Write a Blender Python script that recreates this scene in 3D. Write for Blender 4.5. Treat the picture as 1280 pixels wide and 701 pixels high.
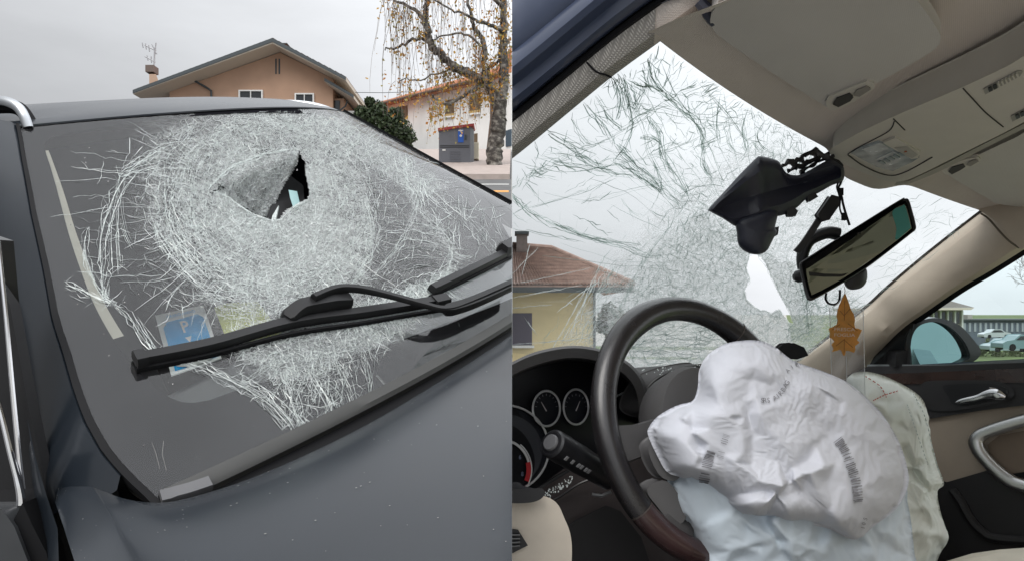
import bpy, bmesh, math, random
import numpy as np
from mathutils import Vector, Matrix, noise as mnoise
for o in list(bpy.data.objects): bpy.data.objects.remove(o, do_unlink=True)
SC = bpy.context.scene
COL = SC.collection
RND = random.Random(7)
NR = np.random.RandomState(11)
# ------------------------------------------------------------------ camera, sky, sun, exposure
CAMZ = 1.4                       # eye height above the street
F, HZ = 900.0, 390.0             # focal length and horizon row, in pixels of the 1280 x 701 photograph
cam = bpy.data.cameras.new("camera"); camo = bpy.data.objects.new("camera", cam); COL.objects.link(camo)
cam.sensor_width = 36.0; cam.lens = 36.0 * F / 1280.0
cam.shift_y = (HZ - 350.5) / 1280.0
cam.clip_start = 0.02; cam.clip_end = 4000
camo.location = (0, 0, CAMZ); camo.rotation_euler = (math.radians(90), 0, 0)
SC.camera = camo
SUN_EL, SUN_AZ = math.radians(50), math.radians(-150)      # azimuth measured from +Y towards +X
w = bpy.data.worlds.new("World"); SC.world = w; w.use_nodes = True
nt = w.node_tree; nt.nodes.clear()
def N(t, k, **kw):
    n = t.nodes.new(k)
    for a, b in kw.items(): setattr(n, a, b)
    return n
def mathn(t, op, a, b=None, c=None, clamp=False):
    n = N(t, 'ShaderNodeMath', operation=op, use_clamp=clamp)
    for i, v in enumerate((a, b, c)):
        if v is None: continue
        if isinstance(v, (int, float)): n.inputs[i].default_value = v
        else: t.links.new(v, n.inputs[i])
    return n.outputs[0]
sky = N(nt, 'ShaderNodeTexSky', sky_type='NISHITA', sun_disc=False)
sky.sun_elevation = SUN_EL; sky.sun_rotation = SUN_AZ; sky.air_density = 1.6; sky.dust_density = 4.0
bw = N(nt, 'ShaderNodeHueSaturation'); bw.inputs['Saturation'].default_value = 0.12
nt.links.new(sky.outputs[0], bw.inputs['Color'])
tc = N(nt, 'ShaderNodeTexCoord')
ns = N(nt, 'ShaderNodeTexNoise'); ns.inputs['Scale'].default_value = 2.2; ns.inputs['Detail'].default_value = 7; ns.inputs['Roughness'].default_value = .55
mp = N(nt, 'ShaderNodeMapping'); mp.inputs['Scale'].default_value = (1, 1, 3.4)
nt.links.new(tc.outputs['Generated'], mp.inputs[0]); nt.links.new(mp.outputs[0], ns.inputs['Vector'])
sepv = N(nt, 'ShaderNodeSeparateXYZ'); nrmv = N(nt, 'ShaderNodeVectorMath', operation='NORMALIZE')
nt.links.new(tc.outputs['Generated'], nrmv.inputs[0]); nt.links.new(nrmv.outputs[0], sepv.inputs[0])
sinel = mathn(nt, 'MAXIMUM', sepv.outputs[2], 0.0)
bright = mathn(nt, 'MULTIPLY_ADD', sinel, mathn(nt, 'MULTIPLY_ADD', sinel, 9.0, 3.6), 6.1)                       # overcast: about three times as bright overhead as at the skyline
bright = mathn(nt, 'MULTIPLY', bright, mathn(nt, 'MULTIPLY_ADD', sepv.outputs[0], .72, 1.0))
cl = mathn(nt, 'MULTIPLY_ADD', ns.outputs['Fac'], .62, .69)
lum = mathn(nt, 'MULTIPLY', bright, cl)
cc = N(nt, 'ShaderNodeVectorMath', operation='SCALE'); cc.inputs[0].default_value = (.965, .99, 1.03)
nt.links.new(lum, cc.inputs['Scale'])
mx = N(nt, 'ShaderNodeMix', data_type='RGBA'); mx.inputs[0].default_value = .93
nt.links.new(bw.outputs[0], mx.inputs[6]); nt.links.new(cc.outputs[0], mx.inputs[7])
bg = N(nt, 'ShaderNodeBackground'); bg.inputs[1].default_value = .1
wo = N(nt, 'ShaderNodeOutputWorld')
nt.links.new(mx.outputs[2], bg.inputs[0]); nt.links.new(bg.outputs[0], wo.inputs[0])
sun = bpy.data.lights.new("sun", 'SUN'); sun.energy = 1.5; sun.angle = math.radians(35); sun.color = (1, .97, .93)
suno = bpy.data.objects.new("sun", sun); COL.objects.link(suno)
suno.rotation_euler = (math.pi/2 - SUN_EL, 0, math.pi - SUN_AZ)
SC.view_settings.view_transform = 'Standard'; SC.view_settings.look = 'None'
SC.view_settings.exposure = 0.35; SC.view_settings.gamma = 1.0
SC.render.engine = 'CYCLES'
SC.cycles.max_bounces = 10; SC.cycles.diffuse_bounces = 5; SC.cycles.glossy_bounces = 4
SC.cycles.transparent_max_bounces = 24; SC.cycles.transmission_bounces = 6
SC.cycles.use_denoising = True
SC.cycles.caustics_reflective = False; SC.cycles.caustics_refractive = False

# ------------------------------------------------------------------ frames of the two cars (origin: windscreen base centre)
def rotm(yaw, pitch, roll):
    c, s = math.cos, math.sin
    Rz = np.array([[c(yaw), -s(yaw), 0], [s(yaw), c(yaw), 0], [0, 0, 1]])
    Rx = np.array([[1, 0, 0], [0, c(pitch), -s(pitch)], [0, s(pitch), c(pitch)]])
    Ry = np.array([[c(roll), 0, s(roll)], [0, 1, 0], [-s(roll), 0, c(roll)]])
    return Rz @ Ry @ Rx
tL = np.array([-.08443, 1.49905, -.00725]); RL = rotm(1.13689, .050026, -.272393)
tR = np.array([.276375, 1.853768, -.075192]); RR = rotm(.62746, -.035226, .137256)
def LW(p): return np.atleast_2d(np.asarray(p, float)) @ RL.T + tL      # left car -> place (eye at origin)
def RW(p): return np.atleast_2d(np.asarray(p, float)) @ RR.T + tR      # right car -> place
def proj(P): P = np.atleast_2d(P); return np.c_[640 + F*P[:, 0]/P[:, 1], HZ - F*P[:, 2]/P[:, 1]]
def AT(px, py, d): return np.array([(px-640)/F*d, d, (HZ-py)/F*d])
def hit(fr, px, py, n, d):
    """point of the plane n.p = d (car coordinates) that lies on the line of sight of a photo pixel; returned in car coordinates"""
    Rm, t = (RL, tL) if fr == 'L' else (RR, tR)
    o = Rm.T @ (-t); dr = Rm.T @ np.array([(px-640)/F, 1, (HZ-py)/F]); n = np.array(n, float)
    return o + (d - n @ o)/(n @ dr)*dr
def dims(h): return h
DL = (.77776, .45528, .5906, .43198, .12067, .13192)
DR = (.81279, .58415, .63662, .38123, .12094, .06204)
EDGE_V = [0, .0674, .1226, .1927, .2552, .3339, .4121, .5371, .6969, .8782, 1]; EDGE_F = [1, 1.029, 1.0486, 1.0615, 1.065, 1.065, 1.0675, 1.056, 1.045, 1.0226, 1.003]
def WS(u, v, D, sgn):
    u = np.asarray(u, float); v = np.asarray(v, float)
    hb, ht, Ln, ri, bb, bt = D
    hw = hb + (ht-hb)*v
    if sgn > 0: hw = hw*np.where(u < 0, 1+(np.interp(v, EDGE_V, EDGE_F)-1)*np.abs(u)**1.5, 1)   # the side of this screen bows outwards
    bow = bb + (bt-bb)*v; q = 1-u*u
    return np.stack([u*hw, sgn*(Ln*v - bow*q), ri*v + .1*bow*q], -1)
def WL(u, v): return LW(WS(u, v, DL, 1).reshape(-1, 3))
def WR(u, v): return RW(WS(u, v, DR, -1).reshape(-1, 3))
def wnormal(Wf, u, v, sign):
    e = 1e-3
    a = Wf(u+e, v)-Wf(u-e, v); b = Wf(u, v+e)-Wf(u, v-e)
    n = np.cross(a, b); n /= np.linalg.norm(n, axis=1)[:, None]
    return n*sign
def invert(Wf, px, iters=12):
    px = np.atleast_2d(np.asarray(px, float)); u = np.zeros(len(px)); v = np.full(len(px), .5)
    for _ in range(iters):
        p = proj(Wf(u, v)); e = 1e-4
        du = (proj(Wf(u+e, v))-p)/e; dv = (proj(Wf(u, v+e))-p)/e
        r = px-p; det = du[:, 0]*dv[:, 1]-du[:, 1]*dv[:, 0]
        det = np.where(np.abs(det) < 1e-6, 1e-6, det)
        a = (r[:, 0]*dv[:, 1]-r[:, 1]*dv[:, 0])/det; b = (du[:, 0]*r[:, 1]-du[:, 1]*r[:, 0])/det
        u = np.clip(u+np.clip(a, -.4, .4), -1.6, 1.6); v = np.clip(v+np.clip(b, -.4, .4), -.6, 1.6)
    return u, v, np.linalg.norm(proj(Wf(u, v))-px, axis=1)

# ------------------------------------------------------------------ materials
MATS = {}
def mat(name, col, rough=.5, metal=0., spec=.5, vary=.08, scale=30., bump=0., bscale=200., coat=0., sheen=0., subs=None, trans=0.):
    if name in MATS: return MATS[name]
    m = bpy.data.materials.new(name); m.use_nodes = True; t = m.node_tree
    b = t.nodes['Principled BSDF']
    b.inputs['Roughness'].default_value = rough; b.inputs['Metallic'].default_value = metal
    b.inputs['Specular IOR Level'].default_value = spec; b.inputs['Coat Weight'].default_value = coat
    b.inputs['Coat Roughness'].default_value = .2
    if sheen: b.inputs['Sheen Weight'].default_value = sheen
    tcn = N(t, 'ShaderNodeTexCoord')
    nz = N(t, 'ShaderNodeTexNoise'); nz.inputs['Scale'].default_value = scale; nz.inputs['Detail'].default_value = 6
    t.links.new(tcn.outputs['Object'], nz.inputs['Vector'])
    mixn = N(t, 'ShaderNodeMix', data_type='RGBA')
    c = np.array(col); mixn.inputs[6].default_value = (*np.clip(c*(1-vary*2), 0, 1), 1); mixn.inputs[7].default_value = (*np.clip(c*(1+vary*2), 0, 1), 1)
    if subs is not None: mixn.inputs[7].default_value = (*subs, 1)
    t.links.new(nz.outputs['Fac'], mixn.inputs[0]); t.links.new(mixn.outputs[2], b.inputs['Base Color'])
    if bump:
        n2 = N(t, 'ShaderNodeTexNoise'); n2.inputs['Scale'].default_value = bscale; n2.inputs['Detail'].default_value = 3
        t.links.new(tcn.outputs['Object'], n2.inputs['Vector'])
        bp = N(t, 'ShaderNodeBump'); bp.inputs['Strength'].default_value = bump; bp.inputs['Distance'].default_value = .002
        t.links.new(n2.outputs['Fac'], bp.inputs['Height']); t.links.new(bp.outputs[0], b.inputs['Normal'])
    rr = mathn(t, 'MULTIPLY_ADD', nz.outputs['Fac'], .16, rough-.08, clamp=True); t.links.new(rr, b.inputs['Roughness'])
    if trans:
        tr = N(t, 'ShaderNodeBsdfTranslucent'); t.links.new(mixn.outputs[2], tr.inputs[0])
        ms = N(t, 'ShaderNodeMixShader'); ms.inputs[0].default_value = trans
        out = t.nodes['Material Output']
        t.links.new(b.outputs[0], ms.inputs[1]); t.links.new(tr.outputs[0], ms.inputs[2]); t.links.new(ms.outputs[0], out.inputs[0])
    MATS[name] = m; return m
def weave(name, col, scale, rough=.9, strength=.6, ang=.6, dark=.6):
    m = mat(name, col, rough, vary=.05, scale=8, sheen=.15); t = m.node_tree; b = t.nodes['Principled BSDF']
    tcn = N(t, 'ShaderNodeTexCoord'); mpn = N(t, 'ShaderNodeMapping'); mpn.inputs['Rotation'].default_value = (.4, .3, ang)
    t.links.new(tcn.outputs['Object'], mpn.inputs[0])
    w1 = N(t, 'ShaderNodeTexWave'); w1.inputs['Scale'].default_value = scale; w1.inputs['Distortion'].default_value = .6
    w2 = N(t, 'ShaderNodeTexWave', bands_direction='Y'); w2.inputs['Scale'].default_value = scale; w2.inputs['Distortion'].default_value = .6
    for q in (w1, w2): t.links.new(mpn.outputs[0], q.inputs['Vector'])
    h = mathn(t, 'MULTIPLY', w1.outputs['Fac'], w2.outputs['Fac'])
    bp = N(t, 'ShaderNodeBump'); bp.inputs['Strength'].default_value = strength; bp.inputs['Distance'].default_value = .001
    t.links.new(h, bp.inputs['Height']); t.links.new(bp.outputs[0], b.inputs['Normal'])
    src = b.inputs['Base Color'].links[0].from_socket
    mm = N(t, 'ShaderNodeMix', data_type='RGBA', blend_type='MULTIPLY'); mm.inputs[0].default_value = 1
    g = mathn(t, 'MULTIPLY_ADD', h, 1-dark, dark+.1)
    t.links.new(src, mm.inputs[6]); t.links.new(g, mm.inputs[7]); t.links.new(mm.outputs[2], b.inputs['Base Color'])
    return m
def pane_mat(name, tint, crush=True, ior=1.5, dust=0., white=(.86, .9, .88), cell=170., gain=1.0, transl=.35):
    m = bpy.data.materials.new(name); m.use_nodes = True; t = m.node_tree; t.nodes.clear()
    out = N(t, 'ShaderNodeOutputMaterial')
    tr = N(t, 'ShaderNodeBsdfTransparent'); tr.inputs[0].default_value = (*tint, 1)
    gl = N(t, 'ShaderNodeBsdfGlossy'); gl.inputs['Roughness'].default_value = .03
    fr = N(t, 'ShaderNodeFresnel'); fr.inputs['IOR'].default_value = ior
    ms = N(t, 'ShaderNodeMixShader'); t.links.new(fr.outputs[0], ms.inputs[0]); t.links.new(tr.outputs[0], ms.inputs[1]); t.links.new(gl.outputs[0], ms.inputs[2])
    if dust:
        dd = N(t, 'ShaderNodeBsdfDiffuse'); dd.inputs[0].default_value = (.62, .60, .62, 1); md_ = N(t, 'ShaderNodeMixShader')
        dn = N(t, 'ShaderNodeTexNoise'); dn.inputs['Scale'].default_value = 9; dn.inputs['Detail'].default_value = 3; dc = N(t, 'ShaderNodeTexCoord'); t.links.new(dc.outputs['Object'], dn.inputs['Vector'])
        t.links.new(mathn(t, 'MULTIPLY_ADD', dn.outputs['Fac'], dust*.9, dust*.55), md_.inputs[0])
        t.links.new(ms.outputs[0], md_.inputs[1]); t.links.new(dd.outputs[0], md_.inputs[2]); ms = md_
    if not crush:
        t.links.new(ms.outputs[0], out.inputs[0]); MATS[name] = m; return m
    at = N(t, 'ShaderNodeAttribute', attribute_name='crush')
    tcn = N(t, 'ShaderNodeTexCoord')
    v1 = N(t, 'ShaderNodeTexVoronoi', feature='DISTANCE_TO_EDGE'); v1.inputs['Scale'].default_value = cell
    v2 = N(t, 'ShaderNodeTexVoronoi'); v2.inputs['Scale'].default_value = cell
    nz = N(t, 'ShaderNodeTexNoise'); nz.inputs['Scale'].default_value = 38; nz.inputs['Detail'].default_value = 5
    # distort the lookup a little so that the cells look broken, not cellular
    nd = N(t, 'ShaderNodeTexNoise'); nd.inputs['Scale'].default_value = 90
    ad = N(t, 'ShaderNodeVectorMath', operation='MULTIPLY_ADD'); ad.inputs[1].default_value = (.012, .012, .012)
    t.links.new(tcn.outputs['Object'], nd.inputs['Vector']); t.links.new(nd.outputs['Color'], ad.inputs[0]); t.links.new(tcn.outputs['Object'], ad.inputs[2])
    for q in (v1, v2): t.links.new(ad.outputs[0], q.inputs['Vector'])
    t.links.new(tcn.outputs['Object'], nz.inputs['Vector'])
    e = mathn(t, 'SUBTRACT', 1.0, mathn(t, 'MULTIPLY', v1.outputs['Distance'], 6.0), clamp=True)     # 1 on the joints
    sep = N(t, 'ShaderNodeSeparateColor'); t.links.new(v2.outputs['Color'], sep.inputs[0])
    k = mathn(t, 'ADD', mathn(t, 'MULTIPLY', e, .55), mathn(t, 'MULTIPLY', sep.outputs[0], .45))
    k = mathn(t, 'ADD', k, mathn(t, 'MULTIPLY_ADD', nz.outputs['Fac'], .9, -.42))
    a2 = mathn(t, 'MULTIPLY', at.outputs['Fac'], gain)
    k = mathn(t, 'MULTIPLY', mathn(t, 'ADD', k, mathn(t, 'MULTIPLY_ADD', a2, 1.0, -.55)), mathn(t, 'MINIMUM', mathn(t, 'MULTIPLY', a2, 2.0), 1.0), clamp=True)
    bp = N(t, 'ShaderNodeBump'); bp.inputs['Strength'].default_value = .9; bp.inputs['Distance'].default_value = .004
    hh = mathn(t, 'ADD', sep.outputs[1], e); t.links.new(mathn(t, 'MULTIPLY', hh, at.outputs['Fac']), bp.inputs['Height'])
    df = N(t, 'ShaderNodeBsdfDiffuse'); df.inputs[0].default_value = (*white, 1)
    tl = N(t, 'ShaderNodeBsdfTranslucent'); tl.inputs[0].default_value = (*white, 1)
    g2 = N(t, 'ShaderNodeBsdfGlossy'); g2.inputs['Roughness'].default_value = .25
    for q in (df, tl, g2): t.links.new(bp.outputs[0], q.inputs['Normal'])
    m1 = N(t, 'ShaderNodeMixShader'); m1.inputs[0].default_value = transl; t.links.new(df.outputs[0], m1.inputs[1]); t.links.new(tl.outputs[0], m1.inputs[2])
    m2 = N(t, 'ShaderNodeMixShader'); m2.inputs[0].default_value = .18; t.links.new(m1.outputs[0], m2.inputs[1]); t.links.new(g2.outputs[0], m2.inputs[2])
    m3 = N(t, 'ShaderNodeMixShader'); t.links.new(k, m3.inputs[0]); t.links.new(ms.outputs[0], m3.inputs[1]); t.links.new(m2.outputs[0], m3.inputs[2])
    t.links.new(m3.outputs[0], out.inputs[0]); MATS[name] = m; return m
def crack_mat(name, col, transl, alpha):
    m = bpy.data.materials.new(name); m.use_nodes = True; t = m.node_tree; t.nodes.clear()
    out = N(t, 'ShaderNodeOutputMaterial')
    tcn = N(t, 'ShaderNodeTexCoord'); nz = N(t, 'ShaderNodeTexNoise'); nz.inputs['Scale'].default_value = 220; nz.inputs['Detail'].default_value = 3
    t.links.new(tcn.outputs['Object'], nz.inputs['Vector'])
    df = N(t, 'ShaderNodeBsdfDiffuse'); df.inputs[0].default_value = (*col, 1)
    tl = N(t, 'ShaderNodeBsdfTranslucent'); tl.inputs[0].default_value = (*col, 1)
    g = N(t, 'ShaderNodeBsdfGlossy'); g.inputs['Roughness'].default_value = .2
    tr = N(t, 'ShaderNodeBsdfTransparent'); tr.inputs[0].default_value = (.9, .95, .93, 1)
    m1 = N(t, 'ShaderNodeMixShader'); m1.inputs[0].default_value = transl; t.links.new(df.outputs[0], m1.inputs[1]); t.links.new(tl.outputs[0], m1.inputs[2])
    m2 = N(t, 'ShaderNodeMixShader'); m2.inputs[0].default_value = .12; t.links.new(m1.outputs[0], m2.inputs[1]); t.links.new(g.outputs[0], m2.inputs[2])
    m3 = N(t, 'ShaderNodeMixShader'); f = mathn(t, 'MULTIPLY_ADD', nz.outputs['Fac'], 1.1, alpha-.55, clamp=True)
    t.links.new(f, m3.inputs[0]); t.links.new(tr.outputs[0], m3.inputs[1]); t.links.new(m2.outputs[0], m3.inputs[2])
    t.links.new(m3.outputs[0], out.inputs[0]); MATS[name] = m; return m

# ------------------------------------------------------------------ mesh building (points in place coordinates, eye at the origin)
UP = np.array([0, 0, CAMZ])
def link(name, V, Fc, m=None, parent=None, smooth=True, clip=None, crush=None, kind=None, label=None, bevel=0., solid=None, angle=40):
    V = np.asarray(V, float).reshape(-1, 3) + UP
    root = None
    off = np.zeros(3)
    if parent is not None: off = np.array(parent.get('base', (0, 0, 0)))
    me = bpy.data.meshes.new(name)
    me.from_pydata((V - off).tolist(), [], [tuple(int(i) for i in f) for f in Fc])
    if crush is not None:
        a = me.attributes.new('crush', 'FLOAT', 'POINT'); a.data.foreach_set('value', np.asarray(crush, np.float32))
    bm = bmesh.new(); bm.from_mesh(me)
    if bevel:
        bmesh.ops.remove_doubles(bm, verts=bm.verts, dist=1e-5)
        es = [e for e in bm.edges if len(e.link_faces) == 2 and e.calc_face_angle(0) > .5]
        bmesh.ops.bevel(bm, geom=es, offset=bevel, segments=2, affect='EDGES', profile=.6, clamp_overlap=True)
    if clip:
        x0 = -.00004 if clip == 'L' else .00004
        bmesh.ops.bisect_plane(bm, geom=bm.verts[:]+bm.edges[:]+bm.faces[:], dist=1e-6, plane_co=(x0-off[0], 0, 0),
                               plane_no=(1 if clip == 'L' else -1, 0, 0), clear_outer=True)
    bmesh.ops.recalc_face_normals(bm, faces=bm.faces) if bevel else None
    bm.to_mesh(me); bm.free()
    if len(me.polygons) == 0: return None
    if smooth:
        me.polygons.foreach_set('use_smooth', [True]*len(me.polygons))
        try: me.set_sharp_from_angle(angle=math.radians(angle))
        except Exception: pass
    o = bpy.data.objects.new(name, me); COL.objects.link(o)
    if parent is not None: o.parent = parent
    if m: me.materials.append(m)
    if parent is not None: o['base'] = off.tolist()
    else: o['base'] = [0, 0, 0]
    if kind: o['kind'] = kind
    if label: o['label'] = label
    return o
def thing(name, label, cat, at=(0, 0, 0), group=None):
    e = bpy.data.objects.new(name, None); COL.objects.link(e); e.empty_display_size = .1
    p = np.asarray(at, float).reshape(3)+UP
    e.location = p; e['base'] = p.tolist(); e['label'] = label; e['category'] = cat
    if group: e['group'] = group
    return e
def tag(o, label, cat, group=None):
    o['label'] = label; o['category'] = cat
    if group: o['group'] = group
    return o
def rebase(o, at):
    """move the origin of a single-mesh thing to its base"""
    p = Vector(np.asarray(at, float)+UP); o.data.transform(Matrix.Translation(-p)); o.location = p; o['base'] = list(p)
class MB:
    def __init__(s): s.V = []; s.F = []
    def add(s, V, Fc):
        n = len(s.V); s.V += [tuple(map(float, v)) for v in np.asarray(V, float).reshape(-1, 3)]; s.F += [tuple(n+i for i in f) for f in Fc]; return s
def gridf(nu, nv, wrap=False):
    f = []
    for i in range(nu-1 if not wrap else nu):
        for j in range(nv-1):
            a = (i % nu)*nv+j; b = ((i+1) % nu)*nv+j; f.append((a, b, b+1, a+1))
    return f
def smoothpath(P, n, closed=False):
    P = np.asarray(P, float); k = len(P); out = []
    if closed: idx = lambda i: P[i % k]; m = k
    else: idx = lambda i: P[min(max(i, 0), k-1)]; m = k-1
    for t in np.linspace(0, m, n, endpoint=not closed):
        i = min(int(t), m-1); f = t-i
        a, b, c, d = idx(i-1), idx(i), idx(i+1), idx(i+2)
        out.append(.5*((2*b)+(c-a)*f+(2*a-5*b+4*c-d)*f*f+(3*b-a-3*c+d)*f**3))
    return np.array(out)
def tube(P, r, n=8, closed=False, flat=None, cap=True):
    P = np.asarray(P, float); k = len(P)
    r = np.broadcast_to(np.asarray(r, float), (k,))
    T = np.roll(P, -1, 0)-np.roll(P, 1, 0) if closed else np.gradient(P, axis=0)
    T /= np.linalg.norm(T, axis=1)[:, None]+1e-12
    ref = np.array([0, 0, 1.]) if abs(T[0][2]) < .9 else np.array([1., 0, 0])
    nrm = np.cross(T[0], ref); nrm /= np.linalg.norm(nrm); V = []
    for i in range(k):
        nrm = nrm - T[i]*(nrm @ T[i]); nrm /= np.linalg.norm(nrm)+1e-12
        b = np.cross(T[i], nrm)
        for j in range(n):
            a = 2*math.pi*j/n; c, s = math.cos(a), math.sin(a)
            V.append(P[i]+r[i]*(c*nrm*(1 if flat is None else flat)+s*b))
    f = []
    for i in range(k if closed else k-1):
        for j in range(n):
            a = i*n+j; b = i*n+(j+1) % n; c = ((i+1) % k)*n+(j+1) % n; d = ((i+1) % k)*n+j; f.append((a, b, c, d))
    if cap and not closed: f += [tuple(range(n-1, -1, -1)), tuple((k-1)*n+j for j in range(n))]
    return np.array(V), f
def prism(poly, vec):
    """polygon of 3-D points pushed along vec to a closed slab"""
    A = np.asarray(poly, float); k = len(A); V = np.vstack([A, A+np.asarray(vec, float)])
    f = [tuple(range(k)), tuple(range(2*k-1, k-1, -1))]+[(i, i+k, (i+1) % k+k, (i+1) % k)[::-1] for i in range(k)]
    return V, f
def box(c, ex, ey, ez):
    c, ex, ey, ez = [np.asarray(q, float) for q in (c, ex, ey, ez)]
    V = [c+a*ex+b*ey+d*ez for a in (-1, 1) for b in (-1, 1) for d in (-1, 1)]
    return np.array(V), [(0, 1, 3, 2), (4, 6, 7, 5), (0, 4, 5, 1), (2, 3, 7, 6), (0, 2, 6, 4), (1, 5, 7, 3)]
def abox(x0, x1, y0, y1, z0, z1): return box(((x0+x1)/2, (y0+y1)/2, (z0+z1)/2), ((x1-x0)/2, 0, 0), (0, (y1-y0)/2, 0), (0, 0, (z1-z0)/2))
def loft(rows):
    """rows of equal length lofted to an open sheet"""
    R_ = [np.asarray(r, float) for r in rows]; n = len(R_[0])
    return np.vstack(R_), gridf(len(R_), n)
def disc(c, ex, ey, r, n=32, r0=0.):
    c, ex, ey = [np.asarray(q, float) for q in (c, ex, ey)]
    a = np.linspace(0, 2*math.pi, n, endpoint=False); o = c+np.outer(np.cos(a)*r, ex)+np.outer(np.sin(a)*r, ey)
    if r0 <= 0: return o, [tuple(range(n))]
    i = c+np.outer(np.cos(a)*r0, ex)+np.outer(np.sin(a)*r0, ey)
    return np.vstack([o, i]), [(j, (j+1) % n, n+(j+1) % n, n+j) for j in range(n)]
def unit(v): v = np.asarray(v, float); return v/np.linalg.norm(v)
def inpoly(px, poly):
    px = np.atleast_2d(px); P = np.asarray(poly, float); r = np.zeros(len(px), bool); j = len(P)-1
    for i in range(len(P)):
        a, b = P[i], P[j]
        c = ((a[1] > px[:, 1]) != (b[1] > px[:, 1])) & (px[:, 0] < (b[0]-a[0])*(px[:, 1]-a[1])/(b[1]-a[1]+1e-12)+a[0])
        r ^= c; j = i
    return r
def polydist(px, poly, closed=True):
    px = np.atleast_2d(px); P = np.asarray(poly, float); best = np.full(len(px), 1e9)
    for i in range(len(P) if closed else len(P)-1):
        a, b = P[i], P[(i+1) % len(P)]; ab = b-a
        t = np.clip(((px-a) @ ab)/(ab @ ab+1e-12), 0, 1)
        best = np.minimum(best, np.linalg.norm(px-(a+t[:, None]*ab), axis=1))
    return best
def sstep(a, b, x): t = np.clip((x-a)/(b-a), 0, 1); return t*t*(3-2*t)
def text_mesh(s, size, bold=0.):
    cu = bpy.data.curves.new('lettering', 'FONT'); cu.body = s; cu.size = size; cu.align_x = 'CENTER'; cu.align_y = 'CENTER'; cu.offset = bold
    cu.resolution_u = 3
    o = bpy.data.objects.new('lettering', cu); COL.objects.link(o)
    dg = bpy.context.evaluated_depsgraph_get(); me = bpy.data.meshes.new_from_object(o.evaluated_get(dg))
    V = np.array([v.co[:] for v in me.vertices]); Fc = [tuple(p.vertices) for p in me.polygons]
    bpy.data.objects.remove(o); bpy.data.curves.remove(cu); bpy.data.meshes.remove(me)
    return V, Fc
def put_text(s, size, c, ex, ey, bold=0.):
    V, Fc = text_mesh(s, size, bold)
    return np.asarray(c)+np.outer(V[:, 0], ex)+np.outer(V[:, 1], ey), Fc

# materials used all over
M_paint = mat('grey_paint', (.011, .015, .0205), .5, .0, spec=.12, vary=.15, scale=9, bump=.05, bscale=900, coat=.75)
M_navy = mat('navy_paint', (.050, .066, .115), .35, .1, vary=.05, coat=.9)
M_rub = mat('black_rubber', (.010, .010, .011), .7, spec=.15)
M_plast = mat('black_plastic', (.016, .016, .018), .45, bump=.15, bscale=1500)
M_wiper = mat('wiper_black', (.014, .014, .015), .5, bump=.1, bscale=900, vary=.2, spec=.3)
M_chrome = mat('chrome', (.78, .78, .80), .16, 1.0, vary=.03)
M_satin = mat('satin_silver', (.62, .62, .62), .32, 1.0, vary=.04)
M_rail = mat('silver_rail', (.46, .48, .50), .34, .85, vary=.03)
M_frit = mat('frit_black', (.010, .010, .012), .6, vary=.1, scale=6, spec=.0)
M_cowl = mat('cowl_grey', (.05, .05, .048), .65, vary=.15, scale=25)
M_dash = mat('dash_dark', (.035, .034, .035), .6, bump=.35, bscale=1200)

# ------------------------------------------------------------------ cracked glass
def strips(Wf, lines, side, off, fallback_dent=None, hole=None):
    """lines: list of (photo-pixel polyline, width in metres); laid as thin slivers of broken glass on the pane"""
    pts = np.vstack([np.asarray(l[0], float) for l in lines]); u, v, err = invert(Wf, pts)
    P = Wf(u, v); n = wnormal(Wf, u, v, side)
    if fallback_dent is not None: P = P + P/np.linalg.norm(P, axis=1)[:, None]*fallback_dent(pts)[:, None]
    ok = (err < 1) & (np.abs(u) < .985) & (v > .012) & (v < .985)
    if hole is not None: ok &= ~inpoly(pts, hole)
    mb = MB(); k = 0
    for l, wd in lines:
        m = len(l); sl = slice(k, k+m); k += m
        p, nn, o = P[sl], n[sl], ok[sl]
        if not o.all():
            idx = np.where(o)[0]
            if len(idx) < 2 or (np.diff(idx) != 1).any(): continue
            p, nn = p[idx], nn[idx]; m = len(idx)
        t = np.gradient(p, axis=0); t /= np.linalg.norm(t, axis=1)[:, None]+1e-9
        s = np.cross(nn, t); tilt = NR.uniform(-.9, .9); s = s*math.cos(tilt)+nn*math.sin(tilt)
        ww = wd*NR.uniform(.55, 1.25, m)[:, None]*.5; ww[0] *= .35; ww[-1] *= .35
        c = p + nn*(off+abs(math.sin(tilt))*ww)
        mb.add(np.vstack([c-s*ww, c+s*ww]), [(i, i+1, m+i+1, m+i) for i in range(m-1)])
    return mb
def jag(P, step, amp):
    P = np.asarray(P, float); L_ = np.r_[0, np.cumsum(np.linalg.norm(np.diff(P, axis=0), axis=1))]
    n = max(3, int(L_[-1]/step)+1); s = np.linspace(0, L_[-1], n)
    Q = np.c_[np.interp(s, L_, P[:, 0]), np.interp(s, L_, P[:, 1])]
    d = NR.normal(0, amp, (n, 2)); d[0] *= .3; d[-1] *= .3
    return Q+d
def bundle(P, n, spread, w, step=7, amp=1.1, curve=True, frac=(.25, .9)):
    """strands that run side by side along a traced crack"""
    P = smoothpath(P, 24) if curve and len(P) > 2 else np.asarray(P, float)
    out = []
    for i in range(n):
        a = NR.uniform(0, 1-frac[0]) if i else 0; b = min(1, a+NR.uniform(*frac)) if i else 1
        m = len(P); i0, i1 = int(a*(m-1)), max(int(b*(m-1)), int(a*(m-1))+1)
        q = P[i0:i1+1]
        if len(q) < 2: continue
        t = np.gradient(q, axis=0); t /= np.linalg.norm(t, axis=1)[:, None]+1e-9
        o = NR.normal(0, spread*(.15 if i == 0 else 1)); o2 = o+NR.normal(0, spread*.4)
        q = q+np.c_[-t[:, 1], t[:, 0]]*np.linspace(o, o2, len(q))[:, None]
        out.append((jag(q, step, amp), w*NR.uniform(.6, 1.3)))
    return out
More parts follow.
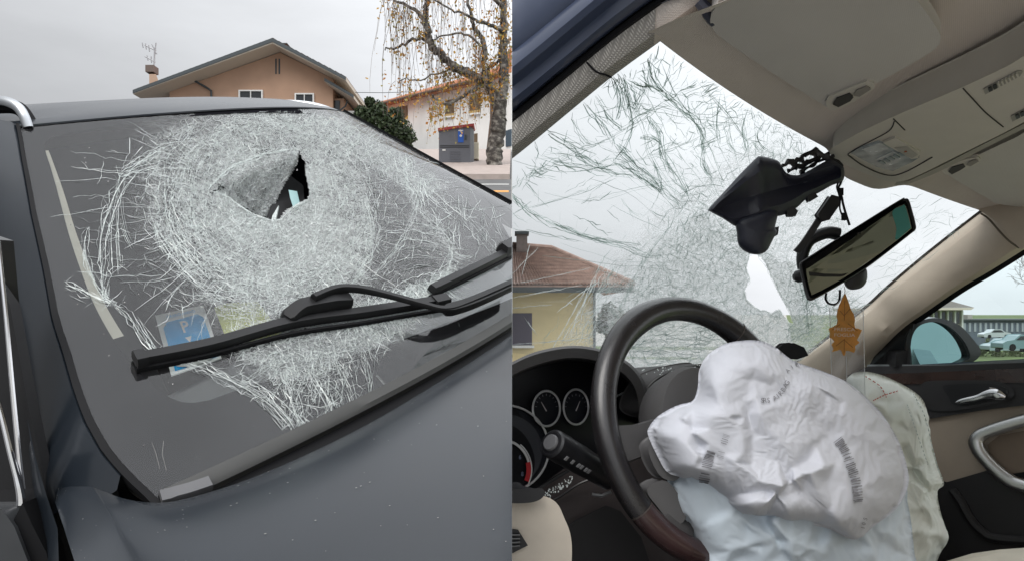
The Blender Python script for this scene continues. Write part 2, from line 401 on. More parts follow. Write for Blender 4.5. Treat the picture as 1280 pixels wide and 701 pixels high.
def ladder(P, hw, w, step=6, n=3, amp=.8):
    """a band of joined shards along a traced crack"""
    P = smoothpath(P, max(6, int(np.linalg.norm(np.diff(np.asarray(P, float), axis=0), axis=1).sum()/step))); m = len(P)
    t = np.gradient(P, axis=0); t /= np.linalg.norm(t, axis=1)[:, None]+1e-9; nr_ = np.c_[-t[:, 1], t[:, 0]]
    ends = np.interp(np.linspace(0, 1, m), [0, .15, .85, 1], [.45, 1, 1, .3])
    S_ = [P+nr_*((o+NR.normal(0, .28, m))*hw*ends)[:, None]+t*NR.normal(0, step*.3, (m, 1)) for o in np.linspace(-1, 1, n)]; out = []
    for q in S_:
        i = 0
        while i < m-1:
            k = min(m-1, i+NR.randint(2, 7))
            if NR.rand() < .86: out.append((jag(q[i:k+1], 5, amp*.5), w*NR.uniform(.6, 1.6)))
            i = k
    for a, b in zip(S_[:-1], S_[1:]):
        for i in range(m):
            j = min(max(i+NR.randint(-1, 3), 0), m-1)
            if NR.rand() < .7: out.append((jag([a[i], b[j]], 5, amp*.4), w*NR.uniform(.5, 1.3)))
    for i in range(0, m, 2):
        if NR.rand() < .5:
            sd = NR.choice([-1, 1]); p0 = P[i]+nr_[i]*sd*hw; d = nr_[i]*sd+t[i]*NR.uniform(-1.2, 1.2); out.append((jag([p0, p0+unit(d)*NR.uniform(4, 16)], 5, .5), w*NR.uniform(.4, .9)))
    return out
def feather(P, n, length, w, side=0, ang=.7, spread=3):
    """short splinters that leave a traced crack at a slant"""
    P = smoothpath(P, 40); out = []
    for i in range(n):
        k = NR.randint(0, 39); t = unit(P[k+1]-P[k]); nrm = np.array([-t[1], t[0]])
        s = (NR.choice([-1, 1]) if side == 0 else side); a = NR.uniform(.5, 1.3)*ang
        d = t*math.cos(a)*NR.choice([-1, 1])+nrm*s*math.sin(a); L_ = NR.uniform(.3, 1)*length
        p0 = P[k]+NR.normal(0, spread, 2)
        out.append((jag([p0, p0+d*L_], 6, .7), w*NR.uniform(.5, 1.1)))
    return out
def polar_web(c, radii, nth, aspect, pr=.75, pt=.5, w=.001, jr=.32, jt=.35, keep=None, amp=.22):
    """joined rings and rays of broken glass round a blow"""
    R_ = len(radii); th = np.linspace(0, 2*math.pi, nth, endpoint=False); dr = np.gradient(radii)
    T = th[None]+NR.uniform(-jt, jt, (R_, nth))*2*math.pi/nth+NR.uniform(0, .5, (R_, 1))*2*math.pi/nth; Rr_ = np.array(radii)[:, None]+NR.uniform(-jr, jr, (R_, nth))*dr[:, None]*1.3
    X = c[0]+np.cos(T)*Rr_*aspect; Y = c[1]+np.sin(T)*Rr_; out = []
    for i in range(R_):
        for j in range(nth):
            a = np.array([X[i, j], Y[i, j]])
            if keep is not None and not keep(a): continue
            if NR.rand() < pr: out.append((jag([a, [X[i, (j+1) % nth], Y[i, (j+1) % nth]]], 5, amp), w*NR.uniform(.5, 1.5)))
            if i+1 < R_ and NR.rand() < pt: out.append((jag([a, [X[i+1, j], Y[i+1, j]]], 5, amp), w*NR.uniform(.5, 1.4)))
    return out
def shard_web(poly, spacing, w, drop=.25, stretch=(1, 1), ang=0., amp=.22):
    """joined shards: the edges between the cells of scattered points"""
    from mathutils.geometry import delaunay_2d_cdt
    P = np.asarray(poly, float); ca, sa = math.cos(ang), math.sin(ang); M_ = np.array([[ca, sa], [-sa, ca]]); Q = (P @ M_.T)/np.array(stretch)
    lo, hi = Q.min(0)-spacing*2, Q.max(0)+spacing*2; n = int((hi-lo).prod()/spacing**2)
    pts = NR.uniform(lo, hi, (max(n, 8), 2)); r = delaunay_2d_cdt([Vector(p) for p in pts], [], [], 0, 1e-6)
    V = np.array([v[:] for v in r[0]]); E_ = {}
    C = []
    for k, f in enumerate(r[2]):
        a, b, c = V[f[0]], V[f[1]], V[f[2]]; C.append((a+b+c)/3)
        for e in ((f[0], f[1]), (f[1], f[2]), (f[2], f[0])): E_.setdefault(tuple(sorted(e)), []).append(k)
    out = []
    for e, t in E_.items():
        if len(t) == 2 and NR.rand() > drop:
            q = (np.array([C[t[0]], C[t[1]]])*np.array(stretch)) @ M_
            if inpoly(q.mean(0)[None], P)[0]: out.append((jag(q, 6, amp), w*NR.uniform(.4, 1.6)))
    return out
def splinters(poly, n, ln, w, centre=None, mode=(.5, .3, .2), aspect=1.0, step=5, amp=.8, fixed=None):
    P = np.asarray(poly, float); lo, hi = P.min(0), P.max(0); out = []; cnt = 0
    while cnt < n:
        q = NR.uniform(lo, hi, (n*3, 2)); q = q[inpoly(q, P)][:n-cnt]
        for p in q:
            r = NR.rand(); L_ = NR.uniform(*ln)
            if fixed is not None and r < mode[0]: d = np.array([math.cos(fixed), math.sin(fixed)]); d = d+NR.normal(0, .12, 2)
            elif centre is not None and r < mode[0]+mode[1]:
                rv = (p-np.asarray(centre))*np.array([1, aspect]); rv = unit(rv+1e-6)
                d = np.array([-rv[1], rv[0]]) if r < mode[0] else rv
                d = d+NR.normal(0, .2, 2)
            else: a = NR.uniform(0, math.pi); d = np.array([math.cos(a), math.sin(a)])
            d = unit(d)
            c = NR.normal(0, .12)*L_; e = p+d*L_; mid = (p+e)/2+np.array([-d[1], d[0]])*c
            out.append((jag([p, mid, e], step, amp), w*NR.uniform(.5, 1.4)))
        cnt += len(q)
    return out
def pane(Wf, D, nu, nv, side, off, dentf, hole, tear=.03, slits=()):
    u, v = np.meshgrid(np.linspace(-1, 1, nu), np.linspace(0, 1, nv), indexing='ij'); u = u.ravel(); v = v.ravel()
    P = Wf(u, v); n = wnormal(Wf, u, v, side); px = proj(P)
    P = P+P/np.linalg.norm(P, axis=1)[:, None]*dentf(px)[:, None]      # pushed in, as the blow went
    Fc = np.array(gridf(nu, nv)); q = proj(P)
    c = px[Fc].mean(1)
    keep = ~inpoly(c, hole)
    for s in slits: keep &= ~inpoly(c, s)
    e = np.linalg.norm(P[Fc[:, 0]]-P[Fc[:, 2]], axis=1)
    keep &= e < tear
    return P, Fc[keep], px

# ------------------------------------------------------------------ LEFT: grey car seen from outside
cl_at = LW((0, .4, -1.0))[0]
carL = thing('parked_car', 'dark grey car seen from outside with a caved-in shattered windscreen and wipers', 'car', cl_at)
def partL(name, V, Fc, m, parent=None, **k): return link(name, V, Fc, m, parent or carL, clip='L', **k)

M_glassL = pane_mat('windscreen_glass', (.92, .95, .94), cell=210., gain=1.0, dust=.010, ior=1.58, white=(.66, .69, .68))
M_crackL = crack_mat('crack_white', (.70, .75, .73), .3, .78)
FLAP = [(262, 238), (285, 212), (330, 194), (376, 188), (368, 212), (353, 240), (341, 275), (318, 268), (300, 257), (280, 243)]
HOLE = [(374, 189), (378, 199), (382, 203), (381, 213), (385, 232), (387, 244), (383, 250), (374, 253), (366, 259), (358, 262), (349, 274), (340, 274), (338, 268), (344, 256), (349, 243), (357, 228), (367, 213), (372, 204)]
DENSE = [(235, 190), (262, 165), (300, 143), (340, 150), (385, 160), (425, 188), (448, 225), (466, 285), (462, 330), (440, 372), (400, 395), (350, 398), (310, 385), (285, 355), (262, 320), (235, 290), (222, 255), (224, 215)]
OUTER = [(205, 170), (300, 135), (430, 148), (500, 200), (520, 255), (568, 312), (562, 340), (548, 365), (480, 392), (420, 412), (330, 408), (270, 380), (230, 330), (190, 270), (190, 210)]
BELOW = [(300, 405), (420, 405), (520, 398), (500, 418), (430, 440), (400, 470), (340, 470), (300, 440)]
UPPER = [(300, 140), (430, 148), (500, 190), (560, 235), (520, 245), (470, 210), (420, 185), (360, 158)]
def hinge(px):
    a, b = np.array([258., 240.]), np.array([376., 188.]); d = unit(b-a); nn = np.array([-d[1], d[0]])
    return (px-a) @ nn
def dentL(px):
    r = np.linalg.norm((px-np.array([335, 262]))*np.array([1/95., 1/80.]), axis=1)
    d = .075*np.exp(-r*r)
    inn = inpoly(px, FLAP); h = np.clip(hinge(px), 0, 80)
    d = d+np.where(inn, .0014*h, 0)
    d = d+.0016*np.sin(px[:, 0]*.21+px[:, 1]*.13)*np.exp(-r*r*.4)+.0012*np.sin(px[:, 0]*.37-px[:, 1]*.29)*np.exp(-r*r*.4)
    return d
SLITS = [[(262, 242), (266, 239), (273, 236), (273, 230), (276, 231), (280, 235), (278, 236), (275, 234), (275, 238), (268, 240), (264, 244)],
         [(360, 161), (366, 164), (365, 166), (359, 162)]]
P, Fc, px = pane(WL, DL, 380, 210, 1, 0, dentL, HOLE, tear=.05, slits=SLITS)
di = polydist(px, DENSE); ins = inpoly(px, DENSE)
patch = np.array([mnoise.noise(Vector((x*.022, y*.030, 3.))) for x, y in px])
cr = np.where(ins, .56+.34*np.clip(di/60, 0, 1), .56*np.exp(-di/34))*(1+.42*patch)
do = polydist(px, OUTER); ino = inpoly(px, OUTER)
cr = np.maximum(cr, np.where(ino, .28+.26*np.exp(-do/16), .50*np.exp(-do/20)))
cr = np.maximum(cr, np.where(inpoly(px, BELOW), .5, .5*np.exp(-polydist(px, BELOW)/14)))
cr = np.maximum(cr, np.where(inpoly(px, UPPER), .52, .4*np.exp(-polydist(px, UPPER)/14)))
lens = [(455, 225), (480, 215), (515, 255), (505, 300), (560, 330), (545, 350), (480, 362), (462, 345), (470, 290)]
cr = np.where(inpoly(px, lens), np.minimum(cr, .26), cr)
cr = np.where(inpoly(px, FLAP), .80, cr)
ws = partL('windscreen', P, Fc, M_glassL, crush=cr)
# thickness edge of the pane: the laminated rim standing along the torn hole
C0 = (335, 250)
lines = []
lines += splinters(DENSE, 6000, (2.5, 9), .00062, C0, (.36, .2, .44), 1.15, 4, .3)
lines += splinters(DENSE, 500, (8, 22), .0009, C0, (.6, .25, .15), 1.15, 7, .3)
for sc_, n_ in ((1.14, 1100), (1.30, 700), (1.5, 420)): lines += splinters([tuple(np.array(C0)+(np.array(p)-C0)*sc_) for p in DENSE], n_, (3, 16), .00066, C0, (.5, .3, .2), 1.15, 5, .3)
for a_ in np.linspace(0, 2*math.pi, 64, endpoint=False):
    r0_ = NR.uniform(70, 120); r1_ = r0_+NR.uniform(40, 120); dv_ = np.array([math.cos(a_)*1.2, math.sin(a_)]); lines.append((jag([np.array(C0)+dv_*r0_, np.array(C0)+dv_*(r0_+r1_)/2+NR.normal(0, 5, 2), np.array(C0)+dv_*r1_], 12, .6), .0007))
lines += splinters(OUTER, 500, (6, 26), .0007, C0, (.62, .2, .18), 1.15)
lines += splinters(BELOW, 900, (4, 16), .0007, C0, (.5, .2, .3), 1.15)
lines += splinters(UPPER, 900, (4, 18), .0007, C0, (.55, .25, .2), 1.1)
lines += splinters([(120, 190), (225, 165), (260, 320), (300, 400), (200, 400), (140, 360), (120, 280)], 60, (10, 40), .0007, C0, (.55, .35, .1), 1.1)
lines += splinters([(215, 245), (270, 300), (330, 390), (300, 400), (240, 365), (195, 300)], 200, (8, 34), .0008, C0, (.75, .12, .13), 1.1)
lines += splinters([(445, 380), (560, 330), (560, 300), (540, 280), (568, 312), (556, 365), (500, 395), (420, 405)], 620, (8, 34), .0009, C0, (.3, .55, .15), 1.1)
lines += splinters([(300, 430), (520, 405), (480, 440), (430, 470), (462, 512), (430, 530), (380, 545), (350, 510), (300, 480)], 320, (5, 20), .0008, (420, 380), (.3, .5, .2))
lines += splinters([(350, 440), (450, 425), (440, 470), (390, 500), (365, 490)], 420, (4, 13), .0007, (420, 380), (.3, .4, .3))
lines += splinters([(430, 150), (625, 255), (620, 300), (560, 290), (500, 220)], 90, (8, 40), .0013, C0, (.4, .3, .3))
lines += polar_web(C0, np.r_[26, 34, 46, 54, 62, 70, 78, 86, 94, 102, 110, 118, 127], 104, 1.18, .85, .6, .0008)
lines += polar_web(C0, np.r_[98, 104, 111, 119, 128, 138, 149], 84, 1.25, .62, .5, .0009, keep=lambda a: inpoly(a[None], OUTER)[0])
lines += polar_web(C0, np.r_[118, 130, 143, 158, 172], 60, 1.22, .34, .42, .0008, keep=lambda a: a[0] < 300 and a[1] > 165)
lines += shard_web([(440, 160), (632, 258), (640, 330), (570, 330), (520, 245), (470, 205)], 17, .0008, .45, (2.2, 1), .75)
lines += shard_web([(300, 405), (520, 398), (480, 440), (465, 515), (430, 545), (376, 556), (340, 500)], 9, .0009, .35, (1, 1.6), .3)
B = [([(70, 357), (92, 361), (113, 371), (144, 380)], 16, 3.0), ([(144, 380), (165, 400), (195, 440), (230, 455)], 16, 3.0),
     ([(200, 188), (175, 205), (158, 222), (142, 252), (128, 300), (130, 340), (133, 378)], 10, 4), ([(110, 285), (106, 310), (116, 345), (135, 378)], 12, 2.5),
     ([(150, 222), (140, 260), (137, 300), (140, 345)], 6, 2.5), ([(158, 222), (152, 255), (158, 290), (168, 310)], 7, 2.5), ([(149, 225), (146, 280), (150, 340)], 5, 2),
     ([(225, 178), (200, 187), (170, 207), (150, 224)], 9, 3), ([(192, 192), (197, 183), (225, 178), (250, 178)], 6, 1.6), ([(222, 182), (232, 197), (245, 205)], 5, 1.4), ([(246, 200), (250, 185), (280, 178)], 5, 1.4),
     ([(186, 260), (200, 300), (225, 335), (250, 360)], 7, 3), ([(178, 322), (192, 340), (215, 352), (235, 368)], 6, 2.5), ([(250, 345), (290, 320), (340, 300)], 4, 2),
     ([(250, 335), (200, 350), (150, 352)], 4, 4), ([(225, 215), (205, 250), (222, 300), (262, 345)], 12, 5),
     ([(523, 261), (551, 287), (566, 310), (564, 334), (553, 362), (520, 384)], 26, 3.5), ([(519, 263), (504, 300), (484, 326), (465, 347)], 11, 1.6),
     ([(457, 248), (467, 283), (461, 321), (444, 351)], 16, 3), ([(425, 190), (455, 225), (468, 262)], 10, 5), ([(500, 226), (519, 245), (519, 264)], 8, 2),
     ([(534, 235), (560, 256), (590, 283), (622, 318)], 12, 4.5), ([(505, 215), (540, 240), (585, 275), (615, 312)], 8, 5), ([(475, 200), (500, 226), (530, 265)], 7, 4),
     ([(540, 262), (580, 258), (605, 265), (622, 288), (628, 302)], 3, 1.2), ([(615, 255), (622, 280), (630, 300)], 3, 1), ([(585, 230), (600, 262), (612, 290)], 3, 1.5),
     ([(550, 258), (600, 262), (645, 255)], 3, 1.5), ([(545, 222), (575, 226), (610, 244)], 3, 1.4), ([(610, 318), (625, 340), (650, 365)], 6, 3), ([(555, 360), (575, 378), (570, 400)], 6, 2),
     ([(232, 452), (262, 462), (300, 480), (335, 500), (362, 528), (374, 552)], 46, 5.0), ([(300, 480), (330, 462), (352, 440)], 12, 3.5), ([(352, 470), (366, 505), (374, 550)], 26, 4.0),
     ([(365, 512), (382, 528), (402, 544)], 8, 2), ([(392, 470), (412, 502), (428, 542)], 11, 3), ([(418, 448), (436, 480), (452, 515)], 11, 2.5), ([(452, 440), (462, 475), (462, 512)], 8, 2),
     ([(380, 460), (420, 486), (430, 505)], 7, 4), ([(370, 500), (400, 505), (425, 490)], 7, 3), ([(470, 470), (490, 492)], 3, 1.5), ([(410, 505), (420, 540)], 5, 2),
     ([(293, 150), (296, 190), (310, 200)], 5, 2), ([(290, 150), (310, 145), (335, 152), (350, 165)], 7, 2), ([(330, 160), (365, 158), (400, 175)], 9, 4)]
for b in B:
    if b[1] >= 8: lines += ladder(b[0], b[2]*1.7, .00072, 6, 3 if b[1] < 14 else 5)+bundle(b[0], max(2, int(b[1]*.3)), b[2]*1.3, .0008, step=10, amp=.5)
    else: lines += bundle(b[0], max(2, int(b[1]*.7)), b[2]*1.2, .0008, step=10, amp=.45)+feather(b[0], max(3, int(b[1]*.7)), 10, .0008, ang=.8)
for a in np.linspace(0, 1, 9): lines += bundle([(88+8*a, 190+150*a), (130+20*a, 195+150*a+NR.uniform(-6, 6)), (175+30*a, 205+140*a)], 1, 2, .0008)
for a in np.linspace(0, 1, 8): lines += bundle([(475+30*a, 280+85*a), (510+20*a, 276+80*a), (560-10*a, 290+62*a)], 3, 2, .0012)
for a in np.linspace(0, 1, 10): lines += bundle([(240, 200+14*a), (190, 195+18*a+NR.uniform(-5, 5)), (152, 215+8*a)], 1, 3, .0009)
lines = [l for l in lines if not (inpoly(np.mean(l[0], 0)[None], FLAP)[0] and NR.rand() < .35)]
for P_ in ([(262, 239), (280, 244), (300, 258), (318, 269), (340, 276)], [(340, 277), (352, 274), (366, 261), (386, 250)], [(258, 240), (285, 213), (330, 194), (376, 187)]): lines += bundle(P_, 7, 1.2, .0012, 5, .8)
mb = strips(WL, lines, 1, .0012, dentL, HOLE)
partL('crack', mb.V, mb.F, M_crackL, ws, kind='stuff', smooth=False)
sm_ = MB()
for _ in range(110):
    p = NR.uniform([60, 150], [620, 600]); q = [p+np.array([math.cos(a_), math.sin(a_)])*NR.uniform(.3, .9)*(1 if NR.rand() < .9 else 2.2) for a_ in np.linspace(0, 2*math.pi, 7)[:-1]]
    u, v, er = invert(WL, q)
    if (np.abs(u) < .97).all() and (v > .02).all() and (v < .97).all() and er.max() < 1: sm_.add(WL(u, v)+wnormal(WL, u, v, 1)*.0006, [tuple(range(6))])
for _ in range(7):
    p = NR.uniform([110, 430], [240, 590]); q = np.array([p, p+NR.normal(0, 2, 2)+[2, 14], p+NR.normal(0, 2, 2)+[8, 34]]); u, v, er = invert(WL, q)
    if (np.abs(u) < .97).all() and (v > .02).all() and er.max() < 1:
        w_ = WL(u, v)+wnormal(WL, u, v, 1)*.0006; sm_.add(np.vstack([w_, w_+np.array([.0004, 0, 0])]), [(0, 1, 4, 3), (1, 2, 5, 4)])
partL('dirt_speck', sm_.V, sm_.F, mat('dirt_pale', (.26, .26, .25), .9), ws, kind='stuff', smooth=False)
# dark lens in the folded-in flap: loose, hanging splinter beside the hole
def onL(px, py, h=0.):
    u, v, _ = invert(WL, [(px, py)]); return WL(u, v)[0]+wnormal(WL, u, v, 1)[0]*h
def onLs(pts, h=0.):
    u, v, _ = invert(WL, pts); return WL(u, v)+wnormal(WL, u, v, 1)*np.broadcast_to(np.asarray(h, float), (len(u),))[:, None]
poly = [(350, 240), (358, 228), (353, 250), (351, 264), (346, 273), (341, 274), (343, 262)]
q = onLs(poly, -.055); V, f = prism(q, (0, .003, -.003)); partL('hanging_splinter', V, f, M_crackL, ws)
poly = [(370, 212), (381, 214), (385, 231), (376, 234), (372, 222)]
M_teal = mat('teal_plastic', (.22, .36, .36), .3)
q = onLs(poly, -.05); V, f = prism(q, (0, .006, -.006)); partL('glass_edge', V, f, M_teal, ws)
poly = [(353, 275), (340, 280), (335, 262), (352, 225), (372, 180), (392, 195), (396, 250), (380, 262)]
q = onLs(poly, -.075); V, f = prism(q, (0, .05, -.05)); partL('sensor_housing', V, f, mat('matte_black', (.006, .006, .007), .8), carL, bevel=.004)
# black border printed round the inside of the pane
CLEAR = [(55, 184), (60, 175), (75, 168), (130, 158), (220, 147), (300, 141), (380, 142), (425, 150), (500, 194), (560, 224), (632, 260), (700, 296), (735, 320), (700, 345), (640, 372), (600, 388), (560, 402), (500, 424), (430, 446), (360, 466), (310, 482), (276, 493), (261, 499), (246, 502), (223, 500), (201, 488), (183, 472), (160, 448), (140, 420), (118, 380), (100, 335), (85, 290), (72, 240), (62, 205)]
cu, cv, _ = invert(WL, smoothpath(CLEAR, 400, True))
ca_ = np.arctan2((cv-.5)*.6, cu); cr_ = np.hypot((cv-.5)*.6, cu); o_ = np.argsort(ca_); ca_, cr_ = ca_[o_], cr_[o_]
q = np.linspace(-1, 1, 71)[:-1]; bu = np.r_[q, np.ones(50), -q, -np.ones(50)]; q2 = np.linspace(0, 1, 51)[:-1]; bv = np.r_[np.zeros(70), q2, np.ones(70), 1-q2]
ba = np.arctan2((bv-.5)*.6, bu); br = np.hypot((bv-.5)*.6, bu); ir = np.minimum(np.interp(ba, ca_, cr_, period=2*math.pi), br*.999)
iu, iv = bu*ir/br, .5+(bv-.5)*ir/br
rows = []
for k in np.linspace(0, 1, 10):
    uu, vv = iu*(1-k)+bu*k, np.clip(iv*(1-k)+bv*k, 0, 1); rows.append(WL(uu, vv)-wnormal(WL, uu, vv, 1)*.0016)
V = np.vstack(rows); nr = len(bu)
f = [(i*nr+j, i*nr+(j+1) % nr, (i+1)*nr+(j+1) % nr, (i+1)*nr+j) for i in range(9) for j in range(nr)]
partL('border_print', V, f, M_frit, ws)
M_beige = mat('beige_trim', (.42, .39, .33), .7, vary=.06)
tp = smoothpath([(56, 186), (64, 212), (73, 243), (86, 291), (101, 336), (119, 381), (141, 421)], 30)
V, f = loft([onLs(tp+np.array([0, 0]), -.004), onLs(tp+np.c_[np.linspace(4, 14, 30), np.linspace(-1, -5, 30)], -.005)])
partL('pillar_trim', V, f, M_beige)
# pillar, seal and body around the pane
vv = np.linspace(-.03, 1.01, 40)
edge = WL(np.full(40, -1.0), vv); en = wnormal(WL, np.full(40, -1.0), vv, 1)
vp_ = np.linspace(.118, 1.01, 40); ep_ = WL(np.full(40, -1.0), vp_); enp = wnormal(WL, np.full(40, -1.0), vp_, 1); inp_ = WL(np.full(40, -1.010), vp_)+enp*.004
out_px = smoothpath([(-70, 140), (-45, 190), (-22, 250), (-4, 310), (10, 370), (24, 430), (33, 500), (40, 555), (52, 600), (66, 640)][::-1], 40)
inn = WL(np.full(40, -1.010), vv)+en*.004
dep = inp_[:, 1]-.012
outp = np.array([AT(a, b, c) for (a, b), c in zip(out_px, dep)])
V, f = loft([edge-en*.002, edge+en*.004, inn-en*.001, inn-en*.012]); partL('windscreen_seal', V, f, M_rub)
prof = []
for k, bulge in ((0, -.004), (.04, .001), (.2, .002), (.4, .003), (.65, .0025), (.88, .001), (1, -.004), (1.03, -.02)):
    e_ = .075-.045*min(1, k/.3); vk = np.linspace(e_, 1.01, 40); ik = WL(np.full(40, -1.010), vk)+enp*.004
    prof.append(ik*(1-k)+outp*k+enp*bulge+np.array([-.3, -.9, 0.1])*bulge*.5)
V, f = loft(prof); partL('front_pillar', V, f, M_paint)
# right-hand edge of the pane: dark seal against the street
edge2 = WL(np.full(40, 1.0), vv); e2n = wnormal(WL, np.full(40, 1.0), vv, 1); inn2 = WL(np.full(40, 1.035), vv)
V, f = loft([edge2-e2n*.003, edge2+e2n*.007, inn2+e2n*.005, inn2-e2n*.03]); partL('windscreen_seal', V, f, M_rub)
V, f = loft([inn2-e2n*.001, WL(np.full(40, 1.09), vv)-e2n*.02, WL(np.full(40, 1.14), vv)-e2n*.08]); partL('front_pillar', V, f, M_paint)
# roof
uu = np.linspace(-1.02, 1.02, 61)
def roofrow(dy, dz, wid):
    b = WS(uu, np.ones(61), DL, 1); b = b.copy(); b[:, 0] *= wid; b[:, 1] += dy; b[:, 2] += dz-.02*(np.abs(uu)**6)*(dy > .05)
    return LW(b)
V, f = loft([roofrow(-.002, .0, 1), roofrow(.004, -.004, 1), roofrow(.008, -.02, 1)]); partL('roof_gap_seal', V, f, M_rub)
RZ = [(.009, -.02, 1), (.010, .003, 1), (.03, .011, 1.0), (.07, .021, 1.01), (.12, .030, 1.03), (.2, .038, 1.06), (.35, .043, 1.1), (.6, .045, 1.14), (1.1, .035, 1.16), (1.7, .0, 1.14), (2.1, -.05, 1.1)]
V, f = loft([roofrow(*r) for r in RZ]); partL('roof', V, f, M_paint)
# roof rails
d0 = edge[-1][1]
rp = smoothpath([(35, 160), (31, 148), (24, 136), (13, 129), (-3, 126), (-40, 127), (-120, 134)], 30)
V, f = tube([AT(a, b, d0+.03*max(0, (30-a)/60)) for a, b in rp], .0085, 10, flat=.8); partL('roof_rail', V, f, M_rail)
d1 = edge2[-1][1]
rp = smoothpath([(340, 130.5), (362, 129.5), (388, 132), (410, 138), (430, 149)], 24)
V, f = tube([AT(a, b, d1-.01) for a, b in rp], .010, 10, flat=.6); partL('roof_rail', V, f, M_rail)
rp = smoothpath([(40, 158), (30, 142), (20, 135), (0, 134), (-60, 138)], 20)
V, f = tube([AT(a, b, d0+.035) for a, b in rp], .012, 8); partL('rail_foot', V, f, M_rub)
# bonnet
hp = [(69, 628), (73, 612), (84, 598), (100, 588), (112, 603), (133, 617), (163, 627), (200, 630), (240, 622), (300, 603), (380, 569), (460, 529), (540, 482), (600, 444), (640, 417), (720, 360), (800, 296)]
hp = smoothpath(hp, 90)
def zr(x): return .012+0*x
E0 = np.array([hit('L', a, b, (0, 0, 1), zr(a)) for a, b in hp])
sdir = []
for a, b in hp:
    k = sstep(300, 66, a); d = np.array([-.07, -.13])*k/ .148+np.array([0, -1.])*(1-k); sdir.append(np.r_[unit(d), 0])
sdir = np.array(sdir)
rows = []
for dy, dz in ((-.004, -.03), (-.004, -.006), (0, 0), (.012, .006), (.05, .010), (.12, .012), (.22, .010), (.36, .0), (.55, -.02), (.8, -.06), (1.0, -.11)):
    q = E0+sdir*dy; q[:, 2] += dz; q[:, 2] -= .0
    rows.append(LW(q))
V, f = loft(rows); bon = partL('bonnet', V, f, M_paint)
hs_ = MB()
for _ in range(170):
    i, j = NR.randint(3, 8), NR.randint(0, 78); s_, t_ = NR.rand(2); A_, B_, C_, D_ = rows[i][j], rows[i+1][j], rows[i+1][j+1], rows[i][j+1]; ee, ff = unit(D_-A_), unit(B_-A_)
    p = (A_*(1-s_)+B_*s_)*(1-t_)+(D_*(1-s_)+C_*s_)*t_+RL[:, 2]*.0008; r_ = NR.uniform(.0004, .0012)
    hs_.add([p+ee*math.cos(q)*r_+ff*math.sin(q)*r_*.8 for q in np.linspace(0, 2*math.pi, 6)[:-1]], [tuple(range(5))])
partL('dirt_speck', hs_.V, hs_.F, mat('dirt_pale', (.26, .26, .25), .9), bon, kind='stuff', smooth=False)
# gap behind the bonnet, scuttle strip along the pane
u2 = np.linspace(-.985, 1, 70); z0 = np.zeros(70)
n2 = wnormal(WL, u2, z0, 1)
V, f = loft([WL(u2, z0+.020)+n2*.001, WL(u2, z0+.018)+n2*.004, WL(u2, z0-.004)+n2*.006, WL(u2, z0-.012)+n2*.002, WL(u2, z0-.016)-n2*.03])
partL('scuttle_strip', V, f, M_cowl)
G = WS(u2, z0, DL, 1); rows = []
for dy, dz in ((-.004, -.012), (-.03, -.03), (-.09, -.05), (-.14, -.06)):
    q = G.copy(); q[:, 1] += dy; q[:, 2] += dz; rows.append(LW(q))
V, f = loft(rows); partL('scuttle', V, f, M_rub)
def bar_on_glass(path, width, h0, h1, n=20, taper=.7, ends=(1, 1), rel=None):
    p = smoothpath(path, n) if len(path) > 2 else np.array([np.array(path[0])*(1-t)+np.array(path[1])*t for t in np.linspace(0, 1, n)])
    c = onLs(p); u_, v_, _ = invert(WL, p); nn = wnormal(WL, u_, v_, 1)
    t = np.gradient(c, axis=0); t /= np.linalg.norm(t, axis=1)[:, None]; s = np.cross(nn, t)
    wv = np.interp(np.linspace(0, 1, n), [0, .08, .92, 1], [ends[0], 1, 1, ends[1]])[:, None]*width/2
    H0 = np.broadcast_to(np.asarray(h0, float), (n,))[:, None] if np.ndim(h0) == 0 else np.interp(np.linspace(0, 1, n), np.linspace(0, 1, len(h0)), h0)[:, None]
    H1 = np.broadcast_to(np.asarray(h1, float), (n,))[:, None] if np.ndim(h1) == 0 else np.interp(np.linspace(0, 1, n), np.linspace(0, 1, len(h1)), h1)[:, None]
    ring = [c+s*wv+nn*H0, c+s*wv+nn*(H0*.4+H1*.6), c+s*wv*taper+nn*H1, c-s*wv*taper+nn*H1, c-s*wv+nn*(H0*.4+H1*.6), c-s*wv+nn*H0]
    k = len(ring); V = np.stack(ring, 1).reshape(-1, 3)
    f = [(i*k+j, i*k+(j+1) % k, (i+1)*k+(j+1) % k, (i+1)*k+j) for i in range(n-1) for j in range(k)]+[tuple(range(k))[::-1], tuple((n-1)*k+j for j in range(k))]
    return V, f
V, f = bar_on_glass([(200, 625), (232, 617), (262, 607)], .017, .002, .012, taper=.8); partL('scuttle_clip', V, f, mat('clip_grey', (.11, .11, .115), .6))
q = [hit('L', a, b, (0, 0, 1), .02) for a, b in [(108, 594), (127, 566), (139, 578), (124, 606)]]
V, f = prism(LW(q), (0, .02, -.05)); partL('pillar_gasket', V, f, mat('gasket_grey', (.055, .056, .056), .7), bevel=.004)
q = [hit('L', a, b, (0, 0, 1), -.03) for a, b in [(128, 560), (205, 610), (215, 640), (90, 640), (85, 590)]]
V, f = prism(LW(q), (0, .05, -.1)); partL('scuttle_well', V, f, mat('matte_black', (.006, .006, .007), .8))
V, f = tube([LW(hit('L', a, b, (0, 0, 1), -.012))[0] for a, b in smoothpath([(134, 570), (158, 593), (172, 612), (200, 626)], 12)], .007, 8); partL('water_channel', V, f, mat('channel_grey', (.10, .095, .088), .7))
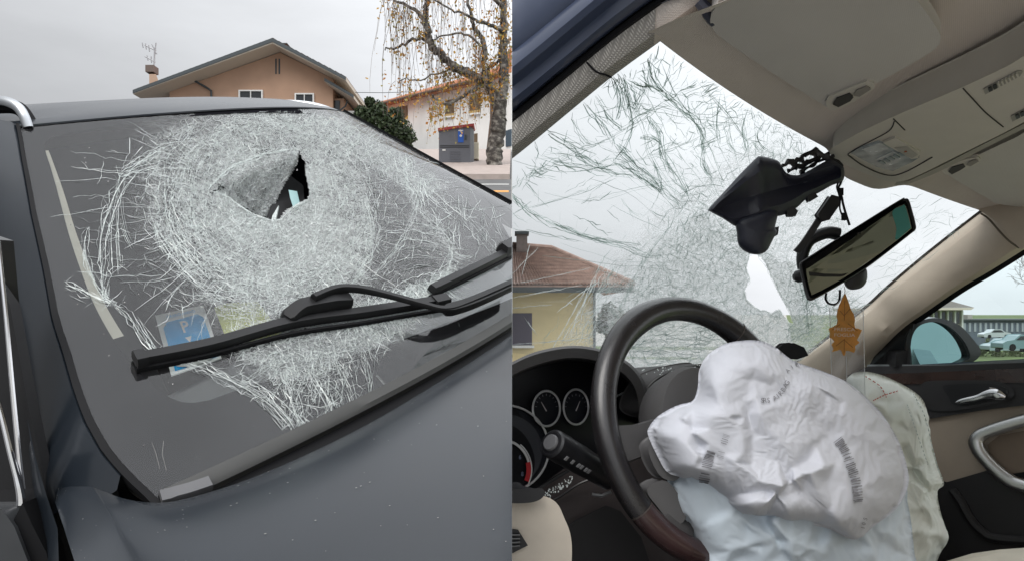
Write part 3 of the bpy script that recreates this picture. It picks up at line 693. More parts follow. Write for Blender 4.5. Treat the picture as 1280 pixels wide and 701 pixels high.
# near flank: door frame, chrome trims, mirror foot
V, f = loft([outp+enp*-.004+np.array([0, .012, 0]), np.array([AT(a-14, b+6, c-.0) for (a, b), c in zip(out_px, dep)]), np.array([AT(a-60, b+30, c-.02) for (a, b), c in zip(out_px, dep)])])
partL('door_frame', V, f, M_rub)
V, f = tube([AT(a, b, .83-.0*(b-300)/300) for a, b in smoothpath([(-8, 250), (0, 322), (8, 400), (17, 500), (26, 590), (28, 612)], 30)], np.r_[np.linspace(.002, .003, 24), np.linspace(.0035, .004, 5), .002], 8); partL('chrome_trim', V, f, M_chrome)
V, f = tube([AT(a, b, .822) for a, b in smoothpath([(-14, 470), (0, 512), (13, 565), (25, 612), (27, 632)], 24)], np.r_[np.linspace(.0025, .0035, 16), np.linspace(.004, .0055, 7), .002], 8); partL('chrome_trim', V, f, M_chrome)
M_dglass = mat('door_glass_dark', (.012, .013, .014), .08, spec=.7, vary=0)
V, f = prism([AT(a, b, .86) for a, b in [(-60, 280), (-2, 300), (14, 480), (28, 640), (-60, 640)]], (.01, .012, 0)); partL('side_window', V, f, M_dglass)
V, f = prism([AT(a, b, .79) for a, b in [(-50, 640), (0, 640), (14, 660), (30, 701), (40, 740), (-50, 740)]], (.0, .03, 0)); partL('mirror_foot', V, f, mat('mirror_grey', (.04, .042, .045), .5), bevel=.004)
V, f = prism([AT(a, b, .80) for a, b in [(28, 628), (40, 655), (58, 690), (66, 730), (30, 730), (14, 655)]], (.0, .03, 0)); partL('door_gap', V, f, M_rub)
V, f = prism([AT(a, b, .845) for a, b in [(-80, 250), (12, 380), (34, 500), (58, 612), (78, 665), (82, 780), (-80, 780)]], (.004, .012, 0)); partL('door_shut', V, f, mat('matte_black', (.006, .006, .007), .8))
# wing between pillar and wheel arch
V, f = loft([np.array([AT(a, b, d) for a, b, d in r]) for r in (
    [(34, 520, .80), (44, 570, .80), (58, 618, .795), (72, 660, .785), (74, 720, .765), (80, 800, .74)],
    [(38, 550, .80), (46, 590, .80), (56, 630, .80), (64, 668, .79), (66, 720, .77), (70, 800, .745)],
    [(36, 560, .83), (40, 600, .83), (47, 640, .83), (55, 680, .82), (58, 725, .80), (60, 800, .78)])])
partL('front_wing', V, f, M_paint)
q = [(-.90, .9, -.01), (-.90, 1.6, 0), (-.88, 2.6, -.02)]
V, f = loft([LW(np.array(q)+np.array([.03, 0, -.16])), LW(np.array(q)+np.array([-.02, 0, -.34])), LW(np.array(q)+np.array([-.0, 0, -.62])), LW(np.array(q)+np.array([.06, 0, -.76]))]); partL('door_panel', V, f, M_paint)
# wipers
wp = link('wiper', *bar_on_glass([(168, 457), (260, 438), (360, 410), (455, 396), (553, 380)], .0175, .006, .019, 40, .75, (.8, .8)), M_wiper, carL, clip='L')
V, f = bar_on_glass([(170, 464), (260, 446), (360, 420), (455, 405), (553, 388)], .006, .0, .007, 40); partL('rubber_lip', V, f, M_rub, wp)
V, f = bar_on_glass([(168, 457), (182, 454)], .025, .004, .021, 6); partL('end_cap', V, f, M_wiper, wp)
V, f = bar_on_glass([(538, 384), (555, 380)], .024, .004, .021, 6); partL('end_cap', V, f, M_wiper, wp)
V, f = bar_on_glass([(355, 408), (372, 398), (410, 391), (432, 388)], .027, .010, [.022, .034, .036, .032], 16, .7, (.6, .8)); partL('clip_housing', V, f, M_wiper, wp)
V, f = bar_on_glass([(384, 394), (410, 384), (435, 383), (470, 389), (520, 401), (546, 405), (575, 396), (640, 366), (720, 326)], .012, [.034, .034, .036, .036, .034, .03, .03, .03], [.044, .046, .046, .044, .042, .042, .044, .044], 40, .6); partL('wiper_arm', V, f, M_wiper, wp)
V, f = bar_on_glass([(546, 405), (580, 394), (640, 366), (720, 326)], .021, .026, .040, 20, .8, (.6, 1)); partL('wiper_arm', V, f, M_wiper, wp)
wp2 = link('wiper', *bar_on_glass([(536, 368), (580, 346), (640, 316), (720, 276)], .0175, .006, .021, 24, .75, (.9, 1)), M_wiper, carL, clip='L')
V, f = bar_on_glass([(536, 373), (580, 352), (640, 322), (720, 284)], .006, .0, .007, 24); partL('rubber_lip', V, f, M_rub, wp2)
V, f = bar_on_glass([(622, 322), (640, 312), (660, 300)], .034, .010, .034, 10, .7, (.7, 1)); partL('clip_housing', V, f, M_wiper, wp2)
# inside of the left car: dash, seats, lining
M_dashL = mat('dash_grey', (.17, .175, .18), .75, bump=.3, bscale=900)
xs = np.linspace(-.76, .76, 40); rows = []
for y, z in ((-.10, -.055), (.0, -.045), (.1, -.035), (.22, -.030), (.34, -.035), (.42, -.06), (.45, -.16), (.42, -.4)):
    yy = np.maximum(y, -.12*(1-(xs/.76)**2)+.045); rows.append(LW(np.c_[xs*(1 if y > .0 else .97), yy, z+.012*np.cos(xs*3)-.03*(yy-y)/.15]))
V, f = loft(rows); partL('dashboard', V, f, M_dashL)
M_seatL = mat('seat_cloth', (.03, .03, .032), .9, bump=.4, bscale=500)
for sx in (-.38, .38):
    ring = []
    for z, y, hw_, th in ((-.5, .72, .25, .10), (-.3, .80, .26, .11), (-.05, .88, .25, .10), (.12, .95, .22, .08), (.20, .98, .12, .05)):
        a = np.linspace(0, 2*math.pi, 20, endpoint=False); ring.append(LW(np.c_[sx+hw_*np.sign(np.cos(a))*np.abs(np.cos(a))**.6, y+th*np.sign(np.sin(a))*np.abs(np.sin(a))**.6, np.full(20, z)]))
    V = np.vstack(ring); f = [(i*20+j, i*20+(j+1) % 20, (i+1)*20+(j+1) % 20, (i+1)*20+j) for i in range(4) for j in range(20)]+[tuple(80+j for j in range(20))]
    st = partL('front_seat', V, f, M_seatL)
    if st is not None:
        V, f = box(LW((sx, 1.0, .28))[0], RL[:, 0]*.12, RL[:, 1]*.05, RL[:, 2]*.08); partL('headrest', V, f, M_seatL, st, bevel=.03)
xu = np.linspace(-1, 1, 40); t0_ = WS(xu, np.full(40, .985), DL, 1)
V, f = loft([LW(t0_+np.array([0, 0, -.004])), LW(t0_+np.array([0, .03, .004])), LW(np.c_[xs*.66, np.full(40, .70), .43+.0*xs]), LW(np.c_[xs*.7, np.full(40, 1.3), .42+.0*xs]), LW(np.c_[xs*.7, np.full(40, 2.2), .38+.0*xs])]); partL('roof_lining', V, f, mat('lining_grey', (.10, .095, .09), .95))
V, f = loft([LW([(-.795, -.1, -.07), (-.795, 2.4, -.07)]), LW([(-.78, -.1, -.75), (-.78, 2.4, -.75)]), LW([(.78, -.1, -.75), (.78, 2.4, -.75)]), LW([(.795, -.1, -.07), (.795, 2.4, -.07)])]); partL('cabin_tub', V, f, M_seatL)
V, f = loft([LW([(-.7, 2.3, .4), (.7, 2.3, .4)]), LW([(-.8, 2.35, -.7), (.8, 2.35, -.7)])]); partL('tailgate', V, f, M_paint)
for sx in (-1, 1):
    V, f = loft([LW([(sx*.80, .25, -.10), (sx*.80, 1.0, -.10), (sx*.80, 2.4, -.10)]), LW([(sx*.80, .25, -.02), (sx*.78, 1.0, .06), (sx*.74, 2.4, .06)]), LW([(sx*.74, .28, .10), (sx*.5, .70, .43), (sx*.55, 2.4, .41)])]); partL('side_blackout', V, f, M_seatL)  # dark panels added over the side openings to shut out the sky
# paper and parking disc lying on the dash behind the pane
def dashpt(a, b, h=0.): 
    q = hit('L', a, b, (0, 0, 1), -.005+h); return LW(q)[0]
M_white = mat('card_white', (.95, .96, .95), .6, vary=.02)
M_blue = mat('parking_blue', (.0, .44, .97), .45, vary=.05)
cor = [dashpt(*p) for p in [(194, 394), (254, 381), (277, 447), (214, 469)]]
V, f = prism(cor, RL[:, 2]*-.002); disc_t = thing('parking_disc', 'blue and white parking disc card with letter P on the dash of the grey car', 'parking disc', cor[3])
link('card', V, f, M_white, disc_t, smooth=False)
cc4 = np.array(cor)
def onc(s, t, h): return cc4[0]*(1-s)*(1-t)+cc4[1]*s*(1-t)+cc4[2]*s*t+cc4[3]*(1-s)*t+RL[:, 2]*h
b2 = [onc(*q, .0012) for q in [(.09, .30), (.18, .20), (.82, .18), (.92, .27), (.92, .97), (.09, .97)]]
link('blue_print', b2, [tuple(range(6))], M_blue, disc_t, smooth=False)
ex, ey = unit(cc4[1]-cc4[0]), unit(cc4[0]-cc4[3])
EX, EY = cc4[1]-cc4[0], cc4[0]-cc4[3]
V, f = put_text('P', 1., onc(.5, .38, .0024), EX*.30, EY*.30, .02); link('lettering', V, f, M_white, disc_t, smooth=False)
V, f = put_text('ORARIO ARRIVO', 1., onc(.5, .11, .0024), EX*.075, EY*.085); link('lettering', V, f, M_blue, disc_t, smooth=False)
link('arrow', [onc(*q, .0024) for q in [(.44, .56), (.57, .56), (.505, .66)]], [(0, 1, 2)], M_white, disc_t, smooth=False)
V, f = disc(onc(.5, .92, .0024), ex, ey, .036, 32); link('dial_window', V, f, mat('dial_pale', (.62, .63, .62), .6), disc_t, smooth=False)
cor = [dashpt(*p) for p in [(268, 386), (322, 376), (352, 420), (285, 432)]]
m_ = 8; gp = []
for i in range(m_):
    for j in range(m_):
        s, t = i/(m_-1), j/(m_-1); gp.append(cor[0]*(1-s)*(1-t)+cor[1]*s*(1-t)+cor[2]*s*t+cor[3]*(1-s)*t+RL[:, 2]*(.004+.004*math.sin(5*s+2*t)))
o = link('paper_note', gp, gridf(m_, m_), mat('yellow_paper', (.86, .86, .14), .7, vary=.12, scale=40, subs=(.72, .78, .36)), None); rebase(o, cor[3]); tag(o, 'pale yellow sheet of paper beside the parking disc under the cracked glass', 'paper')

# ------------------------------------------------------------------ LEFT: street on the slope behind the grey car
def zl(y):
    y = np.asarray(y, float)
    return np.where(y < 14, -1.345+.2755*(y-.37), 2.41+(y-14)*.2755-np.clip(y-14, 0, 60)**2*.00098)
def zr_(x, y):
    s = np.maximum(.11*np.asarray(y, float)+.091*np.asarray(x, float), -1.5)
    return -.94-7*(1-np.exp(-s/7))
ys = np.r_[np.linspace(-12, 60, 60), 75, 95, 130, 200, 320, 500, 800, 1300, 2200]; 
def zl2(y): return np.where(y > 62, zl(62.)+0*y, zl(y))
xsL = -np.r_[.012, 1, 2, 3, 4, 6, 8, 11, 15, 20, 28, 40, 60, 100, 180, 320, 600, 1200, 2200][::-1]
V = [(x, y, zl2(y)) for x in xsL for y in ys]
M_asph = mat('asphalt', (.10, .10, .10), .9, vary=.2, scale=3, bump=.4, bscale=120)
o = link('street_ground', V, gridf(len(xsL), len(ys)), M_asph, None, kind='structure')
xsR = np.r_[.0, 1, 2, 3, 4, 6, 8, 11, 15, 20, 28, 40, 60, 100, 180, 320, 600, 1200, 2200]
V = [(x, y, zr_(x, y)) for x in xsR for y in ys]
M_grass = mat('lawn_green', (.085, .12, .035), .95, vary=.3, scale=.6, bump=.4, bscale=30)
o = link('lawn_ground', V, gridf(len(xsR), len(ys)), M_grass, None, kind='structure')
Vp = [(x*(.25+.38*max(y, 0)+1.5)/2, y, zr_(x*(.25+.38*max(y, 0)+1.5)/2, y)+.02) for x in np.linspace(.0, 2, 15) for y in np.r_[np.linspace(-10, 22, 30), 30, 40, 50, 65, 85, 110, 150, 300, 600, 1200, 2200]]
link('bounce_pavement', Vp, gridf(15, 41), mat('bounce_pale', (.36, .35, .33), .9, vary=.12, scale=1.5, bump=.3, bscale=60), None, kind='structure')  # pale ground added to bounce light up into the cabin
yw = np.linspace(-8, 62, 60); top = np.maximum(zl(yw), zr_(0, yw)); bot = np.minimum(zl(yw), zr_(0, yw))-.3
V = np.vstack([np.c_[0*yw-.012, yw, top-.01], np.c_[0*yw-.012, yw, bot], np.c_[0*yw-.001, yw, top-.01], np.c_[0*yw-.001, yw, bot]]); n = 60
f = []
for i in range(n-1): f += [(i, i+1, n+i+1, n+i), (2*n+i, 3*n+i, 3*n+i+1, 2*n+i+1), (i, 2*n+i, 2*n+i+1, i+1)]
o = link('retaining_wall', V, f, mat('concrete_wall', (.32, .31, .29), .9, vary=.15, scale=2, bump=.3, bscale=40), None, smooth=False); rebase(o, (0, 10, float(zr_(0, 10)))); tag(o, 'long plain concrete wall holding up the sloping street', 'wall')
M_pave = mat('pavement_pink', (.36, .30, .27), .9, vary=.15, scale=6, bump=.3, bscale=90)
def sheet(name, x0, x1, y0, y1, h, m, nx=6, ny=10, **k):
    X = np.linspace(x0, x1, nx); Y = np.linspace(y0, y1, ny); V = [(x, y, zl(y)+h) for x in X for y in Y]
    V2 = [(x, y, zl(y)-.02) for x in X for y in Y]; g = gridf(nx, ny); M_ = nx*ny
    Fs = list(g)+[tuple(M_+i for i in q[::-1]) for q in g]
    rim = [i*ny for i in range(nx)]+[(nx-1)*ny+j for j in range(1, ny)]+[i*ny+ny-1 for i in range(nx-2, -1, -1)]+[j for j in range(ny-2, 0, -1)]
    Fs += [(a, b, M_+b, M_+a) for a, b in zip(rim, rim[1:]+rim[:1])]
    return link(name, V+V2, Fs, m, None, smooth=False, **k)
sheet('pavement', -9, -.05, 15.8, 44, .12, M_pave, kind='structure', ny=24)
sheet('road_marking', -2.5, -.06, 13.2, 13.45, .008, mat('orange_paint', (.62, .30, .08), .8, vary=.15), nx=4, ny=3, kind='structure')
sheet('road_marking', -2.5, -.06, 14.6, 14.72, .008, mat('worn_white_paint', (.5, .5, .48), .8, vary=.15), nx=4, ny=3, kind='structure')

# brown gabled house
M_brown = mat('brown_plaster', (.43, .275, .19), .9, vary=.11, scale=.8, bump=.2, bscale=60)
M_soff = mat('soffit_pale', (.56, .50, .42), .85)
M_gut = mat('dark_gutter', (.045, .055, .06), .6)
M_wfr = mat('window_frame_white', (.74, .74, .72), .5)
M_pane = mat('window_dark_glass', (.02, .024, .028), .08, spec=.6, vary=0)
M_tile = mat('roof_tile', (.42, .17, .085), .85, vary=.28, scale=3.5, bump=.2, bscale=60)
D1 = 42.
def A1(px, py, d=D1): return AT(px, py, d)
hb = thing('brown_house', 'brown plastered house with gable, dark edged roof and white framed windows', 'house', A1(320, 205))
ap, le, re_ = A1(350, 66), A1(192, 122.5), A1(430, 106)
base_z = zl(D1)-.5
def below(p): return np.array([p[0], p[1], base_z])
wl_, wr_ = A1(212, 117), A1(416, 108)
def onslope(x, a, b): t = (x-a[0])/(b[0]-a[0]); return a[2]+(b[2]-a[2])*t
pw = [np.array([wl_[0], D1, onslope(wl_[0], ap, le)]), ap, np.array([wr_[0], D1, onslope(wr_[0], ap, re_)]), below(wr_), below(wl_)]
V, f = prism(pw, (0, 11, 0)); link('wall', V, f, M_brown, hb, smooth=False)
# recessed left bay reads as a darker, set-back wall; roof slabs with overhang
ov = np.array([0, -1.3, 0]); depthv = np.array([0, 13.5, 0]); up = np.array([0, 0, .28])
rl = thing  # (unused)
for nm, a, b in (('roof', A1(350, 59, D1), A1(181, 122, D1)), ('roof', A1(350, 59, D1), A1(439, 106, D1))):
    V, f = prism([a+ov, b+ov, b+ov-up*.75, a+ov-up], depthv); r_ = link(nm, V, f, M_soff, hb, smooth=False)
    V, f = prism([a+ov+up*.05+np.array([0, -.05, 0]), b+ov+up*.05+np.array([0, -.05, 0]), b+ov-up*.62+np.array([0, -.05, 0]), a+ov-up*.75+np.array([0, -.05, 0])], (0, .045, 0)); link('fascia', V, f, M_gut, r_, smooth=False)
    sl = unit(b-a); nn = np.array([-sl[2], 0, sl[0]]); nn = nn if nn[2] > 0 else -nn
    # interlocking tile courses across the slope
    rows = []; L_ = np.linalg.norm(b-a); k = int(L_/.34)
    for i in range(k+1):
        for dz in ((.02, .045) if i < k else (.02,)):
            q = a+ov+sl*(L_*(i if dz == .02 else i)/k)+nn*(dz)
            rows.append([q, q+depthv])
    V, f = loft(rows); link('roof_tiles', V, f, M_tile, r_, smooth=False, kind='stuff')
V, f = abox(A1(345, 0)[0], A1(356, 0)[0], D1+.3, D1+1.0, A1(350, 63)[2], A1(350, 53.5)[2]); ch = link('chimney', V, f, mat('old_brick', (.30, .16, .11), .9, vary=.2, scale=8), hb, smooth=False)
V, f = abox(A1(343.5, 0)[0], A1(357.5, 0)[0], D1+.2, D1+1.1, A1(350, 53.4)[2], A1(350, 52.4)[2]); link('chimney_cap', V, f, M_gut, hb, smooth=False)
def house_window(par, x0, x1, y0, y1, d, shut=None, fr=1.6):
    a, b = AT(x0, y0, d), AT(x1, y1, d)
    e = fr*d/F
    mbb = MB()
    for q in ((a[0], a[0]+e, b[2], a[2]), (b[0]-e, b[0], b[2], a[2]), (a[0]+e, b[0]-e, a[2]-e, a[2]), (a[0]+e, b[0]-e, b[2], b[2]+e), ((a[0]+b[0])/2-e*.3, (a[0]+b[0])/2+e*.3, b[2]+e, a[2]-e)):
        mbb.add(*abox(q[0], q[1], d-.12, d+.05, q[2], q[3]))
    w_ = link('window', mbb.V, mbb.F, M_wfr, par, smooth=False)
    V, f = abox(a[0]+e, b[0]-e, d-.03, d-.01, b[2]+e, a[2]-e); link('pane', V, f, shut or M_pane, w_, smooth=False)
    V, f = abox(a[0]-e, b[0]+e, d-.2, d-.121, b[2]-e*.9, b[2]-.0); link('sill', V, f, M_wfr, w_, smooth=False)
house_window(hb, 299, 329, 113.5, 150, D1-.02); house_window(hb, 369, 393, 117.5, 152, D1-.02)
for x in (344.2, 348.4): V, f = abox(A1(x, 0)[0], A1(x+1.7, 0)[0], D1-.03, D1+.05, A1(0, 93)[2], A1(0, 74)[2]); link('vent_slot', V, f, M_gut, hb, smooth=False)
V, f = tube([AT(a, b, D1-.15) for a, b in [(240, 99), (246, 103), (260, 111), (264, 114), (264.5, 130), (264.5, 170)]], .06, 8); link('downpipe', V, f, M_gut, hb)
V, f = abox(A1(196, 0)[0], A1(263, 0)[0], D1-.55, D1-.02, base_z, A1(0, 113)[2]-.6); 
# low side wing on the right with its own roof
w2 = [A1(412, 121), A1(436, 128)]
V, f = abox(A1(412.5, 0)[0], A1(428, 0)[0], D1+.4, D1+6, base_z, A1(0, 121)[2]); link('side_wing', V, f, M_brown, hb, smooth=False)
a, b = A1(410, 104, D1), A1(446, 125, D1)
V, f = prism([a+ov*.6, b+ov*.6, b+ov*.6-up*.6, a+ov*.6-up*.6], (0, 7, 0)); r_ = link('wing_roof', V, f, M_soff, hb, smooth=False)
V, f = prism([a+ov*.6+up*.1+np.array([0, -.06, 0]), b+ov*.6+up*.1+np.array([0, -.06, 0]), b+ov*.6-up*.5+np.array([0, -.06, 0]), a+ov*.6-up*.5+np.array([0, -.06, 0])], (0, .05, 0)); link('fascia', V, f, M_gut, r_, smooth=False)
V, f = abox(A1(414, 0)[0], A1(423, 0)[0], D1+.3, D1+.41, A1(0, 150)[2], A1(0, 124)[2]); link('window', V, f, M_pane, hb, smooth=False)
V, f = tube([AT(a, b, D1+.2) for a, b in [(434, 127), (432, 133), (424, 139), (413, 141), (411, 150)]], .05, 8); link('downpipe', V, f, M_gut, hb)
# tall chimney on the roof, with the aerial
V, f = loft([[AT(x, y, d) for x, y, d in ((186.5, y, 46), (195 if y < 100 else 197.5, y, 46), (195 if y < 100 else 197.5, y, 46.6), (186.5 if y < 100 else 188.5, y, 46.6), (186.5, y, 46))] for y in (93, 100, 122)]); link('chimney', V, f, mat('chimney_plaster', (.42, .30, .22), .9, vary=.1), hb, smooth=False)
V, f = box(AT(190, 88, 46.3), (.26, 0, 0), (0, .34, 0), (0, 0, .22)); link('chimney_cap', V, f, mat('cap_brown', (.13, .10, .085), .8), hb, smooth=False)
mbb = MB()
for p in ([(192.5, 88), (193.5, 60)], [(181, 57), (195, 64)], [(178, 54), (179, 60)], [(182, 55), (183, 62)], [(186, 57), (187, 65)], [(195, 54), (194, 68)], [(190, 56), (196, 68)], [(181, 71), (194, 78)], [(184, 70), (185, 76)], [(189, 71), (189.5, 79)]):
    mbb.add(*tube([AT(a, b, 46.3) for a, b in p], .035 if p[0][1] != 88 else .045, 6))
o = link('tv_aerial', mbb.V, mbb.F, mat('grey_metal', (.35, .35, .36), .5, .6), None); rebase(o, AT(192.5, 88, 46.3)); tag(o, 'thin grey television aerial on the tall chimney of the brown house', 'aerial')
# grey wall between the houses
V, f = abox(AT(425, 0, 40)[0], AT(470, 0, 40)[0], 40, 40.3, zl(40)-.3, AT(0, 139, 40)[2]); o = link('garden_wall', V, f, mat('render_grey', (.30, .30, .29), .9, vary=.1), None, smooth=False); rebase(o, (AT(447, 0, 40)[0], 40, zl(40))); tag(o, 'low grey garden wall between brown house and white house', 'wall')

# white house with orange tiled roof
M_whit = mat('white_plaster', (.82, .83, .82), .9, vary=.10, scale=.7, bump=.2, bscale=40)
M_shut = mat('brown_shutter', (.20, .145, .09), .7, vary=.15)
wA, wB = np.array([AT(454, 0, 60)[0], 60.]), np.array([AT(639.4, 0, 38)[0], 38.])
hw_ = thing('white_house', 'long white house with orange tiled roof and brown shuttered windows behind the birch', 'house', (wB[0]-3, 42, zl(42)))
def wfp(px, py):
    """point on the facade plane (plan line wA-wB)"""
    d = wB-wA; s = (px-640)/F; t = (s*wA[1]-wA[0])/(d[0]-s*d[1]); y = wA[1]+t*d[1]; return AT(px, py, y)
fn = unit(np.array([-(wB-wA)[1], (wB-wA)[0], 0])); fn = fn if fn[1] < 0 else -fn
back = -fn*9.
tA, tB = wfp(454, 137), wfp(639.4, 91)
bA, bB = np.array([tA[0], tA[1], zl(tA[1])-1]), np.array([tB[0], tB[1], zl(tB[1])-1.5])
V, f = prism([tA, tB, bB, bA], back); link('wall', V, f, M_whit, hw_, smooth=False, clip='L')
eA, eB = wfp(446, 139.5)+fn*.55, wfp(639.5, 93)+fn*.55; rA, rB = wfp(476, 123)-fn*4, wfp(639.5, 64)-fn*4
eB[0] = min(eB[0], -.02); rB[0] = min(rB[0], -.02)
V, f = prism([eA, eB, rB, rA], (0, 0, -.22)); rf = link('roof', V, f, M_tile, hw_, smooth=False, clip='L')
mbb = MB(); n_ = 84
for i in range(n_):
    t0 = (i+.1)/n_; t1 = (i+.75)/n_
    e0, e1, r0, r1 = eA+(eB-eA)*t0, eA+(eB-eA)*t1, rA+(rB-rA)*t0, rA+(rB-rA)*t1; z = np.array([0, 0, .02]); zz = np.array([0, 0, .12])
    mbb.add([e0+z, (e0+e1)/2+zz, e1+z, r0+z, (r0+r1)/2+zz, r1+z], [(0, 1, 4, 3), (1, 2, 5, 4), (0, 2, 1)])
link('roof_tiles', mbb.V, mbb.F, M_tile, rf, kind='stuff', clip='L', smooth=False)
gpt = [eA+np.array([0, -.08, -.08]), eB+np.array([-.02, -.08, -.08])]
V, f = tube(gpt, .09, 8); link('gutter', V, f, mat('copper_brown', (.12, .08, .06), .6), hw_, clip='L')
def fwin(x0, x1, y0, y1, sl_=0.):
    q = [wfp(x0, y0+sl_), wfp(x1, y0), wfp(x1, y1), wfp(x0, y1+sl_*.6)]; c = sum(q)/4
    V, f = prism([c+(p-c)*1.0+fn*.02 for p in q], -fn*.06); w_ = link('window', V, f, M_shut, hw_, smooth=False)
    lo = [q[3]+(q[0]-q[3])*.14, q[2]+(q[1]-q[2])*.14, q[2], q[3]]
    V, f = prism([p+fn*.06 for p in lo], -fn*.035); link('shutter_base', V, f, mat('ochre_blind', (.50, .36, .15), .7), w_, smooth=False)
    V, f = prism([q[3]+fn*.12, q[2]+fn*.12, q[2]+fn*.12-np.array([0, 0, .1]), q[3]+fn*.12-np.array([0, 0, .1])], -fn*.09); link('sill', V, f, M_whit, w_, smooth=False)
    for k in np.linspace(.2, .95, 9):
        a, b = q[3]+(q[0]-q[3])*k, q[2]+(q[1]-q[2])*k
        V, f = prism([a+fn*.05, b+fn*.05, b+fn*.05-np.array([0, 0, .04]), a+fn*.05-np.array([0, 0, .04])], -fn*.025); link('slat', V, f, M_shut, w_, smooth=False)
fwin(500, 510, 132, 150, 1.5); fwin(557, 568, 124, 145, 2); fwin(587, 601, 116, 141, 3)
fwin(589, 597, 167, 181, 1)
V, f = prism([wfp(633, 164)+fn*.05, wfp(639.4, 162)+fn*.05, wfp(639.4, 183)+fn*.05, wfp(633, 184)+fn*.05], -fn*.1); link('window', V, f, mat('blue_shutter', (.05, .08, .11), .6), hw_, smooth=False, clip='L')
V, f = tube([wfp(617, 108)+fn*.15, wfp(617, 150)+fn*.15, wfp(611, 202)+fn*.15], .07, 8); link('downpipe', V, f, mat('copper_brown', (.12, .08, .06), .6), hw_)
V, f = tube([wfp(542, 118)+fn*.4, wfp(542, 126)+fn*.2, wfp(545, 131)+fn*.15, wfp(552, 134)+fn*.15], .06, 8); link('downpipe', V, f, M_wfr, hw_)
V, f = prism([wfp(575, 205)+fn*.06, wfp(639.4, 203)+fn*.06, wfp(639.4, 215)+fn*.06, wfp(575, 217)+fn*.06], -fn*.1); link('plinth', V, f, mat('plinth_brown', (.25, .17, .09), .9), hw_, smooth=False, clip='L')
# higher neighbour behind, orange roof beside the trunk
hn = thing('tall_neighbour_house', 'taller house end with orange roof behind the birch trunk', 'house', (-1.0, 52, float(zl(52))))
V, f = abox(AT(613, 0, 50)[0], -.02, 50, 58, zl(50)-1, AT(0, 103, 50)[2]); link('wall', V, f, mat('grey_plaster', (.42, .40, .37), .9), hn, smooth=False)
V, f = prism([AT(611, 104, 49.5), AT(639.6, 76, 49.5), AT(639.6, 80, 49.5), AT(611, 108, 49.5)], (0, 9, 0)); link('roof', V, f, M_tile, hn, smooth=False, clip='L')
V, f = prism([AT(611, 99, 49.6), AT(630, 70, 49.6), AT(639.6, 58, 49.6), AT(639.6, 95, 49.6)], (0, 9, 0)); link('roof', V, f, M_tile, hn, smooth=False, clip='L')
# grey street cabinet with red top
dk = 20.
kb = thing('street_cabinet', 'grey metal street cabinet with red top and blue sticker', 'cabinet', AT(570, 220, dk))
def kf(px, py, d=dk): return AT(px, py, d)
M_kb = mat('cabinet_grey', (.125, .13, .15), .55, vary=.06)
V, f = prism([kf(549, 163), kf(587.5, 157), kf(587.5, 226), kf(549, 226)], (.0, .5, 0)); link('body', V, f, M_kb, kb, smooth=False, bevel=.01)
V, f = prism([kf(587.8, 157.0), kf(592, 158.5, dk+.3), kf(592, 224, dk+.3), kf(587.8, 226)], (.0, .25, 0)); link('side_panel', V, f, mat('cabinet_dark', (.07, .073, .08), .6), kb, smooth=False)
V, f = prism([kf(547.5, 160.5, dk-.04), kf(592.5, 154.5, dk-.04), kf(592.5, 157.5, dk-.04), kf(547.5, 164, dk-.04)], (0, .6, 0)); link('red_top', V, f, mat('dull_red', (.33, .045, .04), .6), kb, smooth=False)
for y in (182, 184): V, f = abox(kf(550, 0)[0], kf(586.5, 0)[0], dk-.012, dk-.002, kf(0, y+.8)[2], kf(0, y)[2]); link('seam', V, f, mat('seam_dark', (.04, .04, .045), .6), kb, smooth=False)
for y in np.linspace(190, 202, 5): V, f = abox(kf(562, 0)[0], kf(576, 0)[0], dk-.012, dk-.002, kf(0, y+.5)[2], kf(0, y)[2]); link('louvre', V, f, M_kb, kb, smooth=False)
V, f = abox(kf(572.5, 0)[0], kf(579.5, 0)[0], dk-.014, dk-.003, kf(0, 178.5)[2], kf(0, 162.5)[2]); stk_ = link('sticker', V, f, mat('sticker_blue', (.015, .10, .45), .5), kb, smooth=False)
V, f = abox(kf(573, 0)[0], kf(579, 0)[0], dk-.018, dk-.0145, kf(0, 164.5)[2], kf(0, 163)[2]); link('sticker_text', V, f, M_wfr, stk_, smooth=False)
V, f = disc(kf(576, 170, dk-.018), (1, 0, 0), (0, 0, 1), .035, 12); link('sticker_emblem', V, f, M_wfr, stk_, smooth=False)
V, f = abox(kf(581, 0)[0], kf(583, 0)[0], dk-.03, dk-.002, kf(0, 175)[2], kf(0, 169)[2]); link('handle', V, f, M_gut, kb, smooth=False)
V, f = abox(kf(553, 0)[0], kf(557, 0)[0], dk-.014, dk-.002, kf(0, 189)[2], kf(0, 187)[2]); link('label_plate', V, f, M_wfr, kb, smooth=False)
V, f = abox(kf(588.5, 0, 21)[0], kf(599, 0, 21)[0], 20.7, 21.0, kf(0, 202, 21)[2], kf(0, 181, 21)[2]); o = link('meter_box', V, f, mat('cream_plastic', (.62, .58, .46), .6), None, smooth=False, bevel=.02); rebase(o, kf(593, 202, 21)); tag(o, 'small cream meter box beside the grey street cabinet', 'box')

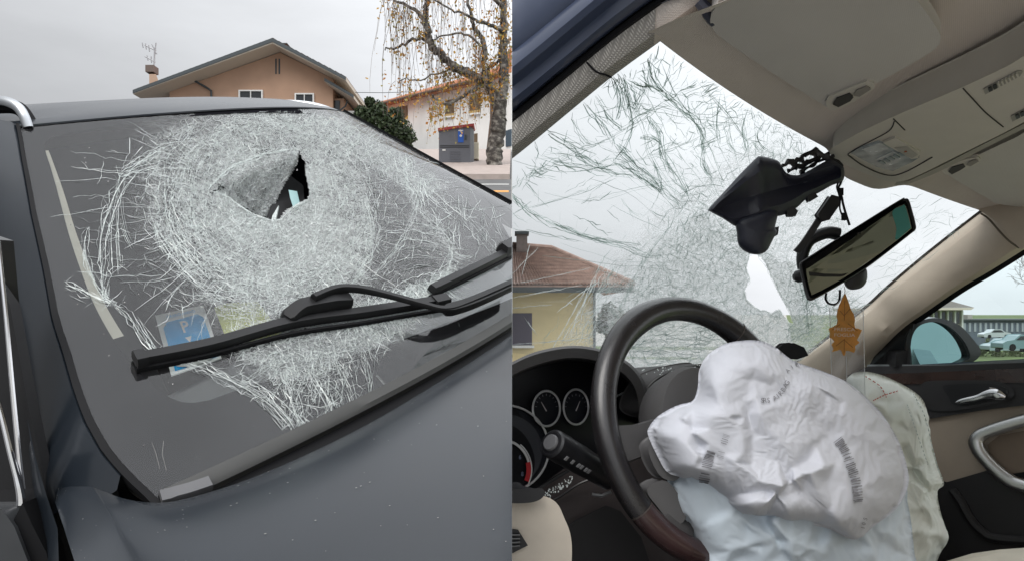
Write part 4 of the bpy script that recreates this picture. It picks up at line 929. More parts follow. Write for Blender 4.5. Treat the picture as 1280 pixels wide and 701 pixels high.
# birch on the kerb, in yellow leaf
TD = 19.
tr = thing('birch_tree', 'weeping birch with peeling bark and sparse yellow leaves by the cabinet', 'tree', AT(620, 219, TD))
m = mat('birch_bark', (.30, .28, .25), .9, vary=.3, scale=6, bump=.8, bscale=25, subs=(.06, .05, .045))
t_ = m.node_tree; b_ = t_.nodes['Principled BSDF']
tcn = N(t_, 'ShaderNodeTexCoord'); mpn = N(t_, 'ShaderNodeMapping'); mpn.inputs['Scale'].default_value = (2.2, 2.2, 3.0); t_.links.new(tcn.outputs['Object'], mpn.inputs[0])
nz = N(t_, 'ShaderNodeTexNoise'); nz.inputs['Scale'].default_value = 2.6; nz.inputs['Detail'].default_value = 9; nz.inputs['Roughness'].default_value = .65; t_.links.new(mpn.outputs[0], nz.inputs['Vector'])
rp_ = N(t_, 'ShaderNodeValToRGB'); rp_.color_ramp.elements[0].position = .46; rp_.color_ramp.elements[1].position = .68
rp_.color_ramp.elements[0].color = (.045, .038, .034, 1); rp_.color_ramp.elements[1].color = (.30, .275, .24, 1); t_.links.new(nz.outputs['Fac'], rp_.inputs[0]); t_.links.new(rp_.outputs[0], b_.inputs['Base Color'])
M_bark = m
M_twig = mat('twig_grey', (.20, .17, .15), .9)
def limb(pts, r0, r1, n=26, dd=0., m=M_bark, name='limb', par=tr, wob=.03):
    p = smoothpath([(a, b) for a, b in pts], n); ds = np.linspace(0, dd, n)
    P_ = np.array([AT(a, b, TD+q) for (a, b), q in zip(p, ds)])+NR.normal(0, wob, (n, 3))*np.linspace(.3, 1, n)[:, None]
    r = np.linspace(r0, r1, n)*(1+NR.normal(0, .07, n))
    V, f = tube(P_, r, 9); link(name, V, f, m, par); return P_
limb([(620, 224), (619, 214), (618, 190), (622, 165), (624, 145), (625, 128)], .225, .19, 30, 0, name='trunk', wob=.02)
L1 = limb([(624, 132), (615, 112), (600, 100), (580, 90), (565, 82), (552, 70), (540, 58), (535, 45), (532, 30)], .14, .085, 40, -.6)
L2 = limb([(532, 34), (531, 20), (534, 5), (536, -20), (532, -60), (520, -110)], .095, .03, 30, -.4)
L3 = limb([(531, 28), (522, 16), (510, 8), (495, 2), (480, -8)], .06, .02, 20, -.6)
L4 = limb([(538, 55), (528, 50), (515, 51), (505, 57), (492, 61), (481, 62)], .05, .02, 20, -.2, name='dead_branch')
L4b = limb([(525, 51), (524, 45)], .03, .02, 4, 0, name='dead_branch')
L5 = limb([(624, 135), (629, 110), (630, 85), (629, 55), (630, 20), (629, -20), (624, -70), (614, -130), (606, -190)], .15, .04, 40, .4)
L6 = limb([(618, 112), (608, 100), (604, 80), (606, 60), (600, 45), (592, 35), (588, 15), (580, -25), (570, -80)], .09, .025, 34, -.8)
L7 = limb([(606, 95), (612, 85), (622, 78), (630, 70)], .05, .03, 14, .2)
L8 = limb([(606, 62), (590, 48), (570, 42), (550, 46), (541, 50)], .035, .015, 20, -.6)
L9 = limb([(614, 106), (600, 108), (585, 116), (572, 124), (560, 130), (548, 127), (541, 120)], .06, .03, 26, -1.2)
L10 = limb([(629, 40), (615, 32), (600, 28), (585, 20), (560, 10), (530, -6)], .06, .015, 24, -1.5)
L11 = limb([(629, 10), (610, -10), (585, -30), (555, -45), (520, -60), (490, -58)], .07, .015, 26, -1.2)
L12 = limb([(627, -40), (600, -70), (570, -95), (535, -110), (500, -120)], .06, .012, 26, .8)
L13 = limb([(624, -70), (632, -110), (636, -160), (630, -220)], .05, .012, 20, .6)
L14 = limb([(570, 84), (560, 88), (545, 92), (525, 100), (505, 97), (497, 105)], .03, .01, 18, -.5)
L15 = limb([(616, -120), (590, -150), (560, -165), (530, -160)], .04, .012, 20, 1.0)
# hanging twigs and leaves
tw = MB(); lv = {0: MB(), 1: MB(), 2: MB()}
def leaf(p, s, k):
    n = unit(NR.normal(0, 1, 3)); a = unit(np.cross(n, NR.normal(0, 1, 3))); b = np.cross(n, a)
    lv[k].add([p, p+a*s*.5+b*s*.42, p+a*s*1.15+n*s*.15, p+a*s*.5-b*s*.42], [(0, 1, 2), (0, 2, 3)])
def hang(P0, ln, leaves, droop=1., sp=.25):
    n = 9; d = np.array([NR.normal(0, sp), NR.normal(0, sp), -.1]); q = [np.array(P0)]; v_ = d
    for i in range(n-1):
        v_ = v_*.74+np.array([NR.normal(0, .11), NR.normal(0, .11), -.36*droop]); q.append(q[-1]+unit(v_)*ln/(n-1))
    q = np.array(q); q = q[q[:, 0] < -.03]
    if len(q) < 3: return
    tw.add(*tube(q, np.linspace(.007, .0035, len(q)), 3, cap=False))
    for _ in range(leaves):
        i = NR.randint(1, len(q)); leaf(q[i]+NR.normal(0, .07, 3), NR.uniform(.03, .10), NR.choice([0, 0, 1, 2]))
def along(Lm, n, t0=0., t1=1.): return [Lm[int((t0+(t1-t0)*NR.rand())*(len(Lm)-1))]+NR.normal(0, .07, 3) for _ in range(n)]
for p in along(L10, 22, .1)+along(L11, 24, .1)+along(L12, 26, .1)+along(L3, 26)+along(L2, 26, .1)+along(L6, 30, .3): hang(p, NR.uniform(.5, 1.9), NR.randint(2, 12))
for p in along(L11, 30, .5)+along(L3, 26, .4)+along(L12, 20, .5): hang(p, NR.uniform(1.4, 3.2), NR.randint(1, 8), 1.3, .12)
for p in along(L5, 90, .35)+along(L13, 40)+along(L15, 50): hang(p, NR.uniform(.5, 1.8), NR.randint(6, 20))
for p in along(L9, 42, .1)+along(L14, 30): hang(p, NR.uniform(.3, 1.1), NR.randint(5, 14), .9)
for p in along(L1, 46, .1, .55): hang(p, NR.uniform(.3, .9), NR.randint(5, 12), .7, .5)
for p in along(L6, 30, 0, .4)+along(L7, 16): hang(p, NR.uniform(.3, .9), NR.randint(6, 14), .5, .6)
for p in along(L8, 26): hang(p, NR.uniform(.5, 1.6), NR.randint(1, 6), 1.2, .1)
for p in along(L1, 26, .5, 1): hang(p, NR.uniform(.6, 1.5), NR.randint(0, 3), 1.2, .1)
link('twigs', tw.V, tw.F, M_twig, tr, kind='stuff', clip='L')
for k, c in ((0, (.52, .30, .06)), (1, (.46, .20, .045)), (2, (.30, .26, .09))):
    link('leaves', lv[k].V, lv[k].F, mat(('leaf_yellow', 'leaf_rust', 'leaf_olive')[k], c, .7, vary=.3, scale=2, trans=.4), tr, kind='stuff', smooth=False, clip='L')
# planting bed edge and small shrubs
V, f = abox(AT(601, 0, 18)[0], -.05, 18.0, 19.9, zl(18.5)-.3, AT(0, 215.5, 18)[2]); o = link('planter_kerb', V, f, mat('red_brick_kerb', (.36, .17, .13), .9, vary=.15, scale=8), None, smooth=False); rebase(o, (AT(620, 0, 18)[0], 18.9, float(zl(18.5)))); tag(o, 'low reddish kerb round the foot of the birch', 'kerb')
def bush(name, label, blobs, d, n, cols, base, size):
    t = thing(name, label, 'shrub', base); mbs = [MB() for _ in cols]; stem = MB()
    for _ in range(n):
        c = blobs[NR.randint(len(blobs))]; ctr = AT(c[0], c[1], d); r = c[2]*d/F
        q = unit(NR.normal(0, 1, 3))*r*NR.uniform(.35, 1.08); p = ctr+q*np.array([1, .8, 1])
        nn = unit(q+NR.normal(0, .5, 3)*r); a = unit(np.cross(nn, NR.normal(0, 1, 3))); b = np.cross(nn, a); s = size*NR.uniform(.6, 1.4)
        mbs[NR.randint(len(cols))].add([p-a*s, p+b*s*.5+nn*s*.2, p+a*s, p-b*s*.5+nn*s*.2], [(0, 1, 2), (0, 2, 3)])
    for c in blobs: stem.add(*tube([np.asarray(base), AT(c[0], c[1], d)], [.05, .015], 6))
    link('stem', stem.V, stem.F, M_twig, t)
    for k, c in enumerate(cols): link('foliage', mbs[k].V, mbs[k].F, mat(name+'_leaf_'+'abc'[k], c, .6, vary=.3, scale=3, trans=.25), t, kind='stuff', smooth=False)
bush('laurel_bush', 'dense dark green bush rising between the car roof and the white house', [(470, 150, 18), (455, 150, 14), (488, 155, 16), (500, 165, 16), (472, 138, 12), (452, 142, 9), (508, 172, 12), (480, 170, 20), (455, 165, 16), (462, 128, 6), (495, 145, 10)], 28., 5200, [(.035, .06, .02), (.05, .075, .03), (.025, .04, .018)], AT(478, 195, 28), .085)
bush('small_shrub', 'small low green shrub at the foot of the street cabinet', [(598, 212, 8), (605, 216, 7), (592, 217, 7)], 20.3, 600, [(.03, .05, .02), (.045, .065, .03)], AT(598, 220, 20.3), .05)
# thin overhead cable
V, f = tube([AT(444, 116, 40)+np.array([0, 0, 0]), AT(480, 116.4, 41), AT(520, 115, 42)], .018, 5); o = link('overhead_cable', V, f, M_gut, None); rebase(o, AT(480, 116.4, 41)); tag(o, 'thin dark cable strung between the brown house and white house', 'cable')

# ------------------------------------------------------------------ RIGHT: cabin of a car seen through its open driver's door
carR = thing('open_car', 'car cabin with burst airbags, beige trim and a shattered windscreen seen from inside', 'car', RW((0, -.4, -1.1))[0])
def partR(name, V, Fc, m, parent=None, **k): return link(name, V, Fc, m, parent or carR, clip='R', **k)
def H(px, py, n, d): return RW(hit('R', px, py, n, d))[0]
def Hz(pts, z): return np.array([H(a, b, (0, 0, 1), z) for a, b in pts])
def Hx(pts, x): return np.array([H(a, b, (1, 0, 0), x) for a, b in pts])
def Hy(pts, y): return np.array([H(a, b, (0, 1, 0), y) for a, b in pts])
rx, ry, rz = RR[:, 0], RR[:, 1], RR[:, 2]
M_lining = weave('headlining', (.70, .63, .57), 150, strength=.5, dark=.8)
M_pilfab = weave('pillar_fabric', (.54, .51, .47), 84, strength=.9, dark=.42, ang=.9)
M_visor = weave('visor_vinyl', (.58, .555, .52), 170, strength=.4, dark=.85)
M_trimb = mat('beige_pillar', (.56, .48, .39), .75, vary=.04, bump=.25, bscale=1400)
M_cons = mat('console_beige', (.60, .57, .51), .6, vary=.03, bump=.1, bscale=1500)
M_door_bk = mat('door_black', (.018, .017, .019), .5, bump=.3, bscale=1300)
M_door_bg = mat('door_beige', (.37, .31, .25), .7, vary=.04, bump=.3, bscale=1200)
M_dashR = mat('dash_charcoal', (.055, .053, .054), .62, bump=.45, bscale=1000, vary=.06)
M_dashb = mat('dash_brown', (.045, .036, .036), .6, bump=.3, bscale=1100)
M_black = mat('cluster_black', (.008, .008, .010), .35)
M_print = mat('grey_print', (.20, .20, .22), .8)
# windscreen from inside
M_glassR = pane_mat('cracked_glass_inside', (.92, .94, .935), cell=230., gain=1.0, white=(.72, .76, .75), transl=.6)
M_crackR = crack_mat('crack_grey', (.38, .46, .43), .72, .95)
M_crackW = crack_mat('crack_bright', (.85, .9, .88), .55, .9)
HOLE_R = [(937, 318), (948, 318), (957, 331), (966, 350), (973, 366), (986, 388), (992, 405), (985, 402), (974, 386), (968, 388), (964, 392), (958, 388), (950, 387), (942, 382), (934, 374), (931, 362), (937, 350), (933, 336)]
DENSE_R = [(760, 395), (790, 350), (830, 300), (880, 262), (930, 300), (985, 330), (1010, 360), (1030, 400), (1010, 440), (960, 445), (900, 420), (840, 410), (800, 440), (770, 440)]
MID_R = [(700, 440), (770, 330), (860, 240), (940, 190), (1010, 200), (1060, 290), (1050, 340), (1080, 400), (1000, 445), (900, 440), (800, 455)]
def dentR(px):
    r = np.linalg.norm((px-np.array([955, 350]))*np.array([1/80., 1/70.]), axis=1)
    return -.045*np.exp(-r*r)+.0014*np.sin(px[:, 0]*.21+px[:, 1]*.13)*np.exp(-r*r*.25)
def WRx(u, v): return WR(u, np.asarray(v)*1.16-.16)
P, Fc, px = pane(WRx, DR, 330, 230, 1, 0, dentR, HOLE_R, tear=.03)
di = polydist(px, DENSE_R); ins = inpoly(px, DENSE_R)
cr = np.where(ins, .60+.2*np.clip(di/30, 0, 1), .60*np.exp(-di/22))
dm = polydist(px, MID_R); cr = np.maximum(cr, np.where(inpoly(px, MID_R), .42, .42*np.exp(-dm/14)))
fl = [(950, 322), (990, 330), (1000, 372), (1010, 420), (985, 400), (968, 352)]
cr = np.where(inpoly(px, fl), .85, cr)
LOWR = [(760, 385), (900, 395), (1000, 420), (1010, 470), (760, 470)]
cr = np.maximum(cr, np.where(inpoly(px, LOWR), .72, 0))
wsR = partR('windscreen', P, Fc, M_glassR, crush=cr)
lines = []; CR = (955, 350)
lines += splinters(DENSE_R, 2600, (3, 12), .0009, CR, (.35, .25, .4))
lines += splinters(MID_R, 800, (6, 34), .0009, None, (.62, 0, 0), fixed=-.78)
lines += splinters(MID_R, 300, (5, 22), .0010, None, (.3, 0, 0), fixed=.15)
lines += splinters([(860, 110), (940, 130), (1000, 165), (1000, 200), (940, 200), (870, 190)], 120, (8, 26), .0008, None, (.5, 0, 0), fixed=-.55)
lines += splinters([(940, 140), (1010, 165), (1010, 205), (950, 195)], 120, (6, 24), .0009, (965, 175), (.4, .3, .3))
lines += splinters([(845, 80), (900, 105), (960, 145), (900, 170), (850, 120)], 60, (10, 34), .0013, None, (.85, 0, 0), fixed=-.45)
lines += splinters([(815, 65), (860, 85), (850, 120), (820, 110)], 22, (12, 36), .0013, None, (.9, 0, 0), fixed=-1.15)
lines += splinters([(760, 95), (815, 70), (815, 110), (780, 140)], 70, (6, 26), .0015, None, (.6, 0, 0), fixed=1.35)
lines += splinters([(800, 130), (870, 120), (900, 180), (850, 240), (810, 190)], 120, (4, 20), .0010, None, (.3, 0, 0), fixed=.9)
lines += splinters([(785, 180), (850, 180), (835, 215), (800, 215)], 20, (14, 40), .0012, None, (.95, 0, 0), fixed=-.45)
lines += splinters([(700, 235), (780, 225), (760, 265), (700, 270)], 20, (10, 38), .0013, None, (.95, 0, 0), fixed=-.62)
lines += splinters([(650, 205), (720, 160), (700, 205), (650, 225)], 40, (8, 40), .0013, None, (.8, 0, 0), fixed=.45)
lines += splinters([(1060, 230), (1110, 235), (1215, 272), (1150, 330), (1100, 372), (1075, 340), (1145, 290), (1130, 250)], 120, (8, 30), .0008, None, (.7, 0, 0), fixed=-.42)
lines += splinters([(960, 395), (1035, 345), (1050, 370), (1085, 372), (1060, 400), (1000, 445)], 200, (8, 30), .0013, None, (.7, 0, 0), fixed=-.55)
lines += splinters([(785, 410), (895, 402), (898, 455), (785, 460)], 360, (8, 34), .0014, None, (.75, 0, 0), fixed=-.05)
lines += splinters([(660, 440), (700, 400), (740, 340), (790, 330), (740, 430)], 70, (8, 40), .0009, None, (.8, 0, 0), fixed=-1.0)
lines += polar_web(CR, np.r_[34, 41, 48, 56, 64, 73, 83, 94, 106, 119, 133], 96, 1.1, .72, .6, .0010, keep=lambda a: inpoly(a[None], MID_R)[0])
lines += shard_web(DENSE_R, 7, .0010, .3, (1.6, 1), -.78)
lines += shard_web(MID_R, 10, .0009, .35, (2.2, 1), -.78)
lines += shard_web([(775, 95), (818, 64), (905, 110), (960, 145), (950, 200), (880, 240), (830, 225), (800, 160)], 15, .0011, .3, (1.3, 1), -.6)
lines += shard_web([(880, 130), (950, 140), (1005, 165), (1005, 205), (940, 200), (890, 200)], 9, .0008, .35)
lines += shard_web([(655, 215), (760, 110), (800, 170), (840, 245), (760, 215)], 21, .0010, .45, (2., 1), .4)
lines += shard_web([(1060, 230), (1215, 272), (1150, 330), (1090, 380), (1075, 340), (1145, 290)], 14, .0007, .5, (2.2, 1), -.45)
lines += shard_web([(960, 395), (1050, 370), (1085, 372), (1060, 400), (1000, 447)], 8, .0012, .3, (2.4, 1), -.55)
lines += shard_web([(785, 410), (895, 402), (898, 455), (785, 460)], 8, .0012, .3, (2.6, 1), 0)
for a_ in np.linspace(2.7, 5.4, 40):
    r0_ = NR.uniform(70, 150); r1_ = r0_+NR.uniform(60, 190); dv_ = np.array([math.cos(a_), math.sin(a_)]); lines.append((jag([np.array(CR)+dv_*r0_, np.array(CR)+dv_*(r0_+r1_)/2+NR.normal(0, 6, 2), np.array(CR)+dv_*r1_], 14, .7), .0008))
for P_ in ([(640, 200), (700, 215), (770, 205), (830, 190), (890, 165)], [(700, 165), (760, 185), (800, 215), (860, 250)], [(770, 100), (800, 150), (815, 200), (860, 262)], [(825, 75), (845, 118), (880, 170), (905, 225)], [(680, 240), (740, 250), (800, 235), (860, 225)], [(870, 100), (905, 140), (935, 180)], [(720, 150), (790, 130), (850, 140), (930, 150)], [(650, 262), (720, 240), (770, 218)]): lines += bundle(P_, 3, 3, .0009, step=12, amp=.6, frac=(.5, 1.))
BR = [([(600, 262), (640, 233), (665, 219), (691, 205), (722, 188), (753, 175), (787, 157), (825, 130), (845, 118)], 34, 3.0), ([(684, 164), (705, 176), (722, 185), (745, 193)], 14, 4), ([(719, 192), (745, 205), (770, 199), (790, 210), (804, 219), (827, 236)], 36, 4.0),
      ([(770, 180), (795, 205), (820, 225), (828, 240)], 20, 3.5), ([(719, 192), (760, 213), (800, 222), (825, 240)], 20, 3), ([(690, 204), (730, 210), (770, 218)], 9, 3),
      ([(732, 130), (742, 142), (753, 154), (767, 178)], 14, 4), ([(743, 120), (752, 135), (762, 150), (777, 163)], 12, 4), ([(777, 99), (783, 120), (787, 137), (791, 160), (769, 200)], 12, 3.5), ([(716, 140), (720, 160), (735, 180)], 5, 2),
      ([(765, 97), (775, 120), (770, 150)], 8, 3), ([(815, 68), (812, 85), (818, 103), (832, 116)], 16, 3.5), ([(785, 100), (800, 108), (818, 108)], 8, 2.5), ([(790, 140), (800, 125), (808, 103)], 10, 3),
      ([(808, 103), (822, 110), (835, 120), (852, 137), (868, 150), (876, 164), (878, 190)], 26, 3.6), ([(845, 118), (865, 110), (887, 97)], 10, 2.5), ([(811, 147), (818, 158), (825, 168), (828, 192), (842, 216), (859, 243)], 30, 3.4), ([(800, 172), (815, 172), (827, 180)], 8, 2),
      ([(824, 240), (826, 225), (815, 200)], 6, 2), ([(825, 238), (840, 250), (852, 262)], 10, 4), ([(825, 233), (822, 246), (807, 269), (790, 265), (776, 248)], 5, 1.2), ([(809, 269), (810, 289)], 3, .8), ([(813, 262), (826, 270), (838, 270)], 4, 1.5),
      ([(636, 240), (646, 250), (669, 269), (702, 284), (748, 299), (784, 308), (804, 318), (830, 318)], 22, 3), ([(640, 284), (686, 294), (732, 303)], 4, 1.4), ([(655, 227), (670, 243), (686, 259)], 4, 1.2), ([(700, 282), (730, 295), (765, 300), (800, 305)], 9, 2), ([(640, 268), (664, 252)], 3, 1), ([(640, 265), (655, 275)], 3, 2),
      ([(735, 275), (752, 288), (760, 294)], 2, 1), ([(866, 240), (840, 278), (810, 318), (790, 355), (775, 390)], 7, 1.2), ([(880, 250), (840, 310), (815, 350), (790, 385)], 5, 4),
      ([(880, 182), (878, 205), (890, 222)], 8, 3), ([(850, 240), (880, 228), (905, 230)], 12, 5), ([(862, 190), (880, 180), (900, 170)], 6, 3), ([(900, 120), (895, 150), (900, 180)], 5, 1.5), ([(915, 150), (910, 175), (920, 190)], 6, 2), ([(935, 135), (928, 160), (935, 190)], 7, 2),
      ([(955, 150), (945, 172), (960, 190)], 6, 2), ([(870, 155), (900, 158), (920, 150)], 6, 2), ([(995, 345), (1008, 380), (1012, 420)], 14, 4), ([(700, 170), (712, 178), (725, 180)], 4, 2), ([(668, 205), (672, 190), (668, 175)], 2, 1)]
for b in BR:
    if b[1] >= 8: lines += ladder(b[0], b[2]*1.25, .0013, 7, 3 if b[1] < 20 else 4)+bundle(b[0], 3, b[2]*.7, .0014, step=11, amp=.5, frac=(.5, 1.))
    else: lines += bundle(b[0], max(2, int(b[1]*.7)), b[2]*.8, .0013, amp=.8, frac=(.5, 1.))+feather(b[0], b[1], 13, .0009, ang=.7)
def WRo(u, v): return WRx(u, v)
mb = strips(WRo, lines, 1, .0012, dentR, HOLE_R); partR('crack', mb.V, mb.F, M_crackR, wsR, kind='stuff', smooth=False)
lw = []
hr_ = np.array(HOLE_R+HOLE_R[:1], float)
for _ in range(3): lw.append((jag(hr_+NR.normal(0, 1.2, hr_.shape)+(hr_-hr_.mean(0))*.05, 5, .8), .0016))
lw += [(jag([p, p+(p-hr_.mean(0))*NR.uniform(.05, .35)+NR.normal(0, 2, 2)], 5, .5), .0011) for p in smoothpath(hr_, 60)]
for P_ in ([(630, 357), (699, 343), (742, 333)], [(630, 374), (670, 366), (728, 356)], [(630, 380), (700, 376), (716, 379)], [(630, 385), (690, 380)], [(630, 436), (660, 430), (699, 425), (745, 420)], [(640, 430), (720, 424)], [(630, 352), (673, 308)], [(652, 345), (662, 305)], [(696, 390), (720, 370), (750, 350)], [(655, 395), (665, 410), (672, 418)], [(700, 430), (726, 385), (745, 350)], [(690, 435), (735, 355)], [(712, 420), (748, 340)], [(735, 400), (755, 380), (790, 374)], [(725, 392), (760, 380)]): lw += bundle(P_, 2, .8, .0017, amp=.5)
lw += splinters([(700, 430), (745, 335), (765, 335), (735, 430)], 60, (10, 36), .0014, None, (.9, 0, 0), fixed=-1.05)
mb = strips(WRo, lw, 1, .0012, dentR); partR('bright_crack', mb.V, mb.F, M_crackW, wsR, kind='stuff', smooth=False)
# driver-side pillar and open door frame (upper left): trim, body flange, outer skin
def dep_edge(px, py):
    u, v, _ = invert(WR, [(px, py)]); return float(WR(u, v)[0][1])
xsK = [(520, 292, 1.26), (560, 258, 1.235), (640, 198, None), (700, 149, None), (763, 97, None), (816, 58, None), (855, 30, 1.02), (897, 0, .985), (960, -46, .93), (1100, -150, .82)]
base = np.array([(a, b, (d or dep_edge(a, b))-.006) for a, b, d in xsK])
base = np.c_[smoothpath(base[:, :2], 60), np.interp(np.linspace(0, 1, 60), np.linspace(0, 1, len(base)), base[:, 2])]
def railrow(off, dd): return np.array([AT(a+off*.05, b-off, d+dd) for a, b, d in base])
ROWT = [(-1, .03), (0, .0), (3, -.012), (14, -.030), (30, -.040), (46, -.042)]
n1 = 34
V, f = loft([railrow(*r)[:n1] for r in ROWT]); partR('pillar_trim', V, f, M_pilfab)
V, f = loft([railrow(*r)[n1-1:] for r in [(q[0]*1.0, q[1]+.002) for q in ROWT]]); partR('roof_side_trim', V, f, M_lining)
sm = np.array([AT(a, b, d) for a, b, d in ((733, 78, 1.06), (745, 90, 1.062), (757, 94, 1.068), (764, 97, 1.08))]); V, f = tube(smoothpath(sm, 10), .0016, 6); partR('trim_seam', V, f, M_rub)
V, f = loft([railrow(*r) for r in ((44, -.036), (50, -.046), (57, -.046), (60, -.030))]); partR('door_seal', V, f, M_rub)
V, f = loft([railrow(*r) for r in ((58, -.032), (64, -.060), (76, -.075), (92, -.078), (98, -.086), (106, -.100), (118, -.108), (130, -.106), (138, -.096), (144, -.100), (170, -.110), (210, -.10), (260, -.06))]); partR('door_frame', V, f, M_navy)
# headlining
nx_ = 74; uu = np.linspace(-1.06, 1.06, nx_)
rows = []
for dy, dz in ((.004, -.004), (.0, -.008), (-.02, -.004), (-.06, .004), (-.12, .012), (-.22, .022), (-.4, .03), (-.7, .034), (-1.1, .03), (-1.6, .01), (-1.9, -.06)):
    e = WS(uu*.99, np.full(nx_, .992), DR, -1); e = e.copy(); e[:, 1] += dy; e[:, 2] += dz
    e[:, 0] *= 1+.06*min(1, -dy/.3) if dy < 0 else 1
    e[:, 2] -= .06*np.abs(uu/1.06)**10*min(1., max(0., -dy/.2))
    bmp = np.exp(-((e[:, 0]-.12)/.115)**4)
    e[:, 2] -= .030*bmp*np.exp(-(max(0., -dy-.03)/.12)**2); e[:, 1] += .02*bmp*(dy > -.1)
    rows.append(RW(e))
V, f = loft(rows); partR('headlining', V, f, M_lining)
ro = [np.asarray(r)+rz*.035 for r in rows]
V, f = loft(ro); partR('roof_skin', V, f, M_navy)
# sun visors
vz = .364
vp = smoothpath([(1120, -26), (1148, 4), (1163, 24), (1174, 42), (1175, 52), (1168, 62), (1140, 80), (1095, 105), (1052, 133), (1040, 138), (1030, 132), (962, 89), (905, 50), (893, 38), (888, 26), (896, 8), (930, -26)], 70, True)
V, f = prism(Hz(vp, vz), rz*.02); vis = partR('sun_visor', V, f, M_visor, bevel=.0045, label='driver sun visor above the wheel')
def clip_part(pts, z, par, m, th=.006, nm='visor_clip'): V, f = prism(Hz(pts, z), rz*th); return partR(nm, V, f, m, par, bevel=.0012)
clip_part([(1033, 128), (1036, 122), (1060, 112), (1084, 102), (1092, 105), (1092, 111), (1062, 130), (1044, 138), (1036, 136)], vz-.004, vis, M_cons)
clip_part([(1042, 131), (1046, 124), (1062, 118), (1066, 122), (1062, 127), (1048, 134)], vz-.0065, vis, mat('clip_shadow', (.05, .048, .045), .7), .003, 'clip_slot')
clip_part([(1068, 120), (1071, 114), (1083, 109), (1088, 112), (1074, 121)], vz-.0065, vis, mat('clip_inner', (.28, .26, .235), .7), .003, 'clip_slot')
vp2 = smoothpath([(1181, 212), (1200, 203), (1226, 194), (1270, 174), (1330, 150), (1330, 262), (1275, 258), (1248, 254), (1238, 248), (1218, 237)], 60, True)
V, f = prism(Hz(vp2, .364), rz*.02); vis2 = partR('sun_visor', V, f, M_visor, bevel=.0045, label='passenger sun visor')
clip_part([(1178, 214), (1184, 209), (1206, 200), (1222, 197), (1226, 200), (1222, 205), (1196, 216), (1182, 219)], .359, vis2, M_cons)
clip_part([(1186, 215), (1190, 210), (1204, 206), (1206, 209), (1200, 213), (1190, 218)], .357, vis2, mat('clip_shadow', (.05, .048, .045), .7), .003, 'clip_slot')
clip_part([(1209, 207), (1211, 203), (1220, 200), (1223, 202), (1213, 208)], .357, vis2, mat('clip_inner', (.28, .26, .235), .7), .003, 'clip_slot')
V, f = tube([H(874, 2, (0, 0, 1), .385), H(884, 14, (0, 0, 1), .374), H(890, 26, (0, 0, 1), .370), H(905, 40, (0, 0, 1), .372)], [.008, .009, .007, .005], 8); partR('visor_pivot', V, f, mat('pivot_dark', (.05, .055, .08), .5), vis)
# overhead console
cz = .352
cp = smoothpath([(1041, 190), (1046, 184), (1080, 165), (1128, 143), (1206, 110), (1262, 84), (1330, 50), (1330, 128), (1280, 151), (1252, 166), (1212, 186), (1180, 202), (1150, 217), (1128, 226), (1112, 226), (1090, 219), (1062, 207), (1044, 197)], 90, True)
V, f = prism(Hz(cp, cz), rz*.05); con = partR('overhead_console', V, f, M_cons, bevel=.006)
lp = smoothpath([(1092, 222), (1128, 228), (1150, 220), (1182, 205), (1215, 188), (1255, 168), (1300, 145), (1330, 130), (1330, 136), (1300, 151), (1256, 173), (1215, 194), (1182, 211), (1150, 225), (1126, 232), (1095, 227)], 60, True)
V, f = prism(Hz(lp, cz+.006), rz*.04); partR('console_lip', V, f, mat('lip_beige', (.40, .38, .33), .7), con)
def onc_(pts, h, m, nm, th=.003, bv=.0008, par=None): V, f = prism(Hz(pts, cz-h), rz*th); return partR(nm, V, f, m, par or con, bevel=bv)
M_seam = mat('panel_seam', (.03, .028, .026), .8)
def seam(pts, h=.0006, w=.0011, par=None):
    q = Hz(smoothpath(pts, 20), cz-h) if len(pts) > 2 else Hz([pts[0], pts[1]], cz-h); V, f = tube(q, w, 5); partR('panel_seam', V, f, M_seam, par or con)
seam([(1117, 149), (1124, 156), (1131, 163)]); seam([(1204, 111), (1216, 124), (1232, 141), (1254, 159)])
seam([(1060, 193), (1074, 184), (1110, 165), (1118, 152)]); seam([(1165, 197), (1130, 216), (1108, 219), (1080, 208), (1060, 194)], w=.0014)
M_dome = mat('dome_lens', (.36, .40, .42), .12, vary=.35, scale=45, spec=.8)
dl = onc_([(1064, 192), (1072, 187), (1098, 178), (1110, 183), (1149, 197), (1140, 203), (1116, 214), (1096, 209)], .003, M_dome, 'dome_light')
onc_([(1078, 187), (1100, 179), (1112, 186), (1090, 195)], .0042, mat('dome_reflector', (.62, .66, .68), .25, .4, vary=.2, scale=90), 'reflector', .0015, .0004, dl)
onc_([(1096, 199), (1116, 190), (1136, 196), (1112, 208)], .0042, mat('dome_reflector', (.62, .66, .68), .25, .4, vary=.2, scale=90), 'reflector', .0015, .0004, dl)
for k in range(5): onc_([(1098+6*k, 203-2.6*k), (1101+6*k, 201.5-2.6*k), (1107+6*k, 205-2.6*k), (1104+6*k, 206.5-2.6*k)], .006, mat('lens_rib', (.25, .3, .32), .2), 'lens_rib', .0012, .0003, dl)
sw = onc_([(1104, 179), (1119, 173), (1150, 191), (1147, 198), (1140, 199), (1120, 188)], .0045, M_cons, 'light_switch', .004)
onc_([(1118, 185), (1134, 184), (1147, 194), (1140, 198), (1130, 194)], .0055, mat('switch_rocker', (.40, .385, .35), .5), 'rocker', .003, .0006, sw)
V, f = tube(Hz([(1131, 190), (1133, 189.4)], cz-.0062), .0018, 6); partR('indicator_dot', V, f, mat('dot_red', (.4, .12, .05), .5), sw)
